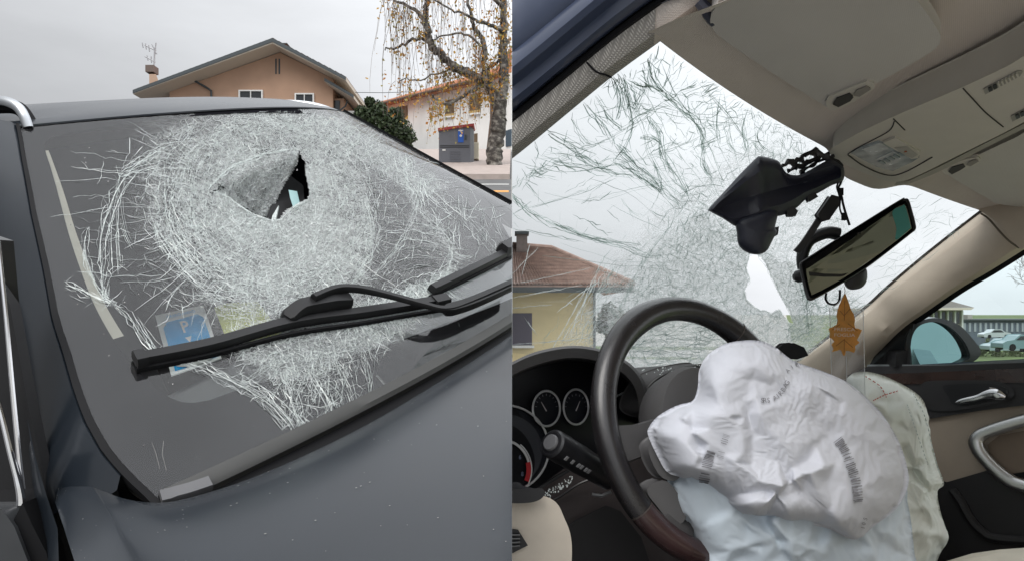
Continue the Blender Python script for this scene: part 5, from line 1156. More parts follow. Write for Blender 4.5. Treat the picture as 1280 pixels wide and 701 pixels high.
for (sx, sy) in ((1230, 112), (1264, 146)):
    tr_ = onc_([(sx, sy), (sx+2, sy+6), (sx+44, sy-16), (sx+48, sy-22), (sx+42, sy-22)], .002, mat('slot_grey', (.33, .32, .285), .6), 'slide_switch', .003)
    for k in range(2): onc_([(sx+5+6*k, sy-0.4-3*k), (sx+9+6*k, sy-2.4-3*k), (sx+11+6*k, sy+1.6-3*k), (sx+7+6*k, sy+3.6-3*k)], .0045, M_black, 'dark_window', .003, .0003, tr_)
    for k in range(6): onc_([(sx+17+4.6*k, sy-7-2.3*k), (sx+18.4+4.6*k, sy-7.7-2.3*k), (sx+20.6+4.6*k, sy-3.2-2.3*k), (sx+19.2+4.6*k, sy-2.5-2.3*k)], .005, M_cons, 'rib', .003, .0003, tr_)
# passenger pillar
ip = smoothpath([(1238, 258), (1225, 268), (1190, 295), (1150, 327), (1110, 361), (1085, 384), (1040, 420), (1005, 447), (960, 480)], 40)
dpt = np.interp(np.linspace(0, 1, 40), [0, .06, 1], [1.72, 1.745, 2.34])
op = smoothpath([(1330, 284), (1290, 306), (1240, 337), (1201, 360), (1160, 388), (1130, 409), (1108, 431), (1088, 460), (1070, 500)], 40)
rows = []
for k, q in ((-.04, .03), (0, 0), (.03, -.02), (.15, -.045), (.4, -.07), (.7, -.085), (.9, -.08), (.98, -.06), (1.0, -.03), (1.0, .03)):
    rows.append(np.array([AT(a[0]*(1-k)+b[0]*k, a[1]*(1-k)+b[1]*k, d*(1-k*.03)+q) for a, b, d in zip(ip, op, dpt)]))
V, f = loft(rows); partR('passenger_pillar_trim', V, f, M_trimb)
V, f = loft([np.array([AT(a[0]+dx, a[1]+dy, d+.01) for a, d in zip(ip, dpt)]) for dx, dy in ((-3.5, -2.5), (.5, .5))]); partR('pillar_edge_seal', V, f, M_rub)
V, f = loft([np.array([AT(b[0]+dx, b[1]+dy, d*.97+.02) for b, d in zip(op, dpt)]) for dx, dy in ((-2, -2), (5, 4.5))]); partR('window_seal', V, f, M_rub)
sp = smoothpath([(1226, 267), (1236, 274), (1250, 290), (1262, 302), (1274, 310)], 16)
V, f = tube([AT(a, b, 1.645) for a, b in sp], .0022, 6); partR('trim_seam', V, f, mat('seam_brown', (.12, .10, .08), .8))
# strip of lining that runs down to the passenger side
V, f = loft([np.array([AT(a, b, d) for a, b, d in r]) for r in ([(1222, 262, 1.70), (1250, 280, 1.665), (1264, 300, 1.64), (1276, 312, 1.63), (1340, 282, 1.52)], [(1235, 246, 1.70), (1270, 256, 1.64), (1290, 262, 1.60), (1310, 266, 1.57), (1360, 258, 1.48)])]); partR('roof_side_trim', V, f, M_trimb)

# passenger door
dr = carR
V, f = prism(Hx([(1060, 470), (1086, 459), (1180, 458), (1340, 453), (1340, 497), (1230, 510), (1161, 521), (1130, 506), (1100, 494), (1060, 490)], .742), rx*.04); dpad = partR('door_upper_trim', V, f, M_door_bk, bevel=.004)
V, f = prism(Hx([(1098, 468), (1180, 465), (1340, 458), (1340, 476), (1240, 477), (1112, 479)], .739), rx*.012); partR('door_inlay', V, f, mat('dark_wood', (.035, .018, .014), .2, vary=.4, scale=12, coat=.6), dpad, bevel=.002)
V, f = prism(Hx([(1084, 459), (1084, 455), (1190, 455), (1240, 451), (1340, 446), (1340, 452.5), (1180, 457.5)], .750), rx*.03); partR('window_belt_seal', V, f, mat('belt_grey', (.20, .22, .23), .5), dpad)
bz = smoothpath([(1151, 484), (1156, 478), (1170, 476), (1236, 476), (1256, 480), (1266, 488), (1264, 496), (1246, 503), (1200, 511), (1168, 512), (1155, 504), (1150, 494)], 40, True)
V, f = prism(Hx(bz, .737), rx*.01); hz_ = partR('handle_bezel', V, f, mat('bezel_black', (.022, .021, .023), .4), dpad, bevel=.002)
iz = smoothpath([(1178, 483), (1190, 480), (1236, 479), (1254, 483), (1261, 490), (1248, 498), (1205, 506), (1190, 504), (1186, 496)], 30, True)
V, f = prism(Hx(iz, .7355), rx*.004); partR('handle_cup', V, f, M_black, hz_)
hp_ = smoothpath([(1195, 503), (1205, 500), (1220, 497), (1232, 493), (1244, 492), (1257, 496)], 24)
V, f = tube(Hx(hp_, .715), np.interp(np.linspace(0, 1, 24), [0, .1, .5, .7, .85, 1], [.002, .0055, .0075, .012, .014, .004]), 10, flat=.6); partR('door_handle', V, f, M_chrome, hz_)
V, f = tube(Hx([(1236, 494), (1240, 486), (1246, 487)], .72), [.004, .009, .006], 8); partR('lock_pin', V, f, M_chrome, hz_)
V, f = prism(Hx([(1150, 516), (1161, 521), (1230, 510), (1340, 492), (1340, 560), (1270, 575), (1236, 590), (1184, 606), (1165, 600), (1140, 560)], .752), rx*.03); pan = partR('door_panel', V, f, M_door_bg, bevel=.003)
V, f = prism(Hx([(1236, 556), (1250, 545), (1340, 528), (1340, 610), (1275, 598), (1250, 585), (1240, 570)], .747), rx*.012); partR('armrest_recess', V, f, mat('recess_brown', (.19, .145, .11), .7), pan, bevel=.003)
V, f = prism(Hx([(1262, 592), (1340, 580), (1340, 590), (1268, 600)], .742), rx*.012); partR('armrest_edge', V, f, M_rub, pan)
pp = smoothpath([(1340, 510), (1300, 520), (1262, 530), (1235, 539), (1224, 545), (1220, 553), (1225, 565), (1240, 582), (1258, 597), (1278, 606), (1340, 622)], 60)
V, f = tube(Hx(pp, .728), np.interp(np.linspace(0, 1, 60), [0, .3, .5, .7, 1], [.015, .015, .018, .016, .017]), 12, flat=.75); partR('pull_handle', V, f, M_satin, pan)
V, f = prism(Hx([(1130, 590), (1184, 604), (1236, 589), (1250, 590), (1275, 612), (1340, 626), (1340, 760), (1130, 760)], .748), rx*.03); low = partR('door_lower_trim', V, f, M_door_bk, bevel=.004)
V, f = tube(Hx(smoothpath([(1190, 612), (1200, 625), (1213, 648), (1228, 664), (1250, 673), (1340, 678)], 30), .737), .011, 8); partR('pocket_rim', V, f, M_door_bk, low)
V, f = prism(Hx([(1130, 456), (1340, 445), (1340, 760), (1130, 760)], .80), rx*.05); partR('door_skin', V, f, M_navy)
V, f = prism(Hx([(1085, 459), (1092, 446), (1108, 430), (1122, 416), (1137, 404), (1142, 404), (1137, 430), (1138, 459)], .765), rx*.01); partR('mirror_sail', V, f, M_plast)
M_side = pane_mat('side_glass', (.84, .93, .93), crush=False)
V, f = loft([Hx([(1088, 460), (1180, 460), (1260, 455), (1340, 450)], .785), Hx([(1096, 445), (1180, 375), (1260, 325), (1340, 276)], .72)]); partR('side_window', V, f, M_side)
# exterior mirror
mo = smoothpath([(1134, 459), (1131, 435), (1135, 414), (1148, 402), (1165, 397), (1182, 399), (1200, 407), (1216, 424), (1225, 437), (1223, 445), (1214, 452), (1190, 459)], 50, True)
mc = np.array([AT(a, b, 2.02) for a, b in mo]); md = np.array([.12, .99, .05])
rows = [mc+md*.0, mc+md*-.012*1, mc.mean(0)+(mc-mc.mean(0))*.985-md*.016]
back = [mc, mc.mean(0)+(mc-mc.mean(0))*1.0+md*.05, mc.mean(0)+(mc-mc.mean(0))*.8+md*.10, mc.mean(0)+(mc-mc.mean(0))*.35+md*.13]
def ringloft(rows, capend=True):
    k = len(rows[0]); V = np.vstack(rows); f = [(i*k+j, i*k+(j+1) % k, (i+1)*k+(j+1) % k, (i+1)*k+j) for i in range(len(rows)-1) for j in range(k)]
    if capend: f.append(tuple((len(rows)-1)*k+j for j in range(k)))
    return V, f
V, f = ringloft(back[::1]); em = partR('wing_mirror', V, f, mat('mirror_shell', (.035, .042, .05), .35, coat=.5))
gi = smoothpath([(1139, 457), (1138, 432), (1142, 415), (1152, 405), (1170, 402), (1186, 408), (1201, 421), (1210, 436), (1212, 446), (1204, 451), (1182, 457)], 50, True)
gp_ = np.array([AT(a, b, 2.015) for a, b in gi])
V, f = ringloft([mc, mc.mean(0)+(mc-mc.mean(0))*1.0-md*.004, gp_-md*.002, gp_+md*.004, gp_+md*.04], False); partR('mirror_rim', V, f, M_plast, em)
m_mg = mat('mirror_glass_teal', (.22, .36, .36), .03, 1.0, vary=.02)
ctr = gp_.mean(0)
tilt = np.array([AT(a, b, 2.024+.00022*(a-1175)-.00004*(b-430)) for a, b in gi]); V, f = tilt, [tuple(range(50))]; partR('mirror_glass', V, f, m_mg, em, smooth=False)
V, f = prism([AT(a, b, d) for a, b, d in ((1120, 440, 2.0), (1140, 436, 2.02), (1140, 456, 2.02), (1120, 458, 2.0))], (0, .05, 0)); partR('mirror_arm', V, f, M_plast, em)

# dashboard and things on it
xs = np.linspace(-.80, .80, 60); rows = []
zt = np.interp(xs, [-.8, -.25, -.05, .2, .8], [-.10, -.085, -.075, -.04, -.03])
for y, z in ((.02, -.045), (-.06, .0), (-.2, .0), (-.31, -.004), (-.36, -.016), (-.385, -.04), (-.39, -.075), (-.385, -.16), (-.36, -.28), (-.30, -.40), (-.25, -.6)):
    rec = np.exp(-((xs+.44)/.22)**6)*(y < -.15)
    rows.append(RW(np.c_[xs, y+.03*(1-(xs/.8)**2)+.05*np.clip(xs-.2, 0, 1)*(y < -.3)+rec*min(.34, -y-.02), zt+z-.05*rec]))
V, f = loft(rows); dash = partR('dashboard', V, f, M_dashR)
# corner vent
vo = smoothpath([(800, 512), (806, 490), (822, 472), (850, 461), (884, 455), (892, 460), (886, 482), (868, 500), (846, 515), (820, 522)], 40, True)
dv = 1.33
V, f = prism([AT(a, b, dv) for a, b in vo], ry*.05); vb = partR('vent_housing', V, f, M_dashR, dash, bevel=.006)
vi = smoothpath([(829, 502), (832, 488), (846, 477), (870, 470), (880, 470), (874, 485), (858, 496), (838, 506)], 30, True)
V, f = prism([AT(a, b, dv-.002) for a, b in vi], ry*.01); partR('vent_opening', V, f, M_black, vb)
for k in range(4):
    a = np.array([AT(832+3*k, 489+4.3*k, dv-.004), AT(874-4*k, 472+6.5*k, dv-.004)]); V, f = prism([a[0], a[1], a[1]-np.array([0, 0, .0025]), a[0]-np.array([0, 0, .0025])], ry*.006); partR('vent_slat', V, f, M_dashb, vb)
V, f = prism([AT(a, b, dv-.005) for a, b in ((849, 475), (856, 473), (866, 492), (860, 495))], ry*.004); partR('vent_divider', V, f, M_dashb, vb)
V, f = tube([AT(a, b, dv-.004) for a, b in vo], .002, 6, closed=True); partR('vent_bezel', V, f, mat('bezel_grey', (.09, .09, .09), .45), vb)
# instrument cluster
o_ = smoothpath([(560, 520), (600, 474), (640, 452), (670, 439), (708, 432), (742, 434), (775, 446), (797, 463), (809, 488), (815, 530)], 50)
i_ = smoothpath([(572, 540), (605, 495), (640, 469), (672, 455), (708, 447), (740, 449), (768, 459), (787, 474), (797, 495), (800, 530)], 50)
def prow(p, d0_, sl=.0011): return np.array([AT(a, b, d0_+sl*(a-700)) for a, b in p])
V, f = loft([prow(o_, 1.40), prow(o_, 1.20), prow(np.array(o_)*.7+np.array(i_)*.3+np.array([0, -1.5]), 1.185), prow(i_, 1.19), prow(np.array(i_)*.98+np.array([.02*700, .02*520]), 1.30), prow(np.array(i_)*.95+np.array([.05*700, .05*520]), 1.335)])
cl_ = partR('instrument_cluster', V, f, M_dashR)
FP = lambda a, b, h=0.: AT(a, b, 1.325+.0011*(a-700)-h)
V, f = prism([FP(a, b) for a, b in [tuple(q) for q in (np.array(i_)+np.array([0, 4]))]+[(822, 600), (700, 640), (540, 680)]], (0, .02, 0)); partR('cluster_face', V, f, M_black, cl_)
gx = unit(FP(760, 520)-FP(640, 520)); gz = unit(FP(700, 480)-FP(700, 560))
M_dial = mat('dial_dark', (.016, .017, .022), .35); M_dial2 = mat('dial_grey', (.05, .052, .06), .4)
def gauge(cx, cy, rxp, ryp, nm='gauge', ring=.0021, face=M_dial):
    a = np.linspace(0, 2*math.pi, 44, endpoint=False)
    pr = np.array([FP(cx+rxp*math.cos(t), cy+ryp*math.sin(t), .012) for t in a]); pb = np.array([FP(cx+rxp*.93*math.cos(t), cy+ryp*.93*math.sin(t), .001) for t in a])
    V, f = ringloft([pr, pb]); g = partR(nm, V, f, face, cl_)
    V, f = tube(pr, ring, 6, closed=True); partR('chrome_ring', V, f, mat('ring_silver', (.80, .80, .80), .3, .5), g); return g
g1 = gauge(683, 510, 17, 22); g2 = gauge(720, 508, 15.5, 22)
for g, cx in ((g1, 683), (g2, 720)):
    for t in np.linspace(-3.0, -.15, 9):
        q = [FP(cx+math.cos(t)*12, 510+math.sin(t)*16, .003), FP(cx+math.cos(t)*14, 510+math.sin(t)*18.5, .003)]; V, f = tube(q, .0005, 4); partR('tick', V, f, mat('tick_grey', (.34, .34, .36), .6), g)
g3 = gauge(792, 524, 36, 36); g4 = gauge(632, 560, 54, 54)
V, f = ringloft([np.array([FP(632+46*math.cos(t), 563+46*math.sin(t), .004) for t in np.linspace(0, 2*math.pi, 40, endpoint=False)]), np.array([FP(628+34*math.cos(t), 580+38*math.sin(t), .0) for t in np.linspace(0, 2*math.pi, 40, endpoint=False)])], False); partR('dial_cone', V, f, M_dial2, g4)
def arcband(cx, cy, r0, r1, t0, t1, h, m, nm, par, asp=1.05):
    ts = np.linspace(t0, t1, 16); V, f = loft([np.array([FP(cx+r*math.cos(t), cy+asp*r*math.sin(t), h) for t in ts]) for r in (r0, r1)]); partR(nm, V, f, m, par)
M_tickw = mat('dial_white', (.62, .62, .62), .5)
arcband(627, 586, 33.5, 36.5, -1.45, -.25, .008, M_tickw, 'scale_band', g4); arcband(627, 586, 31, 37, -.25, .42, .0085, mat('red_zone', (.50, .035, .04), .5), 'red_zone', g4); arcband(627, 586, 37, 38.5, -.9, .75, .0085, M_tickw, 'scale_band', g4)
for g, cx, tn in ((g1, 683, -2.2), (g2, 720, -1.1), (g3, 790, -1.9)):
    V, f = tube([FP(cx, 513, .006), FP(cx+math.cos(tn)*11, 513+math.sin(tn)*14, .006)], [.0012, .0005], 5); partR('needle', V, f, mat('needle_pale', (.55, .5, .5), .5), g)
for s_, (a, b) in (('6', (650, 571)), ('8', (653, 592))):
    V, f = put_text(s_, .011, FP(a, b, .009), gx, gz); partR('numeral', V, f, mat('numeral_blue', (.22, .25, .36), .5), g4, smooth=False)
V, f = tube([FP(632, 586, .012), FP(600, 560, .012)], [.0025, .0008], 6); partR('needle', V, f, mat('needle_red', (.5, .05, .03), .5), g4)
arcband(788, 535, 20, 21.5, -1.2, .3, .006, M_tickw, 'scale_band', g3)
# steering column stalk
ax0, ax1 = AT(689, 553, 1.09), AT(768, 600, 1.20); t_ = unit(ax1-ax0)
V, f = tube([ax0, ax0+t_*.003, ax0+t_*.03, ax0+t_*.031, ax0+t_*.034, ax0+t_*.07, ax0+t_*.12, ax0+t_*.16], [.0195, .0225, .0235, .022, .0225, .023, .021, .021], 24); stl = partR('indicator_stalk', V, f, mat('stalk_black', (.014, .014, .016), .35))
V, f = tube([ax0-t_*.0045, ax0-t_*.003, ax0+t_*.001], [.0115, .013, .0135], 24); partR('stalk_button', V, f, mat('button_grey', (.10, .10, .105), .4), stl)
V, f = tube([ax0-t_*.0005, ax0+t_*.0012], [.0175, .0185], 24); partR('button_surround', V, f, M_black, stl)
sv = unit(np.cross(t_, [1, -.2, 0])); sv = sv if sv[1] < 0 else -sv
upv = unit(np.cross(t_, sv)); upv = upv if upv[2] > 0 else -upv
for k, s_ in enumerate((.022, .038, .054, .062, .074, .082)):
    c = ax0+t_*s_+(upv*.6+sv*.8)*.0238; V, f = box(c, t_*.0028, unit(np.cross(t_, upv*.6+sv*.8))*.0035, (upv*.6+sv*.8)*.0004); partR('symbol', V, f, mat('symbol_grey', (.30, .30, .31), .6), stl, smooth=False)
V, f = tube([AT(740, 617, 1.2), AT(752, 619, 1.2), AT(764, 614, 1.2)], .003, 6); partR('collar_glint', V, f, M_satin, stl)
# lower dash, recess, door end of the dash
V, f = prism([AT(a, b, d) for a, b, d in ((660, 660, 1.26), (690, 612, 1.27), (726, 585, 1.28), (790, 560, 1.32), (880, 560, 1.38), (900, 760, 1.34), (660, 760, 1.24))], ry*.03); ld = partR('lower_dash', V, f, M_dashb, bevel=.004)
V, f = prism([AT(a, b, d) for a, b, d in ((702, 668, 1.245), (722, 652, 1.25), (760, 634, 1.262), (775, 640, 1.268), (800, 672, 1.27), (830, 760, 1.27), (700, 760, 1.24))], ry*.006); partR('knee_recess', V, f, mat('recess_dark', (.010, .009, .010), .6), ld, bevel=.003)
V, f = tube([AT(a, b, 1.258) for a, b in smoothpath([(684, 628), (700, 620), (724, 604), (745, 596)], 14)], .0022, 6); partR('panel_seam', V, f, M_black, ld)
V, f = prism([AT(a, b, 1.29) for a, b in ((667, 612), (700, 592), (716, 584), (716, 600), (680, 624))], ry*.004); partR('cluster_lens_edge', V, f, M_black, cl_)
for _ in range(90):
    a, b = NR.uniform(668, 716), 0; b = 628-(a-668)*.62+NR.normal(0, 3); s = NR.uniform(.0005, .0012)
    if _ == 0: gm = MB()
    gm.add(*box(AT(a, b, 1.225), (s, 0, 0), (0, s*.7, .3*s), (0, 0, s*.8)))
for _ in range(34):
    a = NR.uniform(790, 880); b = 462-(a-790)*.10+NR.normal(0, 3)+4; s = NR.uniform(.0005, .0013); gm.add(*box(AT(a, b, 1.32), (s, 0, .4*s), (0, s, 0), (0, .2*s, s*.8)))
o = link('glass_crumbs', gm.V, gm.F, mat('glass_crumb', (.70, .76, .75), .2, spec=.8), None, kind='stuff', smooth=False, clip='R'); rebase(o, AT(690, 620, 1.3)); o['label'] = 'crumbs of broken glass on the instrument cluster and dash'; o['category'] = 'broken glass'
ep = [(600, 640), (640, 628), (668, 626), (688, 633), (697, 650), (704, 668), (706, 690), (703, 720), (690, 780), (600, 780)]
V, f = prism([AT(a, b, .97) for a, b in smoothpath(ep, 40, True)], ry*.06); de = partR('dash_end_panel', V, f, mat('cream_trim', (.56, .50, .42), .6, bump=.2, bscale=1300), bevel=.012)
V, f = prism([AT(a, b, .955) for a, b in smoothpath([(600, 612), (640, 613), (668, 612), (678, 613), (676, 620), (664, 625), (640, 626), (600, 624)], 40, True)], ry*.05); partR('rubber_lip', V, f, M_plast, de, bevel=.004)
V, f = prism([AT(a, b, .966) for a, b in ((632, 662), (646, 664), (656, 680), (640, 688), (632, 688))], ry*.01); sg = partR('speaker_grille', V, f, M_black, de, bevel=.003)
for k in range(4): V, f = tube([AT(636, 668+5*k, .963), AT(650, 668+4.5*k, .963)], .0012, 5); partR('slat', V, f, mat('slat_grey', (.12, .12, .12), .5), sg)

# steering wheel
cxw, cyw, czw, tw_, yw_, rw_ = -.3341, -.5561, -.1797, .2972, -.1364, .2063
exw = np.array([math.cos(yw_), math.sin(yw_), 0]); nw = np.array([-math.sin(yw_)*math.cos(tw_), math.cos(tw_)*math.cos(yw_), -math.sin(tw_)]); eyw = np.cross(nw, exw)*-1
eyw = eyw if eyw[2] > 0 else -eyw
cw = np.array([cxw, cyw, czw])
sw_ = thing('steering_wheel_root', '', '') if False else None
def rimseg(a0, a1, n=40, r=.0205, sc=1.0):
    a = np.linspace(a0, a1, n); rings = []
    for t in a:
        rad = math.cos(t)*exw+math.sin(t)*eyw; c = cw+rad*rw_
        k = 16; bt = np.linspace(0, 2*math.pi, k, endpoint=False)
        grip = 1+.12*math.exp(-((t-2.2)/.28)**2)+.12*math.exp(-((t-.95)/.28)**2)
        rings.append(c+np.outer(np.cos(bt)*r*1.02*grip, rad)+np.outer(np.sin(bt)*r*.92*grip, nw))
    return RW(np.vstack(rings)), [(i*16+j, i*16+(j+1) % 16, (i+1)*16+(j+1) % 16, (i+1)*16+j) for i in range(n-1) for j in range(16)]
M_leath = mat('wheel_leather', (.012, .0105, .0115), .25, vary=.15, scale=40, bump=.3, bscale=700, coat=.5)
M_wood = mat('wheel_wood', (.038, .020, .020), .24, vary=.35, scale=14, coat=.5)
V, f = rimseg(.55, 3.85, 90); whl = partR('steering_wheel', V, f, M_leath)
V, f = rimseg(3.86, 4.9, 40); partR('wood_rim', V, f, M_wood, whl)
V, f = rimseg(4.91, 2*math.pi+.54, 50); partR('leather_rim', V, f, M_leath, whl)
for t in (3.855, 1.02):
    V, f = rimseg(t-.006, t+.006, 4, r=.0209); partR('rim_seam', V, f, mat('seam_brownish', (.05, .04, .036), .7), whl)
def wp_(r, t, h): return cw+(math.cos(t)*exw+math.sin(t)*eyw)*r+nw*h
for t in (3.35, -.2, 4.2, 5.3):
    rows = []
    for r, wd, h in ((.045, .035, .0), (.09, .03, .004), (.14, .026, .006), (.20, .032, .0)):
        s = np.array([-math.sin(t), math.cos(t)]); rad = math.cos(t)*exw+math.sin(t)*eyw; tg = -math.sin(t)*exw+math.cos(t)*eyw; c = cw+rad*r+nw*h
        rows.append(RW(np.array([c-tg*wd-nw*.004+nw*.012, c-tg*wd*.9-nw*.008, c-nw*.012, c+tg*wd*.9-nw*.008, c+tg*wd+nw*.012-nw*.004, c+tg*wd*.6+nw*.016, c-tg*wd*.6+nw*.016])))
    V, f = ringloft(rows, False); partR('spoke', V, f, M_dashR, whl)
a = np.linspace(0, 2*math.pi, 32, endpoint=False)
V, f = ringloft([RW(np.array([wp_(r, t, h) for t in a])) for r, h in ((.10, .05), (.105, .01), (.098, -.008), (.08, -.014))]); partR('hub', V, f, M_dashR, whl)
for pts in ([(813, 565), (818, 552), (834, 548), (846, 575), (850, 590), (842, 598), (826, 592)], [(811, 612), (830, 602), (846, 618), (856, 640), (850, 652), (838, 648), (824, 632)]):
    V, f = prism([AT(a_, b_, 1.085) for a_, b_ in smoothpath(pts, 24, True)], ry*.02); partR('spoke_button', V, f, mat('spoke_grey', (.085, .083, .085), .45), whl, bevel=.003)

# ------------------------------------------------------------------ burst airbags
def cloth(P0, pin, eps, iters=260, bend=.25, limit=.035, seed=1, amp=.002, kick=None):
    """crumple an (n, n, 3) sheet: its springs rest longer than the room they have, so the sheet buckles into folds"""
    r = np.random.RandomState(seed); P = P0.copy(); n = P.shape[0]; Vv = np.zeros_like(P)
    view = P0/np.linalg.norm(P0, axis=2)[..., None]
    P += view*r.normal(0, amp, (n, n, 1))
    if kick is not None: P -= view*kick[..., None]
    cons = []; s = np.s_
    def add(sa, sb, st, e): cons.append((sa, sb, np.linalg.norm(P0[sa]-P0[sb], axis=2)*(1+e*.5*(eps[sa]+eps[sb])), st))
    add(s[:-1, :], s[1:, :], .9, 1); add(s[:, :-1], s[:, 1:], .9, 1)
    add(s[:-1, :-1], s[1:, 1:], .5, 1); add(s[1:, :-1], s[:-1, 1:], .5, 1)
    add(s[:-2, :], s[2:, :], bend, 1); add(s[:, :-2], s[:, 2:], bend, 1)
    w_ = np.where(pin, 0., 1.)[..., None]
    for it in range(iters):
        Q = P+Vv*.95*w_
        for a, b, L_, st in cons:
            d = Q[b]-Q[a]; l = np.sqrt((d*d).sum(2))[..., None]+1e-9; c = d*((l-L_[..., None])/l)*(.27*st)
            Q[a] += c*w_[a]; Q[b] -= c*w_[b]
        dl = ((Q-P0)*view).sum(2); cl_ = np.clip(dl, -limit, limit); Q += view*((cl_-dl)[..., None])*.5
        Vv = Q-P; P = Q
    return P
def airbag(name, out, c, dfun, folds, mat_, n=120, eps=.05, back=.05, rim=.10, seed=3, bend=.08, limit=.010, iters=140, amp=.0008, fa=1., facet=26., rough=.0045):
    out = smoothpath(out, 300, True); a = np.array(c, float)
    th = np.arctan2(out[:, 1]-a[1], out[:, 0]-a[0]); rr = np.linalg.norm(out-a, axis=1); o_ = np.argsort(th); th, rr = th[o_], rr[o_]
    g = np.linspace(-1, 1, n); S, T = np.meshgrid(g, g, indexing='ij')
    X, Y = S*np.sqrt(1-T*T/2), T*np.sqrt(1-S*S/2); rho = np.minimum(np.hypot(X, Y), 1); ang = np.arctan2(Y, X)
    R_ = np.interp(ang.ravel(), th, rr, period=2*math.pi).reshape(n, n)
    flat = np.stack([a[0]+np.cos(ang)*rho*R_, a[1]+np.sin(ang)*rho*R_], -1).reshape(-1, 2); rh = rho.ravel()
    d = dfun(flat)+rim*np.clip((rh-.6)/.4, 0, 1)**3
    P0 = np.array([AT(x, y, q) for (x, y), q in zip(flat, d)]).reshape(n, n, 3)
    # broad creases: flat facets meeting along the traced folds
    from mathutils.geometry import delaunay_2d_cdt
    vs, hs, es = [], [], []
    for P_, am, wd in folds:
        L_ = smoothpath(P_, max(3, int(np.linalg.norm(np.diff(np.asarray(P_, float), axis=0), axis=1).sum()/14)))
        i0 = len(vs)
        for k, q in enumerate(L_): vs.append(q+NR.normal(0, .8, 2)); hs.append(am*fa*NR.uniform(.75, 1.15)*(.25 if k in (0, len(L_)-1) else 1.)); es.append((i0+k, i0+k+1)) if k < len(L_)-1 else None
    lo, hi = out.min(0), out.max(0); q = NR.uniform(lo, hi, (int((hi-lo).prod()/facet**2), 2)); q = q[inpoly(q, out)]
    if vs: q = q[np.min(np.linalg.norm(q[:, None]-np.array(vs)[None], axis=2), axis=1) > facet*.45]
    for p in q: vs.append(p); hs.append(NR.normal(0, rough))
    for p in a+(out[::6]-a)*1.02: vs.append(p); hs.append(NR.normal(0, rough*.5))
    r_ = delaunay_2d_cdt([Vector(p) for p in vs], es, [], 0, 1e-5)
    VV = np.array([v[:] for v in r_[0]]); HH = np.array([hs[o[0]] if len(o) else 0. for o in r_[3]]); kick = np.zeros(len(flat))
    for t in r_[2]:
        A, B, C = VV[t[0]], VV[t[1]], VV[t[2]]; bb_ = np.where((flat[:, 0] >= min(A[0], B[0], C[0])-.01) & (flat[:, 0] <= max(A[0], B[0], C[0])+.01) & (flat[:, 1] >= min(A[1], B[1], C[1])-.01) & (flat[:, 1] <= max(A[1], B[1], C[1])+.01))[0]
        if len(bb_) == 0: continue
        den = (B[1]-C[1])*(A[0]-C[0])+(C[0]-B[0])*(A[1]-C[1])
        if abs(den) < 1e-9: continue
        f_ = flat[bb_]; w0 = ((B[1]-C[1])*(f_[:, 0]-C[0])+(C[0]-B[0])*(f_[:, 1]-C[1]))/den; w1 = ((C[1]-A[1])*(f_[:, 0]-C[0])+(A[0]-C[0])*(f_[:, 1]-C[1]))/den; w2 = 1-w0-w1
        ok = (w0 > -1e-4) & (w1 > -1e-4) & (w2 > -1e-4); kick[bb_[ok]] = (w0*HH[t[0]]+w1*HH[t[1]]+w2*HH[t[2]])[ok]
    K = kick.reshape(n, n)
    K = K*.5+.125*(np.roll(K, 1, 0)+np.roll(K, -1, 0)+np.roll(K, 1, 1)+np.roll(K, -1, 1))
    K = K*np.clip((1-rho)/.05, 0, 1)
    P0 = P0-(P0/np.linalg.norm(P0, axis=2)[..., None])*K[..., None]
    ep = np.array([max(0, eps*(1+1.6*mnoise.noise(Vector((x*.012+seed, y*.012, seed))))) for x, y in flat]).reshape(n, n)
    P = cloth(P0, rho > .995, ep, iters, bend, limit, int(seed), amp, None)
    V = P.reshape(-1, 3); f = gridf(n, n)
    rim_i = [i*n for i in range(n)]+[(n-1)*n+j for j in range(1, n)]+[i*n+n-1 for i in range(n-2, -1, -1)]+[j for j in range(n-2, 0, -1)]
    ro = flat[rim_i]; last = rim_i
    for (s_, bd) in ((.985, .02), (.8, back), (.45, back*1.3), (.02, back*1.4)):
        q = a+(ro-a)*s_; dd = dfun(q)+rim+bd; B = np.array([AT(x, y, z) for (x, y), z in zip(q, dd)]); m0 = len(V); V = np.vstack([V, B]); cur = list(range(m0, m0+len(B))); k = len(B)
        f += [(last[j], last[(j+1) % k], cur[(j+1) % k], cur[j]) for j in range(k)]; last = cur
    return V, f, (proj(P.reshape(-1, 3)).reshape(n, n, 2), P)
M_bag = mat('airbag_cloth', (.57, .585, .64), .85, vary=.03, scale=12, bump=.25, bscale=900, sheen=.2)
M_bagu = mat('airbag_cloth_under', (.60, .68, .75), .85, vary=.04, scale=12, bump=.25, bscale=900, sheen=.2)
M_bag2 = mat('airbag_cloth_cream', (.62, .61, .54), .85, vary=.05, scale=10, bump=.25, bscale=900, sheen=.2, subs=(.66, .72, .68))
# lower layer of the driver bag
out1 = [(824, 566), (832, 592), (846, 640), (870, 690), (885, 760), (1150, 780), (1143, 690), (1135, 630), (1120, 600), (1000, 560), (880, 540)]
folds1 = [([(900, 640), (960, 668), (1040, 690)], .010, 10), ([(880, 600), (930, 650), (960, 701)], .008, 8), ([(1040, 650), (1080, 680), (1130, 690)], -.010, 8), ([(1060, 640), (1100, 701)], .008, 9), ([(900, 690), (960, 680), (1010, 701)], .007, 7), ([(850, 610), (890, 690)], .006, 6),
          ([(930, 640), (1000, 640), (1060, 655)], -.012, 9), ([(1090, 660), (1118, 670), (1125, 645)], .010, 7), ([(960, 660), (1000, 720)], -.008, 8)]
V, f, _g = airbag('airbag', out1, (1000, 672), lambda q: 1.055+.0010*np.maximum(q[:, 0]-990, 0)+.00008*(q[:, 1]-600), folds1, M_bagu, seed=8, rim=.05, n=110, eps=.016, facet=26., rough=.011)
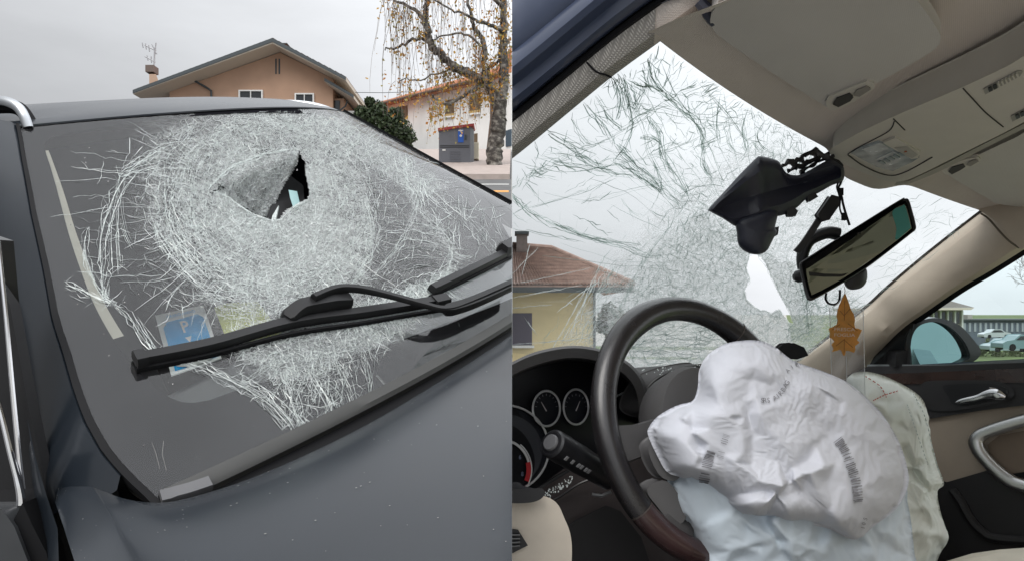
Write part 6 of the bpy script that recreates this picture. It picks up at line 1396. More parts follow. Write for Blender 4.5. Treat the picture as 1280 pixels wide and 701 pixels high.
bagd = partR('driver_airbag', V, f, M_bagu, angle=180)
out2 = [(810, 543), (812, 532), (822, 520), (838, 510), (850, 505), (866, 500), (872, 484), (874, 462), (884, 444), (905, 430), (930, 425), (952, 426), (970, 434), (985, 446), (998, 453), (1030, 464), (1060, 478), (1085, 498), (1105, 520), (1122, 548), (1132, 575), (1136, 600), (1130, 620), (1118, 638), (1095, 655), (1074, 672), (1060, 672), (1035, 660), (1005, 655), (985, 655), (965, 648), (935, 648), (915, 635), (900, 622), (880, 606), (860, 598), (835, 590), (822, 570)]
folds2 = [([(935, 650), (955, 630), (968, 616), (990, 600), (1020, 588), (1044, 578)], .016, 7), ([(968, 616), (985, 640), (992, 656)], .010, 6), ([(968, 616), (945, 596), (925, 580), (905, 570)], .010, 9), ([(910, 640), (935, 628), (965, 622)], .012, 6), ([(930, 648), (950, 640), (968, 622)], .008, 4),
          ([(900, 622), (925, 616), (955, 612)], -.008, 6), ([(1044, 578), (1056, 600), (1064, 640), (1072, 660)], .006, 8), ([(990, 600), (1030, 640), (1050, 660)], -.006, 12), ([(1005, 596), (1040, 630)], .006, 6),
          ([(945, 500), (960, 535), (985, 560), (992, 585)], .007, 10), ([(930, 500), (940, 540), (938, 580)], -.006, 9), ([(880, 490), (915, 520), (930, 548), (925, 580)], .007, 9), ([(1000, 460), (1015, 480), (1035, 492)], .008, 5), ([(1020, 466), (1035, 490), (1052, 504)], .009, 5), ([(1060, 480), (1058, 500), (1048, 520)], .009, 6), ([(1080, 495), (1072, 520), (1058, 536)], .008, 7),
          ([(1100, 520), (1080, 535), (1060, 545)], .008, 6), ([(1110, 545), (1095, 552), (1075, 555)], .006, 5), ([(1125, 590), (1100, 595), (1080, 590)], .004, 6), ([(870, 505), (900, 520), (930, 518)], .008, 9), ([(838, 512), (860, 530), (880, 550), (905, 560)], .009, 9), ([(815, 545), (840, 548), (865, 560), (890, 590)], .008, 8), ([(830, 575), (860, 580), (885, 596)], .009, 6),
          ([(850, 520), (870, 545), (875, 575)], -.006, 7), ([(884, 450), (890, 480), (885, 500)], .006, 7), ([(905, 435), (935, 450), (960, 470)], .004, 12), ([(925, 470), (960, 480), (990, 500)], -.005, 14), ([(1000, 520), (1030, 530), (1046, 560)], -.007, 12), ([(985, 600), (960, 640)], -.008, 6), ([(1020, 650), (1060, 655), (1080, 640)], .006, 5)]
V, f, G2 = airbag('airbag', out2, (980, 555), lambda q: 1.02+.00042*(q[:, 0]-980)*.8-.00012*(q[:, 1]-555)+.03*((q[:, 0]-985)/160)**2*1.2, folds2, M_bag, seed=3, rim=.075, n=150, eps=.012, facet=28., rough=.0040, fa=1.35)
partR('upper_layer', V, f, M_bag, bagd, angle=180)
def onbag(G, px, py, lift=.0015):
    p, g = G; d = np.hypot(p[..., 0]-px, p[..., 1]-py); k = np.unravel_index(d.argmin(), d.shape); q = g[k]; return q*(1-lift/np.linalg.norm(q))
def onbag_exact(G, px, py, lift=.0022):
    p, g = G; d = np.hypot(p[..., 0]-px, p[..., 1]-py).ravel(); k = np.argsort(d)[:5]; y = g.reshape(-1, 3)[k, 1].min()-lift; return AT(px, py, y)
bars = MB()
def barcode(path, n, half, w0=.5):
    P_ = smoothpath(path, n); T = np.gradient(P_, axis=0); T /= np.linalg.norm(T, axis=1)[:, None]
    for p, t in zip(P_, T):
        if NR.rand() < .16: continue
        nn = np.array([-t[1], t[0]]); hf = half*NR.uniform(.8, 1.1); w_ = w0*NR.uniform(.6, 1.9); k = 5; q = []
        for s in np.linspace(-1, 1, k): q += [onbag_exact(G2, *(p+nn*hf*s-t*w_*.5)), onbag_exact(G2, *(p+nn*hf*s+t*w_*.5))]
        bars.add(q, [(2*i, 2*i+1, 2*i+3, 2*i+2) for i in range(k-1)])
barcode([(1047, 549), (1056, 562), (1063, 580), (1070, 600), (1073, 626)], 34, 6.2, .9); barcode([(1052, 552), (1064, 585), (1071, 622)], 20, 4, .7)
barcode([(908, 543), (904, 556), (900, 571)], 13, 4.5); barcode([(889, 564), (884, 580), (879, 606)], 22, 6.5, .9)
link_bar = partR('barcode_print', bars.V, bars.F, M_print, bagd, smooth=False, kind='stuff')
def bagtext(s, size, path):
    P_ = smoothpath(path, len(s)); T = np.gradient(P_, axis=0); out = MB()
    for ch, p, t in zip(s, P_, T):
        if ch == ' ': continue
        V, Fc = text_mesh(ch, size); t = t/np.linalg.norm(t); nn = np.array([t[1], -t[0]])
        out.add([onbag_exact(G2, *(p+t*v[0]+nn*v[1])) for v in V], Fc)
    return out
tx = bagtext('SRS AIRBAG', 8.5, [(953, 500), (965, 499), (976, 491), (984, 478)]); partR('lettering', tx.V, tx.F, M_print, bagd, smooth=False)
tx = bagtext('0123', 6.5, [(956, 505), (966, 503), (973, 499)]); 
tx = bagtext('AIR', 7, [(985, 463), (990, 458), (996, 455)]); partR('lettering', tx.V, tx.F, M_print, bagd, smooth=False)
tx = bagtext('105', 7, [(1079, 659), (1080, 654), (1082, 648)]); partR('lettering', tx.V, tx.F, M_print, bagd, smooth=False)
# passenger bag
out3 = [(1060, 500), (1062, 470), (1078, 464), (1098, 467), (1118, 475), (1140, 487), (1154, 500), (1160, 520), (1164, 550), (1172, 580), (1180, 604), (1172, 614), (1176, 640), (1185, 672), (1176, 690), (1160, 720), (1120, 760), (1080, 740), (1080, 620)]
folds3 = [([(1098, 500), (1120, 540), (1128, 600), (1135, 680)], .02, 10), ([(1118, 480), (1126, 520), (1140, 560), (1160, 600)], .016, 6), ([(1140, 490), (1150, 530), (1164, 590)], .014, 5), ([(1130, 560), (1150, 600), (1164, 614)], -.02, 7), ([(1140, 600), (1160, 620), (1165, 660)], .018, 7), ([(1110, 500), (1135, 500), (1152, 510)], .012, 5), ([(1125, 530), (1150, 545)], .012, 4), ([(1130, 620), (1150, 630), (1172, 612)], .014, 6), ([(1125, 585), (1160, 580)], -.012, 5), ([(1140, 515), (1152, 530), (1155, 560)], .014, 4), ([(1150, 640), (1160, 690)], .014, 8), ([(1090, 480), (1110, 490), (1120, 486)], .012, 5)]
V, f, G3 = airbag('airbag', out3, (1115, 600), lambda q: 1.50+.0004*(q[:, 0]-1120)-.0001*(q[:, 1]-580), folds3, M_bag2, seed=14, rim=.10, n=110, back=.12, eps=.03, limit=.02, facet=20., rough=.012)
bagp = partR('passenger_airbag', V, f, M_bag2, angle=180)
def stitch(path, m, n, w=.0012):
    P_ = smoothpath(path, n); sb = MB()
    for i in range(0, n-1, 2):
        def e(q):
            p, g = G3; d = np.hypot(p[..., 0]-q[0], p[..., 1]-q[1]).ravel(); k = np.argsort(d)[:4]; return AT(q[0], q[1], g.reshape(-1, 3)[k, 1].min()-.002)
        sb.add(*tube([e(P_[i]), e(P_[i+1])], w, 4))
    partR('stitching', sb.V, sb.F, m, bagp, kind='stuff')
stitch([(1082, 470), (1100, 482), (1108, 496)], mat('red_thread', (.45, .12, .08), .7), 16); stitch([(1092, 500), (1104, 494), (1122, 488)], mat('red_thread', (.45, .12, .08), .7), 18)
stitch([(1142, 492), (1156, 520), (1166, 560), (1174, 590)], mat('pale_thread', (.5, .55, .55), .8), 40, .0009); stitch([(1134, 505), (1146, 540), (1160, 580)], mat('pale_thread', (.5, .55, .55), .8), 36, .0009)

# ------------------------------------------------------------------ mirror, sensor cover and scent leaf
def facet(pts, depth, thick, m, name, parent=None, bevel=.004, n=None):
    q = [AT(a, b, depth(a, b) if callable(depth) else depth) for a, b in (smoothpath(pts, n, True) if n else pts)]
    V, f = prism(q, np.array([0, thick, 0])); return partR(name, V, f, m, parent, bevel=bevel)
M_scov = mat('sensor_navy', (.020, .022, .036), .42, bump=.25, bscale=1100)
sd = lambda a, b: 1.335+.0004*(a-970)+.0002*(b-250)
# relief: left wing, hollow, right arm, lens box
def relief(name, poly, dfun, m, parent=None, inner=()):
    bm = bmesh.new(); vs = [bm.verts.new(AT(a, b, dfun(a, b))) for a, b in poly]; bm.faces.new(vs); 
    me = bpy.data.meshes.new('t'); bm.to_mesh(me); bm.free(); V = np.array([v.co[:] for v in me.vertices]); f = [tuple(p.vertices) for p in me.polygons]; bpy.data.meshes.remove(me)
    return V, f
SO = smoothpath([(886, 261), (905, 240), (925, 218), (945, 198), (950, 195.5), (957, 196.5), (972, 201), (978, 209), (984, 217), (998, 219), (1012, 213), (1024, 206), (1038, 200), (1050, 205), (1055, 211), (1054, 226), (1040, 232), (1024, 241), (1008, 249), (996, 260), (982, 268), (971, 271), (950, 279), (935, 283), (921, 284), (903, 273), (888, 265)], 110, True)
ax_ = [(902, 260), (935, 247), (960, 240), (985, 233), (1010, 227), (1045, 216)]
def axpt(t): return smoothpath(ax_, 60)[min(59, int(t*59))]
AXP = smoothpath(ax_, 60); rings = []
for k, dz in ((1, .022), (1, .0), (.96, -.008), (.82, -.016), (.6, -.020), (.35, -.012), (.1, -.004), (0., -.002)):
    rr_ = []
    for p in SO:
        j = np.linalg.norm(AXP-p, axis=1).argmin(); c = AXP[j]; q = c+(p-c)*k
        hollow = .012*math.exp(-((q[0]-985)/30)**2-((q[1]-225)/16)**2); wing = -.012*math.exp(-((q[0]-950)/9)**2)
        rr_.append(AT(q[0], q[1], sd(*q)+dz+hollow+wing))
    rings.append(np.array(rr_))
V, f = ringloft(rings, False); V2, f2 = V, f
scv = link('sensor_cover', V, f, M_scov, None, clip='R'); rebase(scv, AT(970, 200, 1.34)); tag(scv, 'dark navy plastic sensor cover torn loose and hanging at the top of the windscreen', 'sensor cover')
BO = smoothpath([(921, 276), (940, 268), (960, 262), (972, 266), (969, 284), (971, 290), (966, 300), (958, 314), (946, 318.5), (932, 315), (923, 306), (921, 292)], 60, True)
rings = []
for k, dz in ((1, .05), (1, .0), (.94, -.012), (.8, -.02), (.5, -.026), (.02, -.028)): rings.append(np.array([AT(*(np.array([946, 291])+(p-np.array([946, 291]))*k), 1.315+dz) for p in BO]))
V, f = ringloft(rings); partR('lens_box', V, f, M_scov, scv)
partR('clip_tab', *prism([AT(a, b, 1.33) for a, b in ((983, 262), (990, 258), (997, 264), (994, 270), (986, 270))], (0, .012, 0)), M_black, scv, bevel=.001)
partR('clip_tab', *prism([AT(a, b, 1.33) for a, b in ((966, 286), (973, 284), (972, 293), (967, 296))], (0, .012, 0)), M_black, scv, bevel=.001)
partR('clip_tab', *prism([AT(a, b, 1.34) for a, b in ((1009, 246), (1018, 241), (1022, 246), (1012, 252))], (0, .012, 0)), M_black, scv, bevel=.001)
# torn bracket with broken edges under the console
tb = MB()
for P_, r in (([(978, 207), (990, 204), (1003, 198), (1015, 190), (1022, 187)], .006), ([(985, 214), (998, 208), (1012, 202), (1026, 195), (1036, 192)], .005), ([(1000, 216), (1010, 208), (1024, 203), (1042, 195)], .004), ([(1003, 199), (1008, 206)], .004), ([(1015, 192), (1022, 200)], .005), ([(990, 205), (996, 213)], .003), ([(1032, 194), (1040, 204)], .006), ([(1020, 189), (1040, 200), (1052, 210)], .006)):
    q = jag(P_, 4, 1.0); tb.add(*tube([AT(a, b, 1.355) for a, b in q], r*NR.uniform(.5, 1.2, len(q)), 6))
partR('torn_bracket', tb.V, tb.F, M_black, scv)
tb = MB()
for P_, r in (([(1052, 212), (1052, 226), (1048, 236), (1052, 246), (1054, 256), (1058, 270), (1062, 282)], .0022), ([(1050, 226), (1046, 234), (1050, 248), (1050, 262), (1056, 276)], .0016)):
    tb.add(*tube([AT(a, b, 1.36) for a, b in smoothpath(P_, 24)], r, 6))
for c in ((1055, 271), (1051, 240)): tb.add(*box(AT(c[0], c[1], 1.358), (.004, 0, 0), (0, .003, 0), (0, 0, .007)))
o = link('wire', tb.V, tb.F, M_rub, None, clip='R'); rebase(o, AT(1052, 212, 1.36)); tag(o, 'thin black wires dangling from the console beside the mirror', 'cable')
# inside mirror
MD = 1.40
mo = [(999, 334), (1000, 329), (1006, 324), (1060, 290), (1123, 251), (1131, 248.5), (1136, 250), (1140, 262), (1145, 282), (1144, 288), (1138, 293), (1110, 315), (1082, 336), (1050, 356), (1018, 374), (1012, 375.5), (1008, 372), (1003, 354)]
mdep = lambda a, b: MD+.0003*(a-1070)-.0006*(b-312)
mo = smoothpath(mo, 90, True); mcen = np.array([1072., 312.])
mir = thing('rear_view_mirror', 'rear view mirror in a black frame hanging askew below the roof console', 'mirror', AT(1072, 312, MD))
rings = [np.array([AT(*(mcen+(p-mcen)*k), mdep(*p)+dz) for p in mo]) for k, dz in ((.55, .045), (.85, .040), (.97, .026), (1.0, .010), (1.0, .002), (.985, -.002), (.95, -.0025))]
V, f = ringloft(rings, False)
partR('frame', V, f, M_plast, mir)
V, f = [AT(*(mcen+(p-mcen)*.55), mdep(*p)+.045) for p in mo], [tuple(range(90))]; partR('shell_back', V, f, M_plast, mir)
gl_ = smoothpath([(1008, 337), (1014, 333), (1060, 302), (1115, 264), (1127, 257), (1132, 257), (1139, 283), (1137, 288), (1110, 309), (1080, 331), (1050, 350), (1018, 367), (1014, 366), (1010, 352)], 80, True)
M_mir = mat('mirror_glass', (.50, .54, .47), .04, 1.0, vary=.02)
V, f = [AT(a, b, mdep(a, b)-.0012) for a, b in gl_], [tuple(range(80))]; mg = partR('mirror_glass', V, f, M_mir, mir, smooth=False)
V, f = [AT(a, b, mdep(a, b)-.0018) for a, b in smoothpath([(1115.5, 265), (1127, 258), (1131.5, 258), (1138, 282), (1136.5, 287), (1120, 300), (1120.5, 285)], 40, True)], [tuple(range(40))]; partR('reflection_patch', V, f, mat('reflection_teal', (.10, .36, .33), .2, .2, vary=.03), mg, smooth=False)  # teal reflection at the mirror's end, painted as a flat patch
V, f = disc(AT(1073.5, 292.5, mdep(1073, 292)-.0022), (1, 0, 0), (0, 0, 1), .0036, 16); partR('light_sensor', V, f, M_black, mg)
V, f = loft([[AT(a, b, mdep(a, b)-.0016) for a, b in r] for r in ([(1011, 339.5), (1030, 342), (1052, 342.5), (1060, 341)], [(1012, 344.5), (1030, 346), (1050, 346), (1056, 344.5)])]); partR('reflected_band', V, f, mat('reflection_dark', (.02, .02, .02), .3), mg)  # dark reflected streak, laid on the glass as a coloured strip
V, f = tube([AT(a, b, MD+.045) for a, b in smoothpath([(1004, 336), (1003, 320), (1010, 303), (1022, 295), (1036, 291), (1048, 293)], 24)], np.linspace(.011, .013, 24), 10); partR('mount_arm', V, f, M_plast, mir)
V, f = tube([AT(a, b, MD+.03) for a, b in ((992, 347), (996, 346), (1004, 344))], [.006, .012, .013], 12); partR('side_knob', V, f, M_plast, mir)
V, f = ringloft([np.array([AT(*(np.array([1072, 348])+(p-np.array([1072, 348]))*k), MD+.02+dz) for p in smoothpath([(1055, 350), (1062, 340), (1080, 335), (1084, 340), (1083, 352), (1076, 360), (1064, 362), (1057, 358)], 40, True)]) for k, dz in ((1, .03), (1, 0), (.9, -.008), (.5, -.014))]); partR('sensor_bulge', V, f, M_plast, mir)
V, f = tube([AT(a, b, MD+.012) for a, b in smoothpath([(1033, 366), (1032, 373), (1036, 379), (1044, 380), (1049, 375), (1050, 362)], 20)], .0022, 6); partR('cord_loop', V, f, M_rub, mir)
st_ = smoothpath([(996, 315), (1006, 303), (1018, 285), (1030, 266), (1042, 248)], 30)
V, f = loft([[AT(a-dx, b-dy, MD-.01) for a, b in st_] for dx, dy in ((3.2, 2.2), (-3.2, -2.2))]); 
V, f = prism(np.vstack([[AT(a-3.2, b-2.2, MD+.0) for a, b in st_], [AT(a+3.2, b+2.2, MD+.0) for a, b in st_[::-1]]]), (0, .006, 0)); stp = partR('mount_strap', V, f, M_plast, mir)
partR('connector', *prism([AT(a, b, MD-.012) for a, b in ((1024, 268), (1040, 245), (1048, 247), (1050, 254), (1036, 274), (1028, 276))], (0, .018, 0)), M_black, mir, bevel=.002)
# leaf-shaped scent card in its clear sleeve
LDp = 1.385
lf = [(182, 80), (165, 118), (150, 150), (138, 185), (131, 222), (138, 250), (132, 276), (110, 290), (82, 302), (90, 330), (88, 358), (104, 366), (118, 380), (100, 402), (112, 428), (104, 446), (130, 440), (152, 432), (164, 446), (172, 470), (181, 468), (186, 440), (205, 440), (238, 452), (247, 432), (244, 410), (258, 400), (272, 388), (256, 372), (268, 350), (287, 312), (262, 300), (246, 300), (240, 276), (244, 246), (236, 212), (220, 186), (205, 140), (192, 104)]
lp_ = [(1020+x/5., 350+y/5.) for x, y in lf]
LQ = lambda a: LDp-.0008*(a-1056)
V, f = prism([AT(a, b, LQ(a)) for a, b in lp_], (0, .0025, 0))
leaf_t = thing('scent_leaf', 'orange leaf shaped air freshener card hanging from the mirror', 'air freshener', AT(1056, 366, LDp))
M_leafo = mat('leaf_orange', (.95, .56, .15), .7, vary=.25, scale=70, subs=(.92, .42, .09), trans=.35)
partR('card', V, f, M_leafo, leaf_t, smooth=False)
M_pale = mat('print_pale', (.72, .55, .38), .7)
for s_, y in (('FRESCA', 411.5), ('FOGLIA', 418.5)): V, f = put_text(s_, .0088, AT(1055.5, y, LDp-.0015), unit((.78, -.60, 0))*1.25, (0, 0, 1), .0001); partR('lettering', V, f, M_pale, leaf_t, smooth=False)
for pts in ([(1056, 376), (1055.5, 400)], [(1055.5, 423), (1055.2, 441)], [(1055, 424), (1045, 432)], [(1055, 424), (1066, 434)], [(1050, 405), (1040, 412)], [(1060, 404), (1072, 413)], [(1056, 395), (1050, 388)], [(1056, 393), (1063, 385)]):
    V, f = tube([AT(a, b, LQ(a)-.0004) for a, b in pts], .0006, 4); partR('vein', V, f, mat('vein_dark', (.30, .12, .03), .7), leaf_t)
V, f = tube([AT(a, b, LDp-.002) for a, b in smoothpath([(1040, 384), (1048, 378), (1056, 366), (1055, 358)], 10)], .0007, 5); partR('string', V, f, mat('string_pale', (.6, .6, .58), .8), leaf_t)
M_slv = pane_mat('clear_sleeve', (.93, .95, .95), crush=False, ior=1.75, dust=.16)
ns_ = 14; gp = []
for i in range(ns_):
    for j in range(24):
        s, t = i/(ns_-1), j/23.; gp.append(AT(1037+s*42+t*2.5, 384+t*112+2*s, LDp+.026-.0006*42*s+.003*math.sin(7*s+5*t)+.002*math.sin(13*t+3*s)))
o = link('clear_sleeve', gp, gridf(ns_, 24), M_slv, None, clip='R'); rebase(o, AT(1058, 384, LDp)); tag(o, 'clear plastic sleeve hanging behind and below the orange leaf card', 'plastic sleeve')
for s0, s1 in (((1037, 384), (1040, 496)), ((1079, 386), (1081.5, 498)), ((1058, 445), (1059, 497))):
    V, f = tube([AT(*s0, LDp+.024-.0006*(s0[0]-1037)), AT(*s1, LDp+.024-.0006*(s1[0]-1037))], .0007, 5); partR('sleeve_seam', V, f, mat('sleeve_edge', (.6, .62, .62), .3), o)
V, f = [AT(a, b, LDp-.008) for a, b in ((1039, 448), (1080, 450), (1081, 496), (1040, 494))], [(0, 1, 2, 3)]
# wiper seen through the foot of the screen
V, f = tube([RW(p)[0] for p in ((.18, .06, .01), (.34, -.03, .035), (.5, .02, .05))], .012, 8); 
facet([(974, 436), (980, 431), (992, 430), (1004, 435), (1008, 443), (996, 447), (982, 446)], 1.95, .03, M_rub, 'wiper_end', carR, .004)
# passenger seat front corner
V, f = loft([np.array([AT(a, b, d) for a, b, d in r]) for r in ([(1150, 712, 1.50), (1185, 700, 1.52), (1215, 691, 1.54), (1250, 686, 1.54), (1340, 680, 1.5)], [(1150, 722, 1.43), (1185, 708, 1.44), (1215, 697, 1.45), (1250, 691, 1.45), (1340, 685, 1.42)], [(1150, 770, 1.36), (1185, 760, 1.36), (1215, 750, 1.36), (1250, 745, 1.36), (1340, 740, 1.32)])]); partR('passenger_seat', V, f, mat('seat_cream', (.60, .56, .47), .7, bump=.3, bscale=700))
M_seatc = MATS['seat_cream']
for x0, x1 in ((-.62, -.12), (.14, .64)):
    V, f = prism(RW([(x0, -.95, -.42), (x1, -.95, -.42), (x1, -1.45, -.45), (x0, -1.45, -.45)]), rz*-.16); st = partR('front_seat', V, f, M_seatc, bevel=.04)
    V, f = prism(RW([(x0, -1.45, -.45), (x1, -1.45, -.45), (x1, -1.72, .12), (x0, -1.72, .12)]), ry*-.12); partR('backrest', V, f, M_seatc, st, bevel=.04)
V, f = prism(RW([(-.10, -.5, -.46), (.12, -.5, -.46), (.12, -1.5, -.40), (-.10, -1.5, -.40)]), rz*-.25); partR('centre_console', V, f, M_door_bg, bevel=.02)
# rest of the shell: floor, bonnet, rear screen surround
V, f = loft([RW([(-.8, 0, -.75), (.8, 0, -.75)]), RW([(-.8, -1.9, -.75), (.8, -1.9, -.75)])]); partR('floor', V, f, M_door_bk)
V, f = loft([RW(np.c_[np.linspace(-.8, .8, 20), np.full(20, y), np.full(20, z)-.05*np.abs(np.linspace(-1, 1, 20))**3]) for y, z in ((.13, -.12), (.3, -.16), (.6, -.22), (.95, -.32), (1.05, -.5))]); partR('bonnet', V, f, M_navy)
V, f = loft([RW([(-.6, -1.95, .3), (.6, -1.95, .3)]), RW([(-.75, -2.0, -.2), (.75, -2.0, -.2)]), RW([(-.75, -1.9, -.75), (.75, -1.9, -.75)])]); partR('rear_seat', V, f, M_door_bg)

# ------------------------------------------------------------------ RIGHT: outside
D2 = 28.
yh = thing('yellow_house', 'yellow plastered house with tiled hip roof seen through the left of the screen', 'house', (1.6, D2, float(zr_(1.6, D2))))
M_yel = mat('yellow_plaster', (.68, .575, .34), .9, vary=.10, scale=.9, bump=.15, bscale=50)
cnr = AT(743, 400, D2); gz_ = zr_(2., D2)-.4; top_ = AT(743, 352, D2)[2]
V, f = abox(.02, cnr[0], D2, D2+7, gz_, top_); link('wall', V, f, M_yel, yh, smooth=False, clip='R')
e0, e1 = AT(640.6, 350, D2-.9), AT(792, 357, D2-.9); r0, r1 = AT(640.6, 309, D2+3.5), AT(690, 313, D2+3.5)
e1b = np.array([e1[0], D2+8, e1[2]]); e0[0] = r0[0] = .012; e0[2] = e1[2]
M_tile2 = mat('roof_tile_pink', (.31, .215, .18), .9, vary=.3, scale=3)
V, f = prism([e0, e1, r1, r0], (0, 0, -.16)); rf = link('roof', V, f, M_tile2, yh, smooth=False, clip='R')
V, f = prism([e1, e1b, r1], (0, 0, -.16)); link('roof', V, f, M_tile, yh, smooth=False)
M_tile2 = mat('roof_tile_pink', (.31, .215, .18), .9, vary=.3, scale=3)
tm = MB(); nc, nrw = 34, 11
for i in range(nc):
    for j in range(nrw):
        def Q(s, t, h):
            a_ = e0*(1-s)+e1*s; b_ = r0*(1-s)+r1*s; return a_*(1-t)+b_*t+np.array([0, -.02, h])
        s0, s1, t0, t1 = i/nc, (i+.86)/nc, j/nrw, (j+1.12)/nrw
        tm.add([Q(s0, t0, .03), Q((s0+s1)/2, t0, .11), Q(s1, t0, .03), Q(s0, min(t1, 1), .01), Q((s0+s1)/2, min(t1, 1), .08), Q(s1, min(t1, 1), .01)], [(0, 1, 4, 3), (1, 2, 5, 4)])
link('roof_tiles', tm.V, tm.F, M_tile2, rf, kind='stuff', clip='R', smooth=False)
V, f = tube([r0+np.array([0, 0, .1]), r1+np.array([0, 0, .1])], .12, 8); link('ridge', V, f, M_tile2, rf, clip='R')
V, f = tube([r1+np.array([0, 0, .1]), e1+np.array([0, 0, .08])], .11, 8); link('ridge', V, f, M_tile2, rf)
V, f = prism([e0+np.array([0, -.03, -.05]), e1+np.array([0, -.03, -.05]), e1+np.array([0, -.03, -.26]), e0+np.array([0, -.03, -.26])], (0, .1, 0)); link('gutter', V, f, M_gut, yh, smooth=False, clip='R')
V, f = abox(AT(645.5, 0, D2+3)[0], AT(659, 0, D2+3)[0], D2+2.7, D2+3.5, AT(0, 312, D2+3)[2]-.3, AT(0, 294, D2+3)[2]); ch = link('chimney', V, f, mat('grey_brick', (.17, .14, .13), .9, vary=.2, scale=6), yh, smooth=False)
V, f = abox(AT(643.5, 0, D2+3)[0], AT(661, 0, D2+3)[0], D2+2.6, D2+3.6, AT(0, 294, D2+3)[2]+.005, AT(0, 290.5, D2+3)[2]); link('chimney_cap', V, f, M_gut, yh, smooth=False)
a, b = AT(640.6, 391, D2), AT(665, 431, D2)
V, f = abox(.012, b[0], D2-.05, D2+.02, b[2], a[2]); wn = link('window', V, f, mat('violet_shutter', (.11, .095, .12), .6), yh, smooth=False, clip='R')
for k in np.linspace(.04, .97, 14): V, f = abox(.03, b[0]-.06, D2-.075, D2-.05, b[2]+(a[2]-b[2])*k-.02, b[2]+(a[2]-b[2])*k+.02); link('slat', V, f, mat('violet_shutter', (.11, .095, .12), .6), wn, smooth=False)
V, f = abox(.012, b[0]+.08, D2-.18, D2-.055, b[2]-.1, b[2]-.004); link('sill', V, f, M_wfr, wn, smooth=False)
V, f = tube([AT(743, 362, D2-.1), AT(743, 450, D2-.1)], .05, 8); link('downpipe', V, f, M_gut, yh)
bush('garden_shrub', 'dark green shrub beside the corner of the yellow house', [(762, 392, 14), (775, 400, 12), (755, 405, 12), (768, 412, 14), (785, 410, 10)], 34., 1200, [(.035, .05, .02), (.05, .065, .03)], (float(AT(768, 0, 34)[0]), 34., float(zr_(4.8, 34))), .13)
# pavilion and long block behind the lawn
pv = thing('pavilion', 'pale house with wide shallow roof and tall windows beyond the wing mirror', 'house', AT(1190, 425, 95))
dP = 95.
V, f = abox(AT(1120, 0, dP)[0], AT(1203.5, 0, dP)[0], dP, dP+14, zr_(55, dP)-1, AT(0, 386, dP)[2]); link('wall', V, f, mat('pale_wall', (.36, .34, .30), .9), pv, smooth=False)
V, f = loft([[AT(1110, 384.5, dP-2), AT(1218, 384.0, dP-2), AT(1214, 384, dP+16), AT(1110, 384, dP+16), AT(1110, 384.5, dP-2)], [AT(1120, 375.5, dP+3), AT(1185, 375.0, dP+3), AT(1180, 375, dP+9), AT(1120, 375, dP+9), AT(1120, 375.5, dP+3)]]); link('roof', V, f, mat('roof_grey_brown', (.13, .115, .10), .9), pv, smooth=False)
V, f = prism([AT(1110, 384.6, dP-2), AT(1218, 384.1, dP-2), AT(1214, 387, dP-2), AT(1110, 387.6, dP-2)], (0, 16, 0)); link('eave', V, f, M_soff, pv, smooth=False)
for k in range(6):
    x = 1150+k*9; V, f = abox(AT(x, 0, dP)[0], AT(x+4, 0, dP)[0], dP-.1, dP+.05, AT(0, 404, dP)[2], AT(0, 389.5, dP)[2]); link('window', V, f, M_pane, pv, smooth=False)
    V, f = abox(AT(x+5.3, 0, dP)[0], AT(x+7.2, 0, dP)[0], dP-.35, dP-.05, AT(0, 410, dP)[2], AT(0, 388, dP)[2]); link('column', V, f, M_wfr, pv, smooth=False)
lb = thing('long_building', 'long low grey blue building with rows of windows across the lawn', 'building', AT(1260, 422, 150)); dB = 150.
V, f = abox(AT(1200, 0, dB)[0], AT(1330, 0, dB)[0], dB, dB+14, zr_(100, dB)-2, AT(0, 399, dB)[2]); link('wall', V, f, mat('bluegrey_wall', (.10, .12, .15), .8, vary=.1, scale=.4), lb, smooth=False)
V, f = abox(AT(1200, 0, dB)[0], AT(1330, 0, dB)[0], dB-.6, dB+14.5, AT(0, 400, dB)[2], AT(0, 398.4, dB)[2]); link('roof', V, f, M_gut, lb, smooth=False)
V, f = abox(AT(1221, 0, dB)[0], AT(1227, 0, dB)[0], dB+3, dB+6, AT(0, 399, dB)[2], AT(0, 393, dB)[2]); link('chimney', V, f, mat('pale_wall', (.36, .34, .30), .9), lb, smooth=False)
for k in range(18):
    x = 1204+k*6.6; V, f = abox(AT(x, 0, dB)[0], AT(x+2.6, 0, dB)[0], dB-.15, dB+.05, AT(0, 414, dB)[2], AT(0, 403, dB)[2]); link('window', V, f, mat('pale_curtain', (.30, .33, .36), .5), lb, smooth=False)
# bare tree
bt_ = thing('bare_tree', 'bare leafless tree with a fine rounded crown at the right edge', 'tree', AT(1287, 432, 70)); tmb = MB()
def branch(p, d, ln, r, lev):
    n = 5; q = [p]; 
    for i in range(n): d = unit(d+NR.normal(0, .10, 3)+np.array([0, 0, .05])); q.append(q[-1]+d*ln/n)
    tmb.add(*tube(q, np.linspace(max(r, .014), max(r*.6, .012), n+1), 5 if lev < 3 else 3, cap=False))
    if lev >= 6: return
    for _ in range(3):
        k = NR.randint(2, n+1); dd = unit(d+NR.normal(0, .5, 3)); branch(q[k], dd, ln*NR.uniform(.62, .85), r*.55, lev+1)
branch(AT(1287, 434, 70), np.array([0, 0, 1.]), 3.2, .2, 0)
link('trunk', tmb.V, tmb.F, mat('bare_bark', (.16, .14, .125), .9), bt_)
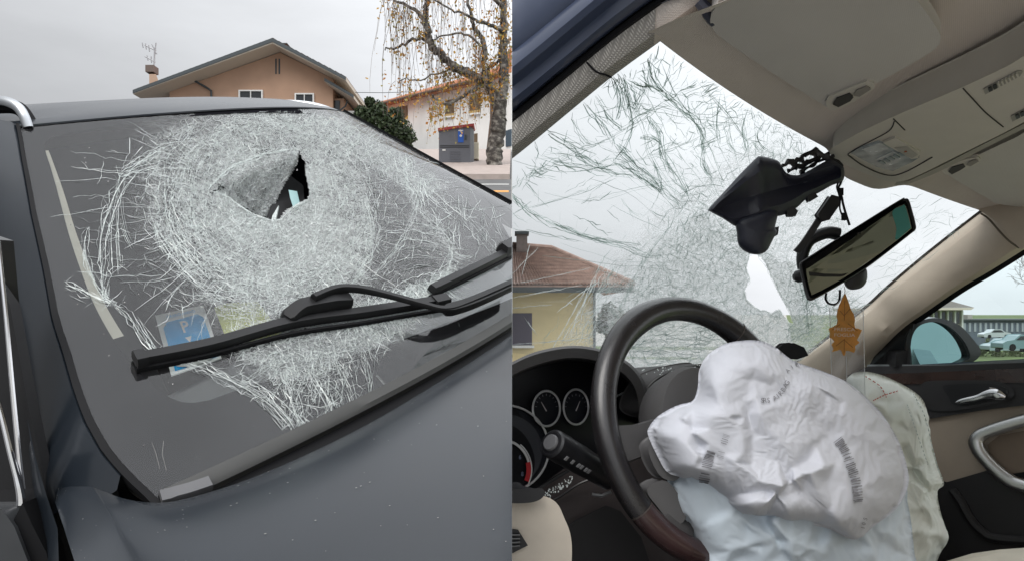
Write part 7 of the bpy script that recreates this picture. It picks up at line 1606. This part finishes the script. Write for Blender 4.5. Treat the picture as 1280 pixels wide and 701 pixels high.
# cars and hedge on the far lawn
def small_car(px_, py_, d, ln, m, lab, yaw=0.):
    t = thing('far_car', lab, 'car', AT(px_, py_, d), 'cars parked beyond the lawn'); c = AT(px_, py_, d); e = np.array([math.cos(yaw), math.sin(yaw), 0]); s = np.array([-math.sin(yaw), math.cos(yaw), 0]); z = np.array([0, 0, 1.])
    prof = [(-.5, .18), (-.5, .5), (-.42, .62), (-.27, .70), (-.15, 1.05), (.12, 1.08), (.27, .75), (.46, .62), (.5, .45), (.5, .18)]
    A = [c+e*x*ln+z*h*1.3-s*.85 for x, h in prof]; V, f = prism(A, s*1.7); link('body', V, f, m, t, smooth=False, bevel=.06)
    g = [(-.24, .72), (-.14, 1.0), (.11, 1.02), (.24, .74)]; V, f = prism([c+e*x*ln+z*h*1.3-s*.875 for x, h in g], s*.02); link('window', V, f, M_pane, t, smooth=False)
    for x in (-.31, .31):
        for sd_ in (-.86, .70): V, f = tube([c+e*x*ln+z*.3+s*sd_, c+e*x*ln+z*.3+s*(sd_+.18)], .31, 14); link('wheel', V, f, M_rub, t)
small_car(1256, 439, 78, 4.3, mat('pale_blue_paint', (.26, .34, .36), .3, .2, coat=.5), 'pale blue car parked alone on the far lawn, left of the teal car')
small_car(1276, 437, 66, 4.3, mat('teal_paint', (.16, .26, .28), .3, .2, coat=.5), 'blue green car at the far right edge beyond the side window')
small_car(1243, 422, 118, 4.4, mat('silver_paint', (.48, .52, .54), .3, .3, coat=.5), 'silver car parked farthest off in front of the long building')
hg = MB()
for _ in range(2600):
    x = NR.uniform(1190, 1320); d = NR.uniform(122, 132); p = AT(x, 0, d); p[2] = zr_(p[0], d)+NR.uniform(0, 1)**.6*(1.6+1.2*math.sin(x*.21)+.6*math.sin(x*.53)); n = unit(NR.normal(0, 1, 3)); a = unit(np.cross(n, NR.normal(0, 1, 3))); b = np.cross(n, a); s = NR.uniform(.15, .4)
    hg.add([p-a*s, p+b*s*.6, p+a*s, p-b*s*.6], [(0, 1, 2, 3)])
o = link('hedge', hg.V, hg.F, mat('hedge_olive', (.09, .11, .055), .9, vary=.3, scale=.5), None, kind='stuff', smooth=False); rebase(o, AT(1255, 428, 127)); o['label'] = 'ragged olive hedge in front of the long building'; o['category'] = 'hedge'
for x0, d, c in ((1224, 88, (.72, .74, .72)), (1240, 84, (.68, .66, .58)), (1268, 80, (.70, .72, .70))):
    p = AT(x0, 442, d); p[2] = zr_(p[0], d); V, f = box(p+np.array([0, 0, .55]), (.45, 0, 0), (0, .06, 0), (0, 0, .55)); bn = link('notice_board', V, f, mat('board_%d' % x0, c, .6), None, smooth=False, bevel=.03); rebase(bn, p)
    tag(bn, {1224: 'low white board standing left of the pale blue car', 1240: 'low cream board standing in front of the pale blue car', 1268: 'low white board nearest the right edge'}[x0], 'board')
